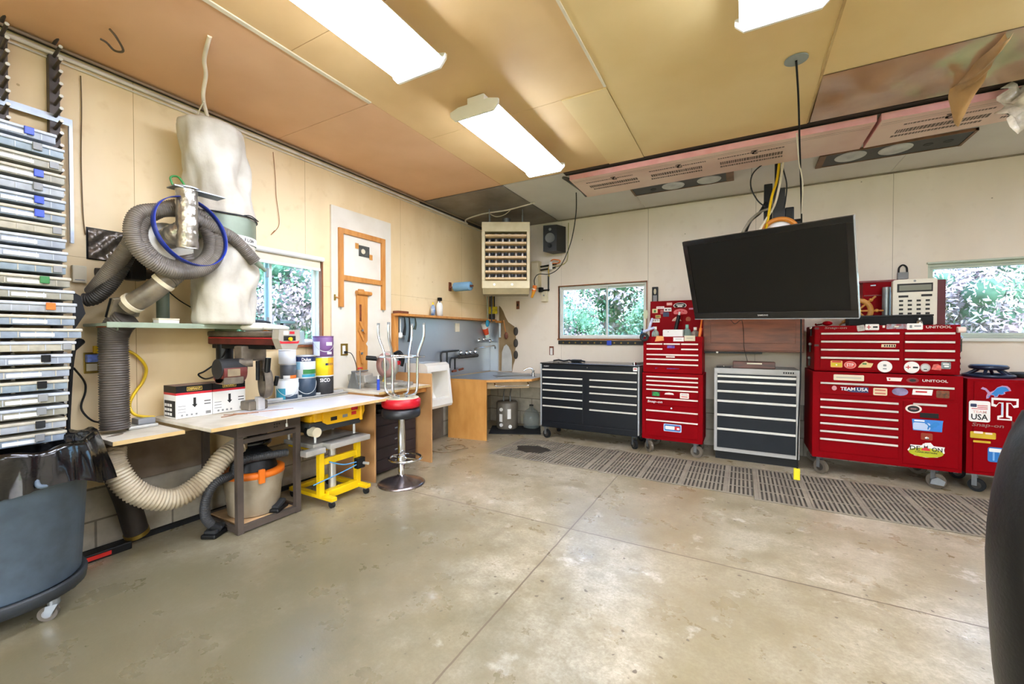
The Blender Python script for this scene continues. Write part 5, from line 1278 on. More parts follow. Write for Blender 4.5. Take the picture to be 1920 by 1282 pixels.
part(t, 'bracket', MB().box((1.15, 5.62, 2.66), (1.22, 5.66, 2.78), black))
solo('speaker_cable', 'grey-black cable sagging from the insulation board to the heater connector', 'cable', MB().tube([(1.829, 4.600, 3.082), (1.719, 4.900, 2.867), (1.536, 5.200, 2.584), (1.359, 5.300, 2.318), (1.201, 5.300, 2.213), (1.022, 5.300, 2.219), (0.980, 5.250, 2.141), (1.012, 5.200, 2.044)], .006, darkgrey, 8))
solo('yellow_lead', 'yellow-green lead running down beside the wall speaker', 'cable', MB().tube([(1.33, 5.65, 2.98), (1.325, 5.65, 2.7), (1.31, 5.65, 2.45), (1.22, 5.64, 2.38), (1.12, 5.63, 2.37)], .005, M('lead_olive', '#8f8a2a', .5, var=.05), 8))

# ================================================================ BACK WALL
SW = 1.0
def stk(par, c, w, h, mat, shape='r', items=(), label=None, rot=0.0, ex=None, name='sticker'):
    """flat sticker facing the room: c centre, items = (text, dx, dz, height, material, width) or (dx, dz, w, h, material)"""
    w *= SW; mb = MB(); c = Vector(c); ca, sa = math.cos(rot), math.sin(rot); u = Vector((ca, 0, sa)); v = Vector((-sa, 0, ca)); n = Vector((0, -1, 0))
    if shape == 'r': pts = rrect(w, h, min(w, h) * .12, 2)
    elif shape == 'o': pts = circle2(28, .5, 0, 0, w, h)
    else: pts = [(x * w, z * h) for x, z in shape]
    mb.prism(pts, c, u, v, .0008, mat)
    k = .0012
    for it in items:
        if isinstance(it[0], str): mb.text(it[0], c + u * it[1] * SW + v * it[2] + n * k, u, v, it[3], it[4], width=it[5] * SW)
        elif it[0] == 0 and len(it) == 3: mb.prism([(x * w, z * h) for x, z in it[1]], c + n * (k - .0004), u, v, .0004, it[2])
        else: mb.prism(rrect(it[2] * SW, it[3], min(it[2] * SW, it[3]) * .2, 2), c + u * it[0] * SW + v * it[1] + n * (k - .0004), u, v, .0004, it[4])
        k += .0003
    return part(par, name, mb, label)

def drawer(par, x0, x1, yf, z0, z1, mat, hm_, hh=.018, proud=.012, name='drawer'):
    d = part(par, name, MB().box((x0, yf - .006, z0), (x1, yf + .02, z1), mat, .003))
    part(d, 'handle', MB().box((x0 + .004, yf - .006 - proud, z1 - hh), (x1 - .004, yf - .006, z1), hm_, .003))
    return d
def casters(par, x0, x1, y0, y1, r, zt, wheel_m, brace=False):
    for x in (x0, x1):
        for y in (y0, y1):
            A = rotz(math.radians(62 + 23 * math.sin(x * 7 + y * 5))); pv_ = Vector((x, y, 0)); fx = lambda v: pv_ + A @ (v - pv_)
            f = MB().box((x - .035, y - .035, zt - .006), (x + .035, y + .035, zt), steel)
            f.box((x - .024, y - .016, r * .9), (x - .020, y + .016, zt - .006), steel).box((x + .020, y - .016, r * .9), (x + .024, y + .016, zt - .006), steel)
            c = part(par, 'caster', f.xf(fx)); w = MB(); w.cyl((x - .017, y - .012, r), (x + .017, y - .012, r), r, wheel_m, 28); part(c, 'wheel', w.xf(fx))
            h_ = MB(); h_.cyl((x - .019, y - .012, r), (x + .019, y - .012, r), r * .55, castiron, 16); part(c, 'hub', h_.xf(fx))

# black tool cabinet with side-by-side drawers
bk = M('cabinet_black', '#12161c', .4, var=.05, spec=.3); hs = M('handle_silver', '#d9d7ce', .4, .05, var=.03)
t = thing('tool_cabinet', 'wide black rolling tool cabinet under the small back window', 'tool cabinet', (1.83, 5.3, 0))
X0, X1, YFR = 1.185, 2.47, 5.02
part(t, 'body', MB().box((X0 + .012, YFR, .15), (X1 - .012, 5.56, .985), bk, .004))
for xx in (X0, X1 - .018): part(t, 'corner_trim', MB().box((xx, YFR - .012, .17), (xx + .018, 5.56, .985), M('trim_silver', '#aeb3b8', .35, .4, var=.03), .004))
part(t, 'top_mat', MB().box((X0 - .005, YFR - .015, .985), (X1 + .005, 5.57, 1.0), M('mat_blue_black', '#12151c', .22, var=.05), .006))
drawer(t, X0 + .025, X1 - .025, YFR, .82, .92, bk, hs)
xm0, xm1 = 1.772, 1.856
zs = [.815, .732, .650, .545, .441, .235]
for a, b_ in zip(zs[:-1], zs[1:]):
    drawer(t, X0 + .03, xm0, YFR, b_ + .006, a, bk, hs); drawer(t, xm1, X1 - .025, YFR, b_ + .006, a - .004, bk, hs)
part(t, 'kick_panel', MB().box((X0 + .02, YFR - .008, .155), (X1 - .02, YFR, .225), bk, .004))
part(t, 'maker_badge', MB().text('HUSKY', (1.27, YFR - .001, .955), (1, 0, 0), (0, 0, 1), .014, ink_white, width=.075))
stk(t, (2.42, YFR - .001, .955), .05, .045, paper, 'r', [(0, .005, .035, .012, ink_red)])
part(t, 'lock', MB().cyl((1.83, YFR, .955), (1.83, YFR - .006, .955), .008, chrome, 12))
casters(t, 1.25, 2.40, 5.06, 5.48, .055, .15, rubber)
t = thing('coiled_lead', 'black power lead heaped on top of the black tool cabinet', 'cable', (1.5, 5.3, 1.0))
part(t, 'lead', MB().tube([(1.25 + .05 * k, 5.30 + .06 * math.sin(k * 2.1), 1.012 + .008 * (k % 3)) for k in range(10)], .010, black, 8)); part(t, 'charger', MB().box((1.52, 5.26, 1.001), (1.64, 5.36, 1.035), black, .008))
t = thing('wrench', 'chrome wrench lying at the right end of the black tool cabinet top', 'wrench', (2.4, 5.3, 1.0)); part(t, 'shaft', MB().cyl((2.36, 5.25, 1.012), (2.42, 5.45, 1.012), .010, chrome, 10)); part(t, 'head', MB().cyl((2.36, 5.25, 1.001), (2.36, 5.25, 1.025), .025, chrome, 14))

# magnetic strip under the small window
t = thing('magnetic_strip', 'dark magnetic tool strip with yellow dots below the small back window', 'tool strip', (1.8, 5.63, 1.23))
part(t, 'strip', MB().box((1.18, 5.635, 1.232), (2.40, 5.66, 1.285), darkgrey, .003))
for k in range(12): part(t, 'dot', MB().cyl((1.26 + k * .093, 5.635, 1.258), (1.26 + k * .093, 5.632, 1.258), .011, brass if k != 7 else blue, 12))
part(t, 'blue_sleeve', MB().box((1.90, 5.628, 1.225), (1.965, 5.655, 1.29), blue, .004))
t = thing('wall_outlet', 'cream outlet with cover on the back wall left above the black cabinet', 'outlet', (1.06, 5.65, 1.08)); part(t, 'plate', MB().box((1.03, 5.652, 1.07), (1.10, 5.66, 1.20), walnut, .003)); part(t, 'receptacle', MB().box((1.045, 5.645, 1.075), (1.085, 5.653, 1.175), white, .006))
for (nm, lab, c, r, h_, m, cp) in (('cleaner_bottle', 'blue bottle at the right end of the small window sill', (2.38, 5.62, 1.315), .03, .13, M('bottle_teal', '#2f6f96', .35, var=.1), navy),):
    bottle(nm, lab, c, r, h_, m, cp)
t = thing('spirit_level', 'short black level with pale vial hanging above the red chest lid', 'level', (2.53, 5.65, 1.80)); part(t, 'level_body', MB().box((2.495, 5.635, 1.79), (2.57, 5.66, 1.99), black, .006)); part(t, 'vial', MB().ball((2.533, 5.634, 1.93), .028, cream, (.6, .3, 1.3))); part(t, 'gauge', MB().box((2.508, 5.632, 1.80), (2.558, 5.636, 1.88), grey, .003))

# tall red chest with open lid
SW = .93
hp = M('handle_pink_white', '#f3e0d6', .4, 0, var=.03)
t = thing('tool_chest', 'tall red rolling tool chest with its lid open, left of the grey cabinet', 'tool chest', (2.83, 5.25, 0))
RX0, RX1, RY = 2.505, 3.155, 5.0
part(t, 'lower_body', MB().box((RX0, RY, .155), (RX1, 5.45, .925), red, .006))
ub = MB(); ub.box((RX0 + .01, RY + .005, .93), (RX1 - .01, 5.40, 1.28), red, .004)
ub.box((RX0 + .01, RY + .005, 1.28), (RX0 + .02, 5.40, 1.345), red).box((RX1 - .02, RY + .005, 1.28), (RX1 - .01, 5.40, 1.345), red).box((RX0 + .02, 5.39, 1.28), (RX1 - .02, 5.40, 1.345), red).box((RX0 + .02, RY + .005, 1.28), (RX1 - .02, RY + .015, 1.345), red)
up = part(t, 'upper_box', ub)
Rl = Matrix.Rotation(math.radians(-6), 3, 'X'); pv = (2.83, 5.41, 1.345)
lid = part(t, 'lid', MB().box((RX0 + .005, 5.405, 1.345), (RX1 - .005, 5.42, 1.79), red, .004, R=Rl, pivot=pv).box((RX0 + .005, 5.42, 1.35), (RX1 - .005, 5.45, 1.37), darkred, R=Rl, pivot=pv))
def onlid(x, z): return Vector(pv) + Rl @ (Vector((x, 5.4045, z)) - Vector(pv)) + Vector((0, -.001, 0))
zl = 1.747
for (x, z, w_, h_, m, sh, it) in (
    (2.632, 1.707, .10, .03, ink_white, 'r', [('Snap-on', 0, 0, .016, ink_red, .08)]),
    (2.568, 1.663, .07, .06, M('sticker_cream', '#e0cf9d', .6, var=.1), 'r', [(0, 0, .03, .03, green)]),
    (2.651, 1.647, .035, .06, M('sticker_rose', '#b85a58', .6, var=.2, scale=40), 'r', []),
    (2.719, 1.678, .095, .05, paper, 'r', [(-.02, 0, .02, .02, ink), (.02, 0, .035, .015, grey)]),
    (2.701, 1.613, .075, .07, navy, 'r', []),
    (2.607, 1.595, .07, .04, M('sticker_olive', '#b2924c', .6, var=.2), 'r', [(0, 0, .04, .01, green)]),
    (2.582, 1.543, .10, .045, ink_white, 'r', [('YETI', 0, .003, .024, ink, .08)]),
    (2.738, 1.749, .07, .035, M('sticker_pink', '#e89a8e', .6, var=.05), 'r', [('NO', 0, 0, .018, ink_white, .045)]),
    (2.860, 1.725, .16, .07, ink_white, 'o', [(0, circle2(24, .45), ink), (0, .008, .09, .010, ink_white), (0, -.010, .06, .014, ink_white)]),
    (2.867, 1.641, .17, .085, M('sticker_salmon', '#d9686a', .6, var=.08), 'o', [(-.035, .01, .02, .012, ink_red), (.0, .018, .02, .012, ink_red), (.035, .01, .02, .012, ink_red), (0, -.02, .07, .012, ink_red)]),
    (2.825, 1.558, .12, .06, M('sticker_shell', '#e3b9a2', .6, var=.15, scale=30), [(-.5, -.4), (.5, -.4), (.35, .1), (.1, .5), (-.1, .45), (-.4, .0)], []),
    (2.957, 1.555, .06, .06, M('sticker_copper', '#a5522f', .6, var=.2), 'o', []),
    (2.986, 1.682, .05, .02, M('sticker_lilac', '#c98aa0', .6, var=.1), 'r', [])):
    cc = onlid(x, z); stk(lid, cc, w_, h_, m, sh, it)
rows = [(1.268, 1.22, 3), (1.21, 1.155, 2), (1.145, 1.10, 1), (1.093, 1.045, 1), (1.035, .985, 1)]
xa, xb = RX0 + .045, RX1 - .045; th = (xb - xa) / 3
for zt_, zb_, k in rows:
    if k == 3:
        for q in range(3): drawer(up, xa + q * th + .002, xa + (q + 1) * th - .002, RY + .005, zb_, zt_, red, hp, .016)
    elif k == 2:
        for q in (0, 2): drawer(up, xa + q * th + .002, xa + (q + 1) * th - .002, RY + .005, zb_, zt_, red, hp, .016)
    else: drawer(up, xa, xb, RY + .005, zb_, zt_, red, hp, .016)
pu = M('sticker_purple', '#6a4a9c', .6, var=.3, scale=40)
yS = RY - .003
stk(up, (2.821, yS, 1.229), .085, .03, pu); stk(up, (2.816, yS - .002, 1.114), .10, .014, hp); stk(up, (2.671, yS + .006, 0.993), .05, .04, pu, [(-.5, -.5), (.1, -.3), (.5, .2), (.3, .5), (-.2, .1)]); stk(up, (2.845, yS + .006, 0.993), .15, .035, pu, [(-.5, -.5), (.45, -.4), (.5, .3), (-.4, .5)]); stk(up, (2.968, yS + .006, 0.992), .05, .012, orange)
for zt_, zb_ in ((.89, .85), (.843, .80), (.793, .75), (.742, .66), (.642, .56), (.498, .40), (.386, .20)):
    drawer(t, xa, xb, RY, zb_, zt_, red, hp, .016)
yS = RY - .008
stk(t, (2.661, yS, 0.684), .095, .055, M('dark_green_back', '#2a3b2a', .6, var=0), 'r', [(0, [(-.4, -.35), (.4, -.4), (.42, -.05), (.25, .38), (-.3, .4)], M('sticker_green', '#2fa24e', .6, var=.2, scale=60))]); stk(t, (2.806, yS, 0.694), .11, .03, hp, [(-.5, -.3), (.5, -.3), (.4, .3), (0, .5), (-.4, .3)]); stk(t, (2.967, yS, 0.681), .10, .06, hp, 'r', [(0, .012, .07, .008, grey), (0, -.01, .07, .008, ink_red)])
part(t, 'maker_script', MB().text('Snap-on', (2.650, yS, 0.591), (1, 0, 0), (0, 0, 1), .035, ink_white, width=.165, slant=.2))
stk(t, (2.843, yS, 0.308), .205, .085, M('pale_blue_sticker', '#b8cfee', .5, var=.05), 'r', [(0, 0, .185, .068, ink_blue), (-.03, 0, .11, .04, paper), (.055, 0, .06, .045, ink_red), (.065, -.005, .03, .02, ink_white)], 'blue and white sticker with a red flag')
part(t, 'lock', MB().cyl((2.83, RY, .53), (2.83, RY - .008, .53), .009, chrome, 12))
casters(t, 2.575, 3.085, 5.03, 5.40, .064, .155, M('caster_greige', '#6b6255', .6, var=.1))
# things in the open chest
t = thing('white_case', 'white plastic case lying in the open red chest', 'case', (2.8, 5.2, 1.285)); part(t, 'case_body', MB().box((2.718, 5.08, 1.282), (2.938, 5.24, 1.425), paper, .012)); part(t, 'dot', MB().cyl((2.78, 5.08, 1.40), (2.78, 5.078, 1.40), .004, ink, 8))
solo('torch', 'black torch standing tilted behind the white case, pale tip up', 'torch', MB().cyl((2.80, 5.30, 1.283), (2.86, 5.36, 1.60), .022, black, 14).cyl((2.86, 5.36, 1.60), (2.867, 5.365, 1.64), .012, paper, 12))
bottle('glue_bottle', 'small teal-capped jar right of the white case in the red chest', (2.972, 5.16, 1.282), .045, .20, M('jar_teal_grey', '#7a8f88', .4, var=.2), M('mint_cap', '#7fbfb0', .5, var=0))
bottle('spice_jar', 'grey-brown jar near the right wall of the open red chest', (3.057, 5.18, 1.282), .045, .17, M('jar_brown_grey', '#8c7d74', .4, var=.3, scale=20), paper)
bottle('small_bottle', 'pale bottle at the left side of the open red chest', (2.626, 5.14, 1.282), .04, .18, M('jar_white_green', '#9ba79a', .4, var=.3, scale=20), paper)
solo('orange_screwdriver', 'orange stick standing at the right end of the open red chest', 'screwdriver', MB().cyl((3.10, 5.10, 1.285), (3.12, 5.12, 1.44), .016, orange, 12).cyl((3.118, 5.12, 1.44), (3.13, 5.25, 1.62), .008, orange, 8))
t = thing('spoon_whisk', 'pale round-headed spatula standing left of the red chest lid', 'spatula', (2.46, 5.45, 1.0)); part(t, 'handle', MB().cyl((2.475, 5.30, 1.01), (2.478, 5.32, 1.56), .008, cream, 8)); part(t, 'head', MB().ball((2.478, 5.32, 1.62), .03, M('pale_green', '#cdd3b4', .5, var=0), (1, .3, 2.0)))
solo('tape_roll', 'dark ring of tape hanging at the left corner of the red chest', 'tape', MB().lathe([(.022, 0), (.05, 0), (.05, .03), (.022, .03), (.022, 0)], (2.532, 4.985, 1.338), darkgrey, 26, axis=(0, -1, 0)))
solo('white_pliers', 'white-and-blue handled tool sticking out of the left of the red chest', 'tool', MB().cyl((2.50, 5.06, 1.40), (2.62, 5.10, 1.45), .016, M('lilac_white', '#cdd3f0', .4, var=0), 10).cyl((2.56, 5.10, 1.43), (2.58, 5.20, 1.56), .014, M('lilac_white', '', .4), 10))
for (lab, u, v, w_, h_, m) in (('white price card on the front lip of the open red chest', 2.901, 1.314, .11, .045, paper), ('cream note card at the right of the front lip of the open red chest', 3.017, 1.326, .11, .06, cream)):
    solo('note_card', lab, 'card', MB().box((u - w_ / 2, 4.998, v - h_ / 2), (u + w_ / 2, 5.002, v + h_ / 2), m).box((u - w_ * .3, 4.9975, v), (u + w_ * .3, 4.998, v + .005), grey))
solo('orange_tag', 'orange-and-cream tag on the front lip of the open red chest', 'tag', MB().prism([(-.05, -.03), (.05, -.02), (.045, .03), (-.03, .035)], (2.695, 5.002, 1.319), (1, 0, 0), (0, 0, 1), .003, M('tag_peach', '#f0a860', .5, var=.2)))

# grey cabinet
gc = M('cabinet_light_grey', '#aaa9a4', .45, var=.05); gdk = M('drawer_charcoal', '#1a1f24', .6, var=.1, spec=.3)
t = thing('drawer_cabinet', 'light grey cabinet with seven charcoal drawers between the two red chests', 'tool cabinet', (3.65, 5.35, 0))
GX0, GX1, GY = 3.262, 4.045, 5.10
part(t, 'body', MB().box((GX0, GY + .004, .09), (GX1, 5.62, 1.0), gc, .005)); part(t, 'plinth', MB().box((GX0 + .015, GY + .02, 0), (GX1 - .01, 5.6, .09), black))
ff = MB(); ff.box((GX0, GY - .006, .09), (GX0 + .028, GY + .004, 1.0), gc).box((GX1 - .03, GY - .006, .09), (GX1, GY + .004, 1.0), gc).box((GX0 + .028, GY - .006, .09), (GX1 - .03, GY + .004, .118), gc).box((GX0 + .028, GY - .006, .945), (GX1 - .03, GY + .004, 1.0), gc); part(t, 'front_frame', ff)
zs = [.94, .90, .84, .735, .628, .475, .320, .125]
for a, b_ in zip(zs[:-1], zs[1:]):
    d = part(t, 'drawer', MB().box((GX0 + .03, GY - .004, b_ + .004), (GX1 - .032, GY + .01, a - .001), gdk, .002))
    if b_ > .13: part(d, 'handle', MB().box((GX0 + .03, GY - .016, b_ + .002), (GX1 - .032, GY - .004, b_ + .026), hs, .004))
nm = MB()
for k in range(5): nm.box((3.90 + k * .02, GY - .007, .962), (3.913 + k * .02, GY - .006, .98), ink)
part(t, 'maker_badge', nm)
t = thing('wooden_block', 'dark rosewood-coloured block with pale tag on the grey cabinet', 'wood block', (3.63, 5.3, 1.0)); part(t, 'block', MB().box((3.44, 5.16, 1.001), (3.835, 5.26, 1.075), M('rosewood', '#5b2b1e', .35, dark='#3d1a12', var=.3, scale=6, stretch=(1, 8, 8)), .006)); part(t, 'tag', MB().box((3.575, 5.158, 1.048), (3.715, 5.16, 1.062), cream))
t = thing('small_tool', 'small dark tray with silver bits at the left of the grey cabinet top', 'tray', (3.33, 5.2, 1.0)); part(t, 'tray_base', MB().box((3.28, 5.14, 1.0), (3.42, 5.24, 1.008), darkgrey)); part(t, 'bits', MB().ball((3.35, 5.17, 1.014), .008, chrome))
# brown wall cabinet
t = thing('wall_cabinet', 'dark brown wooden wall cabinet behind the television', 'cabinet', (3.6, 5.5, 1.17))
part(t, 'carcass', MB().box((3.13, 5.30, 1.175), (4.10, 5.66, 1.72), walnut, .004))
for a, b_ in ((3.14, 4.09),):
    d = part(t, 'door', MB().box((a, 5.28, 1.19), (b_, 5.30, 1.71), walnut, .004)); part(d, 'raised_panel', MB().box((a + .07, 5.274, 1.27), (b_ - .07, 5.281, 1.64), walnut, .005))
part(t, 'bottom_strip', MB().box((3.14, 5.285, 1.155), (3.72, 5.315, 1.174), black).cyl((3.28, 5.28, 1.165), (3.28, 5.285, 1.165), .012, paper, 12))
solo('hanging_wire', 'thin black wire looping out under the television to the grey cabinet', 'wire', MB().tube([(3.422, 4.400, 1.520), (3.462, 4.800, 1.475), (3.519, 5.000, 1.518), (3.540, 5.200, 1.408), (3.546, 5.200, 1.233), (3.58, 5.27, 1.075)], .003, black, 6))

# wide red chest (two stacked cabinets)
SW = .76
al2 = M('drawer_pull_alu', '#ddd6cc', .4, .05, var=.1, scale=5)
t = thing('roller_cabinet', 'wide red two-tier tool chest covered in stickers, right of the grey cabinet', 'tool chest', (4.67, 5.3, 0))
BX0, BX1, BY = 4.137, 5.176, 5.0
part(t, 'lower_body', MB().box((BX0, BY, .165), (BX1 + .02, 5.6, 1.005), red, .008)); part(t, 'upper_body', MB().box((BX0 + .01, BY, 1.012), (BX1 - .0, 5.58, 1.45), red, .012))
xl0, xl1, xr0, xr1 = 4.194, 4.777, 4.807, 5.140
for zt_, zb_ in ((1.383, 1.315), (1.306, 1.235), (1.228, 1.16), (1.150, 1.03)):
    drawer(t, xl0, xl1, BY, zb_, zt_, red, al2, .018); drawer(t, xr0, xr1, BY, zb_, zt_, red, al2, .018)
drawer(t, xl0, xr1, BY, .79, .905, red, al2, .018)
for zt_, zb_ in ((.745, .68), (.670, .60), (.593, .52), (.514, .445), (.438, .37), (.362, .23)):
    drawer(t, xl0, xl1, BY, zb_, zt_, red, al2, .018)
dr = part(t, 'side_door', MB().box((xr0, BY - .008, .20), (xr1 + .03, BY, .765), red, .004)); part(dr, 'handle', MB().box((4.918, BY - .016, 0.627), (5.039, BY - .008, 0.669), black, .003)); part(dr, 'lock', MB().ball((4.966, BY - .010, 0.445), .016, chrome, (1, .3, .8)))
part(dr, 'pull_bar', MB().box((4.871, BY - .02, 0.740 - .006), (5.089, BY - .008, 0.740 + .012), al2, .003))
yS = BY - .0012; yD = BY - .0075; K = .00485
def at(u, v): return None
part(t, 'maker_script', MB().text('Snap-on', (4.313, yS, 1.427), (1, 0, 0), (0, 0, 1), .028, M('script_grey', '#8f6a62', .5, var=0), width=.17, slant=.2))
for p in ((5.035, 1.430), (5.016, 0.955)):
    part(t, 'nameplate', MB().text('UNITOOL', (p[0], yS, p[1]), (1, 0, 0), (0, 0, 1), .022, al2, width=.165))
red_cross = [(-.022, 0, .028, .007, ink_red), (-.022, 0, .007, .028, ink_red), (.022, .002, .03, .010, ink)]
stk(t, (4.502, yS, 1.425), .075, .055, M('sticker_silver', '#b9b6b0', .5, var=.2, scale=40), 'r', [], rot=.15)
stk(t, (4.583, yS - .001, 1.434), .13, .055, ink_white, 'r', [(-.032, 0, .04, .008, ink_red), (-.032, 0, .008, .04, ink_red), (.03, 0, .045, .016, ink)])
stk(t, (4.666, yS, 1.438), .022, .022, hp)
stk(t, (4.755, yS, 1.437), .185, .045, M('sticker_mix', '#9aa3ab', .5, dark='#8b2b30', var=.5, scale=30), 'r', [(0, 0, .04, .012, cream)])
stk(t, (4.878, yS - .001, 1.436), .14, .055, ink_white, 'r', [(-.035, 0, .022, .026, grey), (.025, .004, .06, .010, grey)])
stk(t, (4.700, yD, 1.262), .135, .028, M('sticker_buff', '#e4cfa8', .6, var=.05), [(-.5, -.5), (.46, -.5), (.5, .5), (-.48, .5)], [(-.035 + k * .022, 0, .013, .018, ink) for k in range(5)])
stk(t, (4.321, yD, 1.083), .12, .065, M('sticker_orange', '#e5a05a', .6, var=.05), 'r', [(0, -.005, .105, .035, M('sticker_yel', '#d7c020', .6, var=.1)), (0, .022, .09, .012, ink_red), (0, -.008, .015, .012, ink_white)])
stk(t, (4.424, yD, 1.077), .12, .07, M('stp_rose', '#ef8f86', .6, var=.03), 'o', [(0, circle2(24, .42), M('stp_red', '#dc5348', .6, var=0)), ('STP', 0, 0, .03, ink_white, .07)])
stk(t, (4.538, yD, 1.085), .145, .06, M('sticker_sand', '#e2c489', .6, var=.08), [(-.5, -.5), (.35, -.45), (.45, -.1), (.5, .2), (.2, .25), (0, .5), (-.2, .3), (-.4, -.1)], [(-.01, .006, .04, .014, green)])
stk(t, (4.675, yD, 1.070), .138, .105, ink_white, 'o', [(0, .012, .03, .018, grey), (0, -.02, .035, .010, grey)])
stk(t, (4.860, yD, 1.070), .138, .105, ink_white, 'o', [(-.032, 0, .045, .008, ink_red), (-.032, 0, .008, .035, ink_red), (.032, .0, .045, .014, ink)])
stk(t, (4.949, yD - .0012, 1.071), .09, .075, M('sticker_greypink', '#b79a98', .6, var=.05), 'o', [(0, circle2(20, .38), M('pale_circle', '#c5cdc9', .6, var=.1)), (0, -.016, .03, .008, ink)])
stk(t, (5.023, yD, 1.078), .09, .055, M('sticker_coral', '#df6a5f', .6, var=.15, scale=50), [(-.5, -.4), (.4, -.5), (.5, .1), (.1, .5), (-.3, .4)], [])
stk(t, (5.082, yD - .001, 1.094), .08, .06, M('sticker_slate', '#7f8a8a', .6, var=.2, scale=50), 'r', [(0, .012, .05, .010, ink_white), (.005, -.008, .04, .014, ink_white)])
stk(t, (4.415, yS, 0.955), .30, .055, M('sticker_ivory', '#efe3c8', .6, var=.03), 'r', [(0, 0, .25, .014, M('faint_grey', '#c9c2b0', .6, var=0))])
stk(t, (4.745, yS, 0.956), .145, .032, hp, [(-.45, -.5), (.4, -.5), (.5, .5), (-.5, .5)], [(-.045, 0, .015, .014, ink_red)])
stk(t, (4.869, yS, 0.953), .11, .045, darkred, 'o', [(0, circle2(16, .28), darkgrey)])
stk(t, (4.306, yD, 0.851), .05, .045, M('sticker_dusty', '#d99a9c', .6, var=.1), 'o', [])
stk(t, (4.456, yD, 0.845), .275, .05, M('sticker_navy', '#2b3b66', .6, var=.05), [(-.45, -.1), (-.1, -.5), (.5, -.5), (.5, .5), (.1, .5)], [('TEAM USA', 0, .004, .032, ink_white, .27)], 'white TEAM USA lettering on a dark blue swoosh')
stk(t, (4.645, yD, 0.837), .13, .068, M('sticker_buff', '', .6), 'r', [(0, .014, .10, .012, M('soft_red', '#c9655a', .6, var=0)), (0, -.015, .10, .012, M('soft_red', '', .6))])
stk(t, (4.783, yD, 0.846), .145, .072, M('sticker_mauve', '#9287ad', .4, dark='#4f4560', var=.3, scale=14), 'o', [])
stk(t, (4.933, yD, 0.851), .18, .05, ink_white, [(-.5, -.5), (.45, -.5), (.5, .5), (-.46, .5)], [(-.01, .003, .10, .014, ink_red)])
stk(t, (5.065, yD, 0.841), .11, .065, M('sticker_bronze', '#8b4a22', .5, dark='#3c2d1c', var=.4, scale=30), 'r', [])
yD = BY - .0095
stk(dr, (4.875, yD, 0.699), .145, .075, hp, 'o', [(0, circle2(24, .37), ink), (0, 0, .05, .012, grey), (0, 0, .07, .004, ink_red)])
lion = [(-.48, .18), (-.42, .30), (-.30, .22), (-.18, -.02), (-.05, .10), (.05, .32), (.20, .44), (.36, .42), (.44, .30), (.48, .12), (.36, .08), (.28, .02), (.30, -.08), (.20, -.16), (.10, -.14), (.06, -.30), (-.04, -.34), (-.06, -.22), (-.18, -.20), (-.22, -.42), (-.30, -.46), (-.30, -.28), (-.26, -.08), (-.34, .10)]
lion_blue = M('lion_blue', '#1f7ac0', .5, var=.03)
stk(dr, (4.968, yD, 0.559), .27, .10, M('panel_blue', '#2f7fca', .5, var=.05), [(-.5, .5), (-.46, -.5), (.46, -.5), (.48, .3), (.5, .5)], [(-.05, -.012, .15, .065, M('panel_pale', '#b9cbe6', .5, var=.05)), (-.07, .037, .09, .012, ink_white), (0, [(x * .5 + .15, z * .8) for x, z in lion], lion_blue)], 'blue sticker with a leaping lion')
stk(dr, (4.965, yD + .0008, 0.459), .10, .06, M('worn_orange', '#a33a16', .6, var=.2), 'r', [])
oval = circle2(28, .5)
stk(dr, (4.960, yD, 0.340), .335, .135, ink_white, [(-.48, -.1), (-.3, -.42), (0, -.5), (.3, -.42), (.48, -.1), (.46, .1), (.48, .28), (.2, .3), (.12, .5), (-.02, .46), (-.12, .28), (-.40, .28), (-.42, .1)], [(0, [(x * .9, z * .62 - .17) for x, z in oval], M('demon_lime', '#b3b312', .6, var=.05)), (0, [(-.13, -.05), (.12, -.05), (.05, .30), (-.04, .30)], ink_red), ('DE', -.095, .01, .038, ink, .09), ('ON', .095, .01, .038, ink, .09), ('M', 0, .035, .04, ink_white, .055), ('CARBURETION', 0, -.022, .014, ink, .19)], 'white, lime and red DEMON sticker')
casters(t, BX0 + .07, BX1 - .14, 5.05, 5.5, .066, .165, M('caster_greige', '', .6)); part(t, 'brake_lever', MB().prism([(-.05, 0), (.04, -.01), (.05, .03), (0, .06), (-.04, .04)], (BX1 - .14, 4.995, .05), (1, 0, 0), (0, 0, 1), .02, steel))
for k, z in enumerate((1.33, 1.27, 1.215, 1.16, 1.11, 1.06)):
    part(t, 'side_knob', MB().ball((BX1 + .006, 5.06, z), .02, black, (.7, 1, 1)))
part(t, 'grab_handle', MB().cyl((BX1 - .03, 4.985, 1.405), (BX1 + .02, 4.985, 1.405), .026, hp, 14))
for z in (1.425, 1.26): part(t, 'latch', MB().box((BX0 + .01, BY - .006, z - .01), (BX0 + .045, BY, z + .01), M('dark_latch', '#4b1410', .5, var=0)))
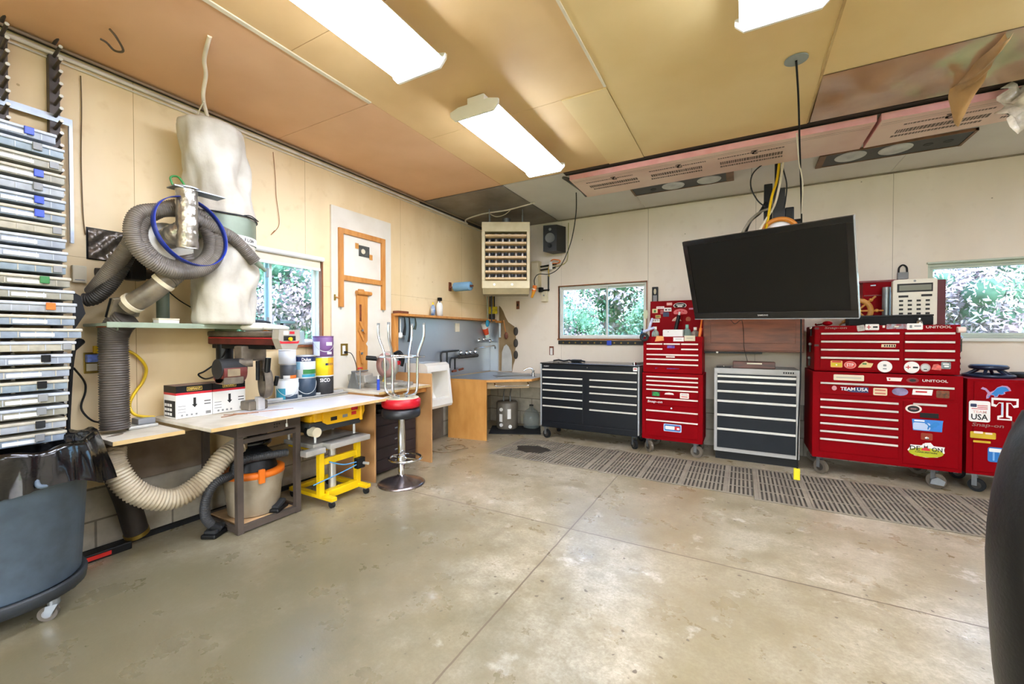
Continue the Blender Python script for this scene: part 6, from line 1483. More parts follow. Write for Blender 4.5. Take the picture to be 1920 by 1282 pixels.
# red side cabinet
SW = .70
t = thing('side_cabinet', 'lower red side cabinet right of the wide red chest, with lion, T and USA stickers', 'tool cabinet', (5.6, 5.3, 0))
SX0, SX1, SY = 5.235, 6.05, 5.05
part(t, 'body', MB().box((SX0, SY, .16), (SX1, 5.6, .985), red, .006)); 
d = part(t, 'door', MB().box((SX0 + .04, SY - .008, .19), (SX1 - .03, SY, .965), red, .004))
yD = SY - .0095
stk(d, (5.404, yD, 0.877), .25, .12, M('lion_outline', '#b58fb4', .5, var=.03), [(x * 1.06, z * 1.08) for x, z in lion], [(0, [(x * .92, z * .9) for x, z in lion[4:21]], lion_blue)], 'leaping blue lion decal')
stk(d, (5.309, yD, 0.706), .185, .18, ink_white, 'r', [(-.052, .05, .055, .028, navy), (.025, .05, .09, .006, ink_red), (.025, .035, .09, .006, ink_red), (.0, .022, .14, .006, ink_red), ('TEAM', 0, -.004, .022, M('faint_pink', '#e2b8b4', .6, var=0), .12), ('USA', 0, -.048, .05, ink, .145)], 'white TEAM USA sticker with flag')
T_ = [(-.5, .5), (-.5, .12), (-.33, .08), (-.22, .26), (-.13, .26), (-.13, -.28), (-.27, -.32), (-.27, -.5), (.27, -.5), (.27, -.32), (.13, -.28), (.13, .26), (.22, .26), (.33, .08), (.5, .12), (.5, .5)]
stk(d, (5.458, yD, 0.737), .225, .185, ink_white, T_, [(0, [(-.42, .40), (-.42, .22), (-.30, .18), (-.22, .30), (-.05, .30), (-.05, -.36), (-.20, -.40), (-.20, -.44), (.20, -.44), (.20, -.40), (.05, -.36), (.05, .30), (.22, .30), (.30, .18), (.42, .22), (.42, .40)], red), (0, [(-.13, -.3), (-.07, -.3), (-.07, .26), (-.13, .26)], M('pale_blue_print', '#bccfe8', .5, var=0))], 'white block letter T')
part(d, 'maker_script', MB().text('Snap-on', (5.360, yD, 0.588), (1, 0, 0), (0, 0, 1), .04, M('script_grey', '', .5), width=.19, slant=.2))
stk(d, (5.332, yD, 0.503), .22, .055, M('sticker_mustard', '#d0ae1d', .6, var=.1), 'r', [(-.04, .022, .08, .018, hp), (.05, .018, .06, .014, hp)]); stk(d, (5.326, yD, 0.447), .15, .018, M('sticker_mustard', '', .6))
stk(d, (5.457, yD, 0.346), .27, .125, ink_blue, 'r', [(0, .038, .25, .03, ink_white), (-.085, -.015, .016, .07, M('soft_blue', '#7fb0dc', .5, var=0)), (-.03, -.015, .016, .07, M('soft_blue', '', .5)), (.03, -.015, .016, .07, M('soft_blue', '', .5)), (.085, -.015, .016, .07, M('soft_blue', '', .5))], 'blue sticker with white wave')
part(d, 'latch', MB().box((5.497, SY - .022, 0.522), (5.509, SY - .008, 0.638), M('latch_brown', '#6d3a33', .4, var=.05), .003).ball((5.521, SY - .016, 0.583), .016, M('latch_brown', '', .4)))
casters(t, SX0 + .08, SX1 - .08, 5.12, 5.5, .055, .16, rubber)

# on top of the wide red chest
TZ = 1.452
t = thing('black_tray', 'long black foam-lined tray on top of the wide red chest', 'tray', (4.75, 5.15, TZ)); part(t, 'tray_body', MB().box((4.42, 5.06, TZ), (5.02, 5.20, 1.53), rubber, .008)); part(t, 'rim', MB().box((4.42, 5.055, 1.53), (5.02, 5.205, 1.545), black, .003))
t = thing('desk_bell', 'small chrome bell at the front of the wide red chest top', 'bell', (4.95, 5.02, TZ)); part(t, 'base', MB().cyl((4.915, 5.03, TZ), (4.915, 5.03, 1.465), .022, black, 16)); part(t, 'dome', MB().lathe([(.026, 0), (.022, .018), (.008, .03), (0, .032)], (4.915, 5.03, 1.465), chrome, 18)); part(t, 'plunger', MB().cyl((4.915, 5.03, 1.497), (4.915, 5.03, 1.512), .012, chrome, 12))
t = thing('desk_calculator', 'giant white desk calculator standing on the wide red chest', 'calculator', (4.94, 5.28, TZ))
CX0, CX1, CZ0, CZ1, CYF = 4.785, 5.095, 1.535, 1.885, 5.24
part(t, 'case_body', MB().prism([(CX0 + p[0], CZ0 - .08 + p[1]) for p in [(.01, 0), (.30, 0), (.31, .01), (.31, .42), (.295, .43), (.015, .43), (0, .415), (0, .01)]], (0, CYF + .05, 0), (1, 0, 0), (0, 0, 1), .05, M('calc_white', '#e4dfd0', .45, var=.02)))
part(t, 'display', MB().box((CX0 + .03, CYF - .002, 1.765), (CX1 - .03, CYF, 1.845), ink).box((CX0 + .045, CYF - .003, 1.78), (CX1 - .04, CYF - .002, 1.83), M('lcd_green', '#77796a', .3, var=.05)))
for (x0, x1, z0, z1) in ((.04, .11, 1.715, 1.735), (.20, .275, 1.72, 1.74)): part(t, 'key', MB().box((CX0 + x0, CYF - .003, z0), (CX0 + x1, CYF, z1), ink, .001))
for r in range(4):
    for k in range(4): part(t, 'key', MB().box((CX0 + .045 + k * .062, CYF - .004, 1.674 - r * .040), (CX0 + .074 + k * .062, CYF, 1.692 - r * .040), ink, .001))
part(t, 'hole', MB().cyl((CX0 + .155, CYF - .001, 1.868), (CX0 + .155, CYF, 1.868), .010, grey, 10))
solo('spiral_notebook', 'red-brown spiral notebook standing behind the giant calculator', 'notebook', MB().box((5.10, 5.30, TZ), (5.17, 5.46, 1.875), M('book_maroon', '#5c1f24', .6, var=.1), .003).tube([(5.175 + .008 * math.cos(k * 1.2), 5.31, 1.47 + k * .0085) for k in range(48)], .003, chrome, 6, n=2))
solo('green_post', 'green-and-blue upright strip standing at the right rear of the wide red chest', 'strip', MB().box((5.15, 5.40, TZ), (5.163, 5.43, 1.68), M('strip_olive', '#7c8030', .5, var=.1)).box((5.163, 5.40, TZ), (5.173, 5.43, 1.68), M('strip_blue', '#2a7fb0', .5, var=.1)))
t = thing('ship_wheel', 'wooden ship wheel ornament half hidden by the television edge', 'ship wheel', (4.54, 5.28, 1.45))
wc = Vector((4.53, 5.30, 1.60)); wood_l = M('honey_wood', '#c48a3c', .35, dark='#a76d25', var=.2, scale=8)
part(t, 'rim', MB().lathe([(.088, -.012), (.125, -.012), (.13, 0), (.125, .012), (.088, .012), (.083, 0), (.088, -.012)], wc, wood_l, 36, axis=(0, -1, 0)))
for k in range(8):
    a = k * PI / 4; dvec = Vector((math.cos(a), 0, math.sin(a))); sp_ = MB(); sp_.cyl(wc + dvec * .02, wc + dvec * .20, .009, wood_l, 10); sp_.ball(wc + dvec * .15, .018, wood_l, seg=10); part(t, 'spoke', sp_)
part(t, 'hub', MB().cyl(wc - Vector((0, .02, 0)), wc + Vector((0, .02, 0)), .03, brass, 18)); part(t, 'stand', MB().box((4.45, 5.28, TZ), (4.61, 5.32, 1.475), wood_l, .004))
t = thing('red_tackle_box', 'small dark red metal box behind the ship wheel on the wide chest', 'box', (4.7, 5.5, TZ)); part(t, 'box_body', MB().prism([(4.60, TZ), (4.79, TZ), (4.83, 1.89), (4.60, 1.89)], (0, 5.56, 0), (1, 0, 0), (0, 0, 1), .12, red)); part(t, 'lid', MB().box((4.55, 5.43, 1.89), (4.87, 5.57, 1.91), darkred, .004)); part(t, 'ledge', MB().box((4.61, 5.432, 1.755), (4.79, 5.44, 1.765), darkred)); part(t, 'latch', MB().box((4.66, 5.43, 1.855), (4.70, 5.44, 1.865), steel))
solo('metal_flask', 'tall grey metal cylinder left of the giant calculator', 'flask', MB().cyl((4.765, 5.36, TZ), (4.765, 5.36, 1.83), .032, steel, 20))
t = thing('wall_lock', 'grey device with dark arch hanging on the wall above the calculator', 'lock', (4.95, 5.64, 1.95)); part(t, 'body', MB().box((4.915, 5.63, 1.93), (5.0, 5.66, 2.0), grey, .006)); part(t, 'shackle', MB().tube([(4.925, 5.645, 2.0), (4.93, 5.645, 2.05), (4.957, 5.645, 2.075), (4.985, 5.645, 2.05), (4.99, 5.645, 2.0)], .008, black, 8))
solo('red_ratchet', 'red cap and small silver tools at the left end of the wide chest top', 'tool', MB().ball((4.26, 5.08, 1.475), .035, red, (1.2, 1, .65)).cyl((4.17, 5.10, 1.465), (4.22, 5.14, 1.475), .012, chrome, 10))
t = thing('clamp_on_light', 'small dark tool hanging off the right side of the wide red chest', 'tool', (5.27, 5.1, 1.2)); part(t, 'body', MB().box((BX1 + .001, 5.12, 1.21), (BX1 + .05, 5.17, 1.33), castiron, .01)); part(t, 'head', MB().ball((BX1 + .035, 5.145, 1.33), .026, chrome))
# speaker drivers on the side cabinet
for (cx, cy, r, z0, lab) in ((5.46, 5.32, .165, .986, 'large blue-black speaker driver lying on the red side cabinet'),):
    t = thing('speaker_driver', lab, 'speaker', (cx, cy, z0)); sb = M('driver_blue_black', '#28324a', .3, .2, var=.1)
    part(t, 'basket_rim', MB().lathe([(r * .85, 0), (r, 0), (r, .02), (r * .9, .028), (r * .84, .015), (r * .85, 0)], (cx, cy, z0), sb, 40))
    for k in range(6):
        a = k * PI / 3; part(t, 'spoke', MB().cyl((cx + r * .9 * math.cos(a), cy + r * .9 * math.sin(a), z0 + .015), (cx + r * .45 * math.cos(a), cy + r * .45 * math.sin(a), z0 + .065), .012, sb, 8))
    part(t, 'magnet', MB().lathe([(0, 0), (.08, 0), (.12, .012), (.125, .03), (.11, .045), (0, .05)], (cx, cy, z0 + .062), sb, 36))
solo('flat_driver', 'flat dark speaker driver at the right end of the red side cabinet', 'speaker', MB().lathe([(0, 0), (.16, 0), (.165, .03), (.15, .04), (0, .038)], (5.78, 5.40, .986), darkgrey, 36))

# rubber matting: three runs of slatted mat
mat_base = M('mat_dark', '#4c463b', .9, var=.15); mat_rib = M('mat_rib', '#968b79', .85, dark='#82786a', var=.2, scale=5)
def matting(x0, x1, y0, y1, label):
    b = MB(); b.box((x0, y0, .0), (x1, y1, .003), mat_base)
    nx = int((x1 - x0) / .033); dx = (x1 - x0) / nx; rows = 4; hy = (y1 - y0) / rows
    for r in range(rows):
        b.box((x0, y0 + r * hy, .003), (x1, y0 + r * hy + .012, .0085), mat_rib)
        for k in range(nx): b.box((x0 + k * dx, y0 + r * hy + .012, .003), (x0 + k * dx + dx * (.52 if k % 11 else .95), y0 + (r + 1) * hy, .0095), mat_rib)
    b.box((x0, y1 - .012, .003), (x1, y1, .0085), mat_rib)
    return solo('rubber_mat', label, 'mat', b, 'slatted rubber mats in front of the tool chests')
matting(1.0, 2.28, 4.03, 4.86, 'slatted rubber mat in front of the black cabinet, with a dark worn patch')
matting(2.285, 3.62, 4.01, 4.86, 'slatted rubber mat in front of the tall red chest and grey cabinet')
matting(3.625, 6.3, 3.95, 4.865, 'slatted rubber mat in front of the wide red chest, running out of view')
solo('oil_stain', 'round dark oily patch on the left end of the rubber mat', 'stain', MB().prism([(1.36 + .21 * math.cos(a * .26) * (1 + .15 * math.sin(a * 1.3)), 4.42 + .15 * math.sin(a * .26) * (1 + .12 * math.cos(a * 2.1))) for a in range(24)], (0, 0, .0096), (1, 0, 0), (0, 1, 0), .0008, M('oil_dark', '#38322b', .5, var=.2)))

# television on its pole
tc_ = Vector((3.66, 4.106, 1.86)); a_, b2, c2 = -.391, .387, -.027
n_ = Vector((math.sin(a_) * math.cos(b2), -math.cos(a_) * math.cos(b2), -math.sin(b2))); u_ = Vector((math.cos(a_), math.sin(a_), 0)); v_ = n_.cross(u_)
u2 = u_ * math.cos(c2) + v_ * math.sin(c2); v2 = -u_ * math.sin(c2) + v_ * math.cos(c2)
def TVf(v): return tc_ + u2 * v.x + v2 * v.z - n_ * v.y
def tvm(mb): return mb.xf(TVf)
t = thing('television', 'large black flat-screen television hanging tilted from a ceiling pole', 'television', tc_)
bez = M('tv_bezel', '#0c0d0f', .2, var=.02, clear=.2)
f = MB(); W_, H_ = .635, .385
f.box((-W_, 0, -H_), (W_, .03, -H_ + .062), bez, .004).box((-W_, 0, H_ - .045), (W_, .03, H_), bez, .004).box((-W_, 0, -H_ + .062), (-W_ + .045, .03, H_ - .045), bez, .004).box((W_ - .045, 0, -H_ + .062), (W_, .03, H_ - .045), bez, .004)
part(t, 'bezel', tvm(f)); part(t, 'screen', tvm(MB().box((-W_ + .04, .008, -H_ + .055), (W_ - .04, .02, H_ - .04), M('tv_screen', '#0c0c0a', .35, var=.05, spec=.3))))
part(t, 'back_cover', tvm(MB().box((-W_ + .01, .03, -H_ + .01), (W_ - .01, .045, H_ - .01), black, .004).box((-.4, .045, -.25), (.4, .075, .2), black, .01)))
part(t, 'edge_trim', tvm(MB().box((-W_ - .002, -.001, -H_ - .006), (W_ + .002, .03, -H_), M('edge_clear', '#b8bcc0', .2, .5, var=0)).box((W_, -.001, -H_), (W_ + .005, .03, H_), M('edge_clear', '', .2))))
part(t, 'brand_badge', tvm(MB().text('SAMSUNG', (-.02, -.0015, -H_ + .032), (1, 0, 0), (0, 0, 1), .014, alu, width=.082)))
t = thing('tv_mount', 'black ceiling pole and bracket holding the television', 'mount', (3.81, 4.68, 2.1))
part(t, 'pole', MB().cyl((3.81, 4.68, 2.0), (3.81, 4.68, 3.03), .024, black, 18)); part(t, 'sleeve', MB().box((3.775, 4.645, 2.15), (3.87, 4.72, 2.74), M('mount_grey', '#2c2b2b', .4, .3, var=.1), .006))
part(t, 'side_plate', MB().box((3.70, 4.66, 2.45), (3.77, 4.70, 2.80), black, .006)); part(t, 'ceiling_plate', MB().box((3.72, 4.60, 3.02), (3.90, 4.76, 3.034), black, .003))
part(t, 'arm', MB().cyl((3.81, 4.68, 2.12), tc_ - n_ * .10 + v2 * .02, .028, black, 14)); part(t, 'vesa_plate', tvm(MB().box((-.13, .077, -.13), (.13, .088, .13), black, .004)))
part(t, 'winder', MB().cyl((3.93, 4.66, 2.40), (3.99, 4.66, 2.40), .035, black, 16).box((3.87, 4.64, 2.38), (3.94, 4.70, 2.55), black, .01))
for (nm, m, r, pts, lab) in (
    ('yellow_cable', yellow, .011, [(3.82, 4.63, 2.98), (3.80, 4.60, 2.80), (3.755, 4.500, 2.621), (3.715, 4.400, 2.359), (3.687, 4.300, 2.245)], 'yellow cable dropping along the television pole'),
    ('white_cable', cream, .010, [(3.85, 4.62, 2.98), (3.819, 4.550, 2.747), (3.776, 4.500, 2.545), (3.698, 4.400, 2.385), (3.654, 4.300, 2.287)], 'cream cable dropping in front of the television pole'),
    ('black_cable', darkgrey, .006, [(3.80, 4.62, 2.97), (3.711, 4.600, 2.982), (3.607, 4.600, 2.901), (3.590, 4.600, 2.778), (3.644, 4.600, 2.642), (3.710, 4.600, 2.567)], 'black cable looping left of the television pole'),
    ('black_cable', darkgrey, .006, [(3.84, 4.64, 2.97), (3.846, 4.600, 2.905), (3.877, 4.600, 2.753), (3.869, 4.600, 2.607), (3.858, 4.600, 2.535)], 'black cable hanging right of the television pole'),
    ('grey_cable', M('cable_beige_grey', '#8f8878', .5, var=.05), .012, [(3.522, 4.300, 2.284), (3.564, 4.400, 2.379), (3.621, 4.500, 2.469), (3.680, 4.600, 2.531), (3.734, 4.650, 2.557)], 'bunched grey cable arching behind the top of the television'),
    ('black_cable', black, .016, [(3.539, 4.350, 2.273), (3.582, 4.450, 2.413), (3.667, 4.600, 2.523), (3.716, 4.650, 2.620)], 'thick black cable bunch behind the television top')):
    solo(nm, lab, 'cable', MB().tube(pts, r, m, 8))
t = thing('wall_clock', 'round clock with orange-brown rim peeking over the top of the television', 'clock', (3.78, 4.4, 2.2))
cc = Vector((3.810, 4.420, 2.252)); dvec = Vector((-.05, -1, -.1)).normalized()
part(t, 'rim', MB().lathe([(.12, 0), (.155, 0), (.16, .012), (.15, .024), (.12, .02), (.12, 0)], cc, M('rim_amber', '#c67a26', .4, var=.05), 40, axis=dvec)); part(t, 'dial', MB().lathe([(0, .008), (.122, .008), (.122, 0)], cc, paper, 36, axis=dvec))
t = thing('ceiling_drop_line', 'long black cord from the ceiling plate, passing behind the television, yellow plug at the end', 'cord', (3.9, 4.0, .2))
part(t, 'ceiling_plate', MB().cyl((3.80, 3.06, 3.028), (3.80, 3.06, 3.022), .062, M('plate_grey', '#8d9692', .5, var=.08), 28))
part(t, 'cord', MB().tube([(3.80, 3.06, 3.02), (3.840, 3.350, 2.941), (3.882, 3.700, 2.834), (3.927, 4.050, 2.633), (3.970, 4.380, 2.367), (3.973, 4.420, 2.051), (3.978, 4.420, 1.490), (3.978, 4.420, 1.022), (3.966, 4.420, 0.550), (3.961, 4.420, 0.181)], .006, black, 8))
part(t, 'white_wire', MB().tube([(3.865, 3.690, 2.834), (3.902, 3.920, 2.717), (3.946, 4.100, 2.581), (3.962, 4.300, 2.394)], .005, cream, 6))
p = Vector((3.961, 4.420, 0.181)); part(t, 'yellow_plug', MB().box(p - Vector((.028, .015, .10)), p + Vector((.020, .015, .0)), M('plug_yellow', '#e0d216', .5, var=.05), .006)); 
# black chair close to the camera at the right edge
lea = M('black_leather', '#0c0d0f', .38, var=.1, bump=.08, bscale=160)
t = thing('office_chair', 'black leather office chair cut by the right edge of the picture', 'chair', (4.16, 1.05, 0))
L_ = [(3.933, 1.000, 1.228), (3.918, 1.000, 1.187), (3.906, 1.000, 1.141), (3.898, 1.000, 1.086), (3.893, 1.000, 1.031), (3.891, 1.000, 0.976), (3.893, 1.000, 0.918), (3.897, 1.000, 0.846), (3.902, 1.000, 0.776), (3.911, 1.000, 0.689)]
cxh = 4.172
half = [(cxh - p[0], p[2]) for p in L_]
half = [(.02, half[0][1] + .035), (.12, half[0][1] + .028), (.19, half[0][1] + .012)] + half + [(.16, half[-1][1] - .03)]
b = MB(); ns = 16; vs = []
full = [(-w_, z) for w_, z in half] + [(w_, z) for w_, z in half[::-1]]
cz = sum(z for _, z in full) / len(full)
for j in range(ns + 1):
    a = PI * j / ns; e = .80 + .20 * math.sin(a) ** .6; yy = 1.0 - .065 * math.cos(a)
    for x, z in full: vs.append((cxh + x * e, yy, cz + (z - cz) * e))
nn = len(full)
b.add(vs, [(j * nn + i, (j + 1) * nn + i, (j + 1) * nn + (i + 1) % nn, j * nn + (i + 1) % nn) for j in range(ns) for i in range(nn)], lea, True)
b.add(vs[:nn], [tuple(range(nn))], lea); b.add(vs[-nn:], [tuple(range(nn))[::-1]], lea)
part(t, 'backrest', b)
part(t, 'seat', MB().box((3.94, .44, .44), (4.40, .92, .54), lea, .04)); part(t, 'gas_post', MB().cyl((4.16, .68, .12), (4.16, .68, .44), .03, black, 16)); part(t, 'back_bar', MB().tube([(4.16, .70, .43), (4.16, .98, .42), (4.16, 1.01, .52), (4.16, 1.0, .66)], .02, black, 8))
for k in range(5):
    a = k * 2 * PI / 5; l_ = part(t, 'foot', MB().cyl((4.16, .68, .12), (4.16 + .28 * math.cos(a), .68 + .28 * math.sin(a), .075), .022, black, 10)); part(l_, 'wheel', MB().ball((4.16 + .29 * math.cos(a), .68 + .29 * math.sin(a), .028), .028, rubber))

# ================================================================ CEILING THINGS AND LAMPS
tubemat = M('lit_tube', '#e4ecff', .4, var=0, emit=TUBE)
reflector = M('reflector_white', '#efeee8', .35, var=.02)
def fixture(cx, y0, label, group='four-tube fluorescent ceiling fixtures'):
    """four tubes under a winged white reflector, running along y"""
    L = 1.2; z = CEIL - .055
    t = thing('fluorescent_light', label, 'ceiling light', (cx, y0 + L / 2, z), 0, group)
    b = MB()
    b.box((cx - .07, y0 + .02, z - .03), (cx + .07, y0 + L - .02, CEIL - .005), reflector, .004)
    for s_ in (-1, 1):   # sloping wings
        pr = [(0, -.03), (.12, -.03), (.182, -.048), (.181, -.052), (.118, -.036), (0, -.036)]
        pts = [(s_ * p[0], p[1]) for p in pr]
        if s_ < 0: pts = pts[::-1]
        b.prism([(p[0], p[1]) for p in pts], (cx, y0 + L, z), (1, 0, 0), (0, 0, 1), L, reflector)
    part(t, 'reflector', b)
    for yy in (y0 - .005, y0 + L - .01):
        e = MB()
        e.prism([(-.20, -.06), (-.16, -.10), (.16, -.10), (.20, -.06), (.20, -.03), (.13, -.01), (-.13, -.01), (-.20, -.03)], (cx, yy + .015, z), (1, 0, 0), (0, 0, 1), .015, reflector)
        part(t, 'end_plate', e)
    for i in range(4):
        x = cx - .144 + i * .096
        tb = MB(); tb.cyl((x, y0 + .035, z - .072), (x, y0 + L - .035, z - .072), .0165, tubemat, 12)
        to = part(t, 'tube', tb)
    return t
fixture(1.845, 0.70, 'four-tube fluorescent light cut by the top edge of the picture, above the benches')
fixture(1.88, 2.42, 'four-tube fluorescent light nearest the corner heater, complete in view')
fixture(3.68, 1.22, 'four-tube fluorescent light whose end shows at the top, right of the middle')
fixture(5.5, .2, 'added fluorescent light right of the camera, to brighten the room', 'added lights out of view')  # unseen lamp, added to light the right part of the room
fixture(5.6, 2.3, 'added fluorescent light out of view beyond the upper right corner', 'added lights out of view')  # unseen lamp, added to brighten the right of the back wall
fixture(3.9, -1.6, 'added fluorescent light behind the camera, right', 'added lights out of view')  # unseen lamp, added to fill the room from behind

# pink insulation boards under the pale ceiling
pink = M('insulation_pink', '#e5a9a4', .8, dark='#dc9a94', var=.15, scale=8); face = M('insulation_face', '#e8cfc0', .8, dark='#dcb9ab', var=.15, scale=2); dot = M('print_grey', '#77645a', .8, var=.1, scale=60)
def insul(x0, x1, ya, yb, yc, label, seed):
    """x0..x1, near edge ya, far edge yb at the left and yc at the right"""
    t = thing('insulation_board', label, 'insulation', ((x0 + x1) / 2, 4.3, 2.975), 0, 'pink insulation boards')
    zb = 2.962
    part(t, 'foam', MB().prism([(x0, ya), (x1, ya), (x1, yc), (x0, yb)], (0, 0, zb), (1, 0, 0), (0, 1, 0), .05, pink))
    part(t, 'printed_face', MB().prism([(x0 + .004, ya + .004), (x1 - .004, ya + .004), (x1 - .004, yc - .004), (x0 + .004, yb - .004)], (0, 0, zb - .0012), (1, 0, 0), (0, 1, 0), .001, face))
    rnd = random.Random(seed); k = 0; x = x0 + .12; pr = MB()
    while x < x1 - .5:
        for row, (yy, hh) in enumerate(((.15, .022), (.25, .065), (.35, .035))):
            q = x + rnd.uniform(0, .05)
            for _ in range(26):
                w_ = rnd.uniform(.008, .02)
                pr.box((q, ya + yy, zb - .002), (q + w_, ya + yy + hh, zb - .0014), dot); q += w_ + .005
        for j_ in range(2): pr.text('2', (x + .30 + j_ * .0, ya + .16, zb - .0016), (-1, 0, 0), (0, 1, 0), .085, M('print_dark', '#544a45', .8, var=0))
        x += .62
    pr.box((x0 + .02, ya + .07, zb - .0018), (x1 - .02, ya + .073, zb - .0014), dot); pr.box((x0 + .02, ya + .10, zb - .0018), (x1 - .02, ya + .102, zb - .0014), dot)
    o = part(t, 'print', pr); o['kind'] = 'stuff'
    return t
insul(1.95, 4.40, 4.075, 4.67, 4.60, 'long pink insulation board under the back ceiling, left of the crack', 1)
insul(4.425, 6.9, 4.07, 4.60, 4.40, 'pink insulation board under the back ceiling, right of the crack', 2)
solo('foil_scrap', 'dark crumpled scrap at the left end of the insulation board', 'scrap', MB().tube([(1.88, 4.06, 3.0), (1.93, 4.15, 2.985), (1.945, 4.45, 2.99), (1.93, 4.66, 2.975)], lambda k: .012 + .016 * math.sin(k * 3.1), M('dark_scrap', '#4a443c', .5, var=.3), 8))
# ceiling speakers
for x0, x1, y0_, y1_, cs, ps, lab in (
    (2.40, 3.44, 4.77, 5.06, ((2.846, 4.834, 3.020), (3.206, 4.808, 3.020)), ((2.632, 4.902, 3.020),), 'in-ceiling speaker panel left of the television pole'),
    (4.15, 5.19, 4.78, 5.10, ((4.395, 4.843, 3.020), (4.712, 4.791, 3.020)), ((4.932, 4.738, 3.020), (5.061, 4.862, 3.020)), 'in-ceiling speaker panel right of the television pole')):
    t = thing('ceiling_speaker', lab, 'speaker', ((x0 + x1) / 2, (y0_ + y1_) / 2, 3.02), 0, 'speaker panels set in the back ceiling')
    part(t, 'panel', MB().box((x0 + .02, y0_ + .01, 3.018), (x1 - .02, y1_ - .01, 3.036), M('speaker_dark', '#302f30', .5, var=.15), .002))
    e0 = .05 if x0 > 4 else .02; e1 = .02 if x0 > 4 else .07
    fr = MB(); fr.box((x0, y0_, 3.012), (x0 + e0, y1_, 3.036), M('speaker_wood', '#7d5c42', .6, var=.2)).box((x1 - e1, y0_, 3.012), (x1, y1_, 3.036), M('speaker_wood', '', .6)).box((x0, y1_ - .01, 3.014), (x1, y1_, 3.036), M('speaker_wood', '', .6)).box((x0, y0_, 3.014), (x1, y0_ + .01, 3.036), M('speaker_wood', '', .6))
    part(t, 'frame', fr)
    for c in cs: part(t, 'cone', MB().lathe([(.0, .012), (.025, .014), (.03, .006), (.085, -.0), (.10, .006), (.115, .004), (.118, 0)], (c[0], 4.92, 3.018), M('cone_silver', '#c4c7c5', .3, .3, var=.1), 30, axis=(0, 0, -1)))
    for c in ps: part(t, 'port', MB().lathe([(0, .001), (.022, .001), (.03, .003), (.034, 0)], (c[0], 4.94, 3.018), black, 18, axis=(0, 0, -1)))
# plastic sheeting
film = M('brown_film', '#b08c6a', .16, dark='#95735a', var=.25, scale=2.5, spec=.8, bump=.6, bscale=5)
n1, n2 = 60, 14; vs = []
for j in range(n2 + 1):
    for i in range(n1 + 1):
        x = 3.97 + 3.5 * i / n1; y = 3.335 + .60 * j / n2; e = math.sin(PI * j / n2)
        vs.append((x, y, 3.026 - .018 * e - .010 * e * math.sin(x * 9 + y * 7) - .008 * e * math.sin(x * 17 - y * 11) - (.03 * (j / n2) ** 3)))
solo('vapour_film', 'glossy brown plastic film sagging under the ceiling at upper right', 'plastic film', MB().add(vs, [(j * (n1 + 1) + i, (j + 1) * (n1 + 1) + i, (j + 1) * (n1 + 1) + i + 1, j * (n1 + 1) + i + 1) for j in range(n2) for i in range(n1)], film, True))
fa_ = [Vector((4.775, 3.321, 3.010)), Vector((4.743, 3.761, 3.000)), Vector((4.726, 3.882, 2.970)), Vector((4.781, 3.950, 2.795))]
fb_ = [Vector((4.806, 3.313, 3.000)), Vector((4.824, 3.591, 2.980)), Vector((4.837, 3.719, 2.950)), Vector((4.801, 3.930, 2.795))]
A_ = smooth_path(fa_, 8); B_ = smooth_path(fb_, 8); vs = []
for i, (p, q) in enumerate(zip(A_, B_)):
    for k in range(7):
        s_ = k / 6; vs.append(p.lerp(q, s_) + Vector((0, 0, -.03 * math.sin(PI * s_) - .01 * math.sin(i * .9 + k))))
solo('film_flap', 'torn tan flap of film hanging over the insulation board at upper right', 'plastic film', MB().add(vs, [(i * 7 + k, (i + 1) * 7 + k, (i + 1) * 7 + k + 1, i * 7 + k + 1) for i in range(len(A_) - 1) for k in range(6)], M('tan_film', '#b8905c', .3, var=.15, spec=.7), True))
cl = M('crumpled_clear', '#cfc3ae', .18, var=.2, scale=12, bump=1.0, bscale=14, spec=.8, alpha=.85)
vs = []; 
for j in range(15):
    for i in range(15):
        vs.append((5.02 + .55 * i / 14 + .03 * math.sin(j * 1.1), 4.02 - .04 * math.sin(i * 1.7 + j * .6) - .02 * j / 14, 3.0 - .30 * (j / 14) * (.75 + .25 * math.sin(i * .8)) + .02 * math.sin(i * 2.2)))
solo('plastic_bag', 'crumpled clear plastic hanging at the right edge below the film', 'plastic bag', MB().add(vs, [(j * 15 + i, (j + 1) * 15 + i, (j + 1) * 15 + i + 1, j * 15 + i + 1) for j in range(14) for i in range(14)], cl, True))
# conduits and wires at the head of the left wall
for r, x, z, m, lab in ((.012, .018, 2.985, M('conduit_white', '#d8cfbd', .5, var=.1), 'pale conduit along the head of the left wall'), (.009, .045, 3.018, M('conduit_brown', '#8a745c', .5, var=.1), 'brown cable along the joint of left wall and ceiling'), (.006, .012, 2.955, M('conduit_white', '', .5), 'thin pale cable below the conduit on the left wall')):
    solo('wall_conduit', lab, 'conduit', MB().cyl((x, .2, z), (x, 5.0 if r > .01 else 5.5, z), r, m, 10))
solo('ceiling_cable', 'pale cable crossing from the left wall over the heater to the white ceiling', 'cable', MB().tube([(.03, 4.95, 2.985), (0.111, 4.850, 3.000), (0.430, 4.773, 3.010), (0.790, 4.799, 3.015), (1.051, 4.756, 3.020), (1.232, 4.727, 3.025)], .010, M('conduit_white', '', .5), 8).tube([(0.519, 4.794, 3.010), (0.596, 4.848, 2.970), (0.711, 4.866, 2.980), (0.859, 4.792, 3.010)], .005, cream, 8))
solo('twisted_rope', 'twisted white cord from the ceiling down to the dust collector bag', 'cord', MB().tube([(.897, 1.242, 3.032), (0.720, 1.296, 2.995), (0.620, 1.350, 2.960), (0.500, 1.389, 2.883), (0.400, 1.456, 2.821), (.31, 1.52, 2.80)], .011, M('rope_white', '#e8dcc4', .8, var=.1), 8).tube([(0.500, 1.392, 2.850), (0.400, 1.407, 2.815), (0.320, 1.423, 2.780)], .004, cream, 6))
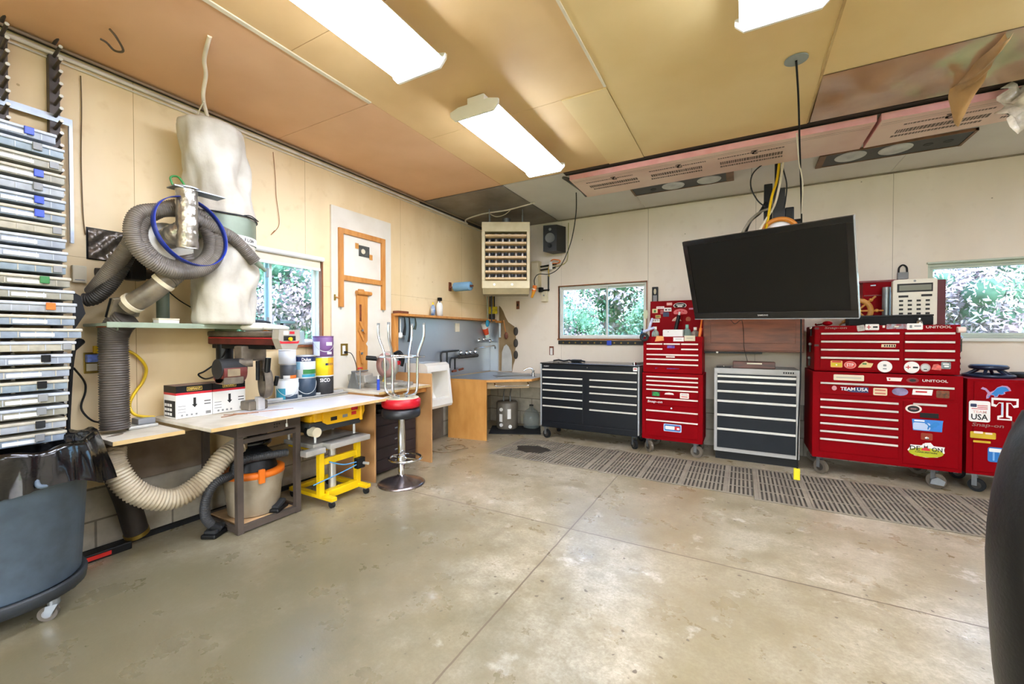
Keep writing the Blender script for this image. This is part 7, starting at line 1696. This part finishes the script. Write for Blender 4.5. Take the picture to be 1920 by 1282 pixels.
solo('ceiling_hook', 'dark bent hook on the ceiling above the organiser rack', 'hook', MB().tube([(0.363, 0.944, 3.015), (0.364, 0.971, 3.010), (0.355, 1.008, 2.990), (0.417, 1.025, 2.980), (0.504, 0.968, 2.990), (0.489, 0.946, 3.025)], .006, M('hook_brown', '#5a4a38', .5, var=.1), 8))
solo('wall_wire', 'thin brown wire dangling on the wall above the window', 'wire', MB().tube([(0.010, 2.139, 2.920), (0.010, 2.156, 2.722), (0.010, 2.164, 2.542), (0.010, 2.186, 2.388), (0.010, 2.180, 2.295), (0.010, 2.115, 2.212), (0.010, 2.147, 2.256)], .0025, M('wire_brown', '#9c6a3c', .6, var=0), 6))
solo('wall_string', 'thin dark string hanging straight down the wall right of the peg rack', 'string', MB().tube([(0.010, 0.959, 2.924), (0.010, 0.961, 2.740), (0.010, 0.956, 2.416), (0.010, 0.961, 2.096), (0.010, 0.970, 1.968)], .003, M('string_dark', '#6b5638', .7, var=0), 6))
# late small things
t = thing('small_box', 'small white box lying on the shelf beside the dust collector post', 'box', (.25, 1.26, 1.426)); part(t, 'box_body', MB().box((.22, 1.22, 1.426), (.30, 1.33, 1.462), paper, .003)); part(t, 'lid', MB().box((.218, 1.218, 1.452), (.302, 1.332, 1.464), cream, .003))
t = thing('suction_pipe', 'dusty black horizontal pipe on the wall behind the slanting duct', 'pipe', (.06, 1.2, 1.75)); part(t, 'pipe_body', MB().cyl((.06, 1.00, 1.735), (.07, 1.30, 1.765), .032, M('dusty_black', '#3d362f', .6, dark='#2a2521', var=.3), 18)); part(t, 'coupling', MB().cyl((.063, 1.10, 1.745), (.066, 1.16, 1.752), .038, black, 18))
solo('wall_lead', 'black lead curving down the wall behind the dust collector post', 'cord', MB().tube([(0.020, 1.227, 1.839), (0.020, 1.292, 1.784), (0.020, 1.365, 1.683), (0.020, 1.442, 1.608), (0.020, 1.530, 1.552)], .004, black, 6))
solo('loose_rope', 'thin brown rope looped on the floor in front of the urinal', 'rope', MB().tube([(0.254, 3.818, 0.006), (0.479, 3.787, 0.006), (0.587, 3.897, 0.006), (0.598, 4.116, 0.006), (0.457, 4.180, 0.006), (0.374, 4.020, 0.006), (0.518, 3.937, 0.006), (0.660, 4.095, 0.006)], .004, M('cord_brown', '#7a6444', .6, var=0), 6))
for k, (u, v) in enumerate(((1519, 628), (1521, 660), (1518, 690))):
    c = Vector((4.130, 5.100, 1.296)); c.x = BX0 + .004; c.z = (1.40, 1.24, 1.10)[k]; c.y = 5.08 + .05 * k
    t = thing('hand_tool', ('small silver-and-black tool clipped high on', 'dark pliers clipped halfway down', 'short dark wrench clipped low on')[k] + ' the left side of the wide red chest', 'tool', c)
    part(t, 'grip', MB().cyl(c - Vector((.012, 0, .05)), c + Vector((-.012, 0, .02)), .010, (black, darkgrey, castiron)[k], 10)); part(t, 'head', MB().ball(c + Vector((-.012, 0, .03)), .016, (chrome, steel, steel)[k]))
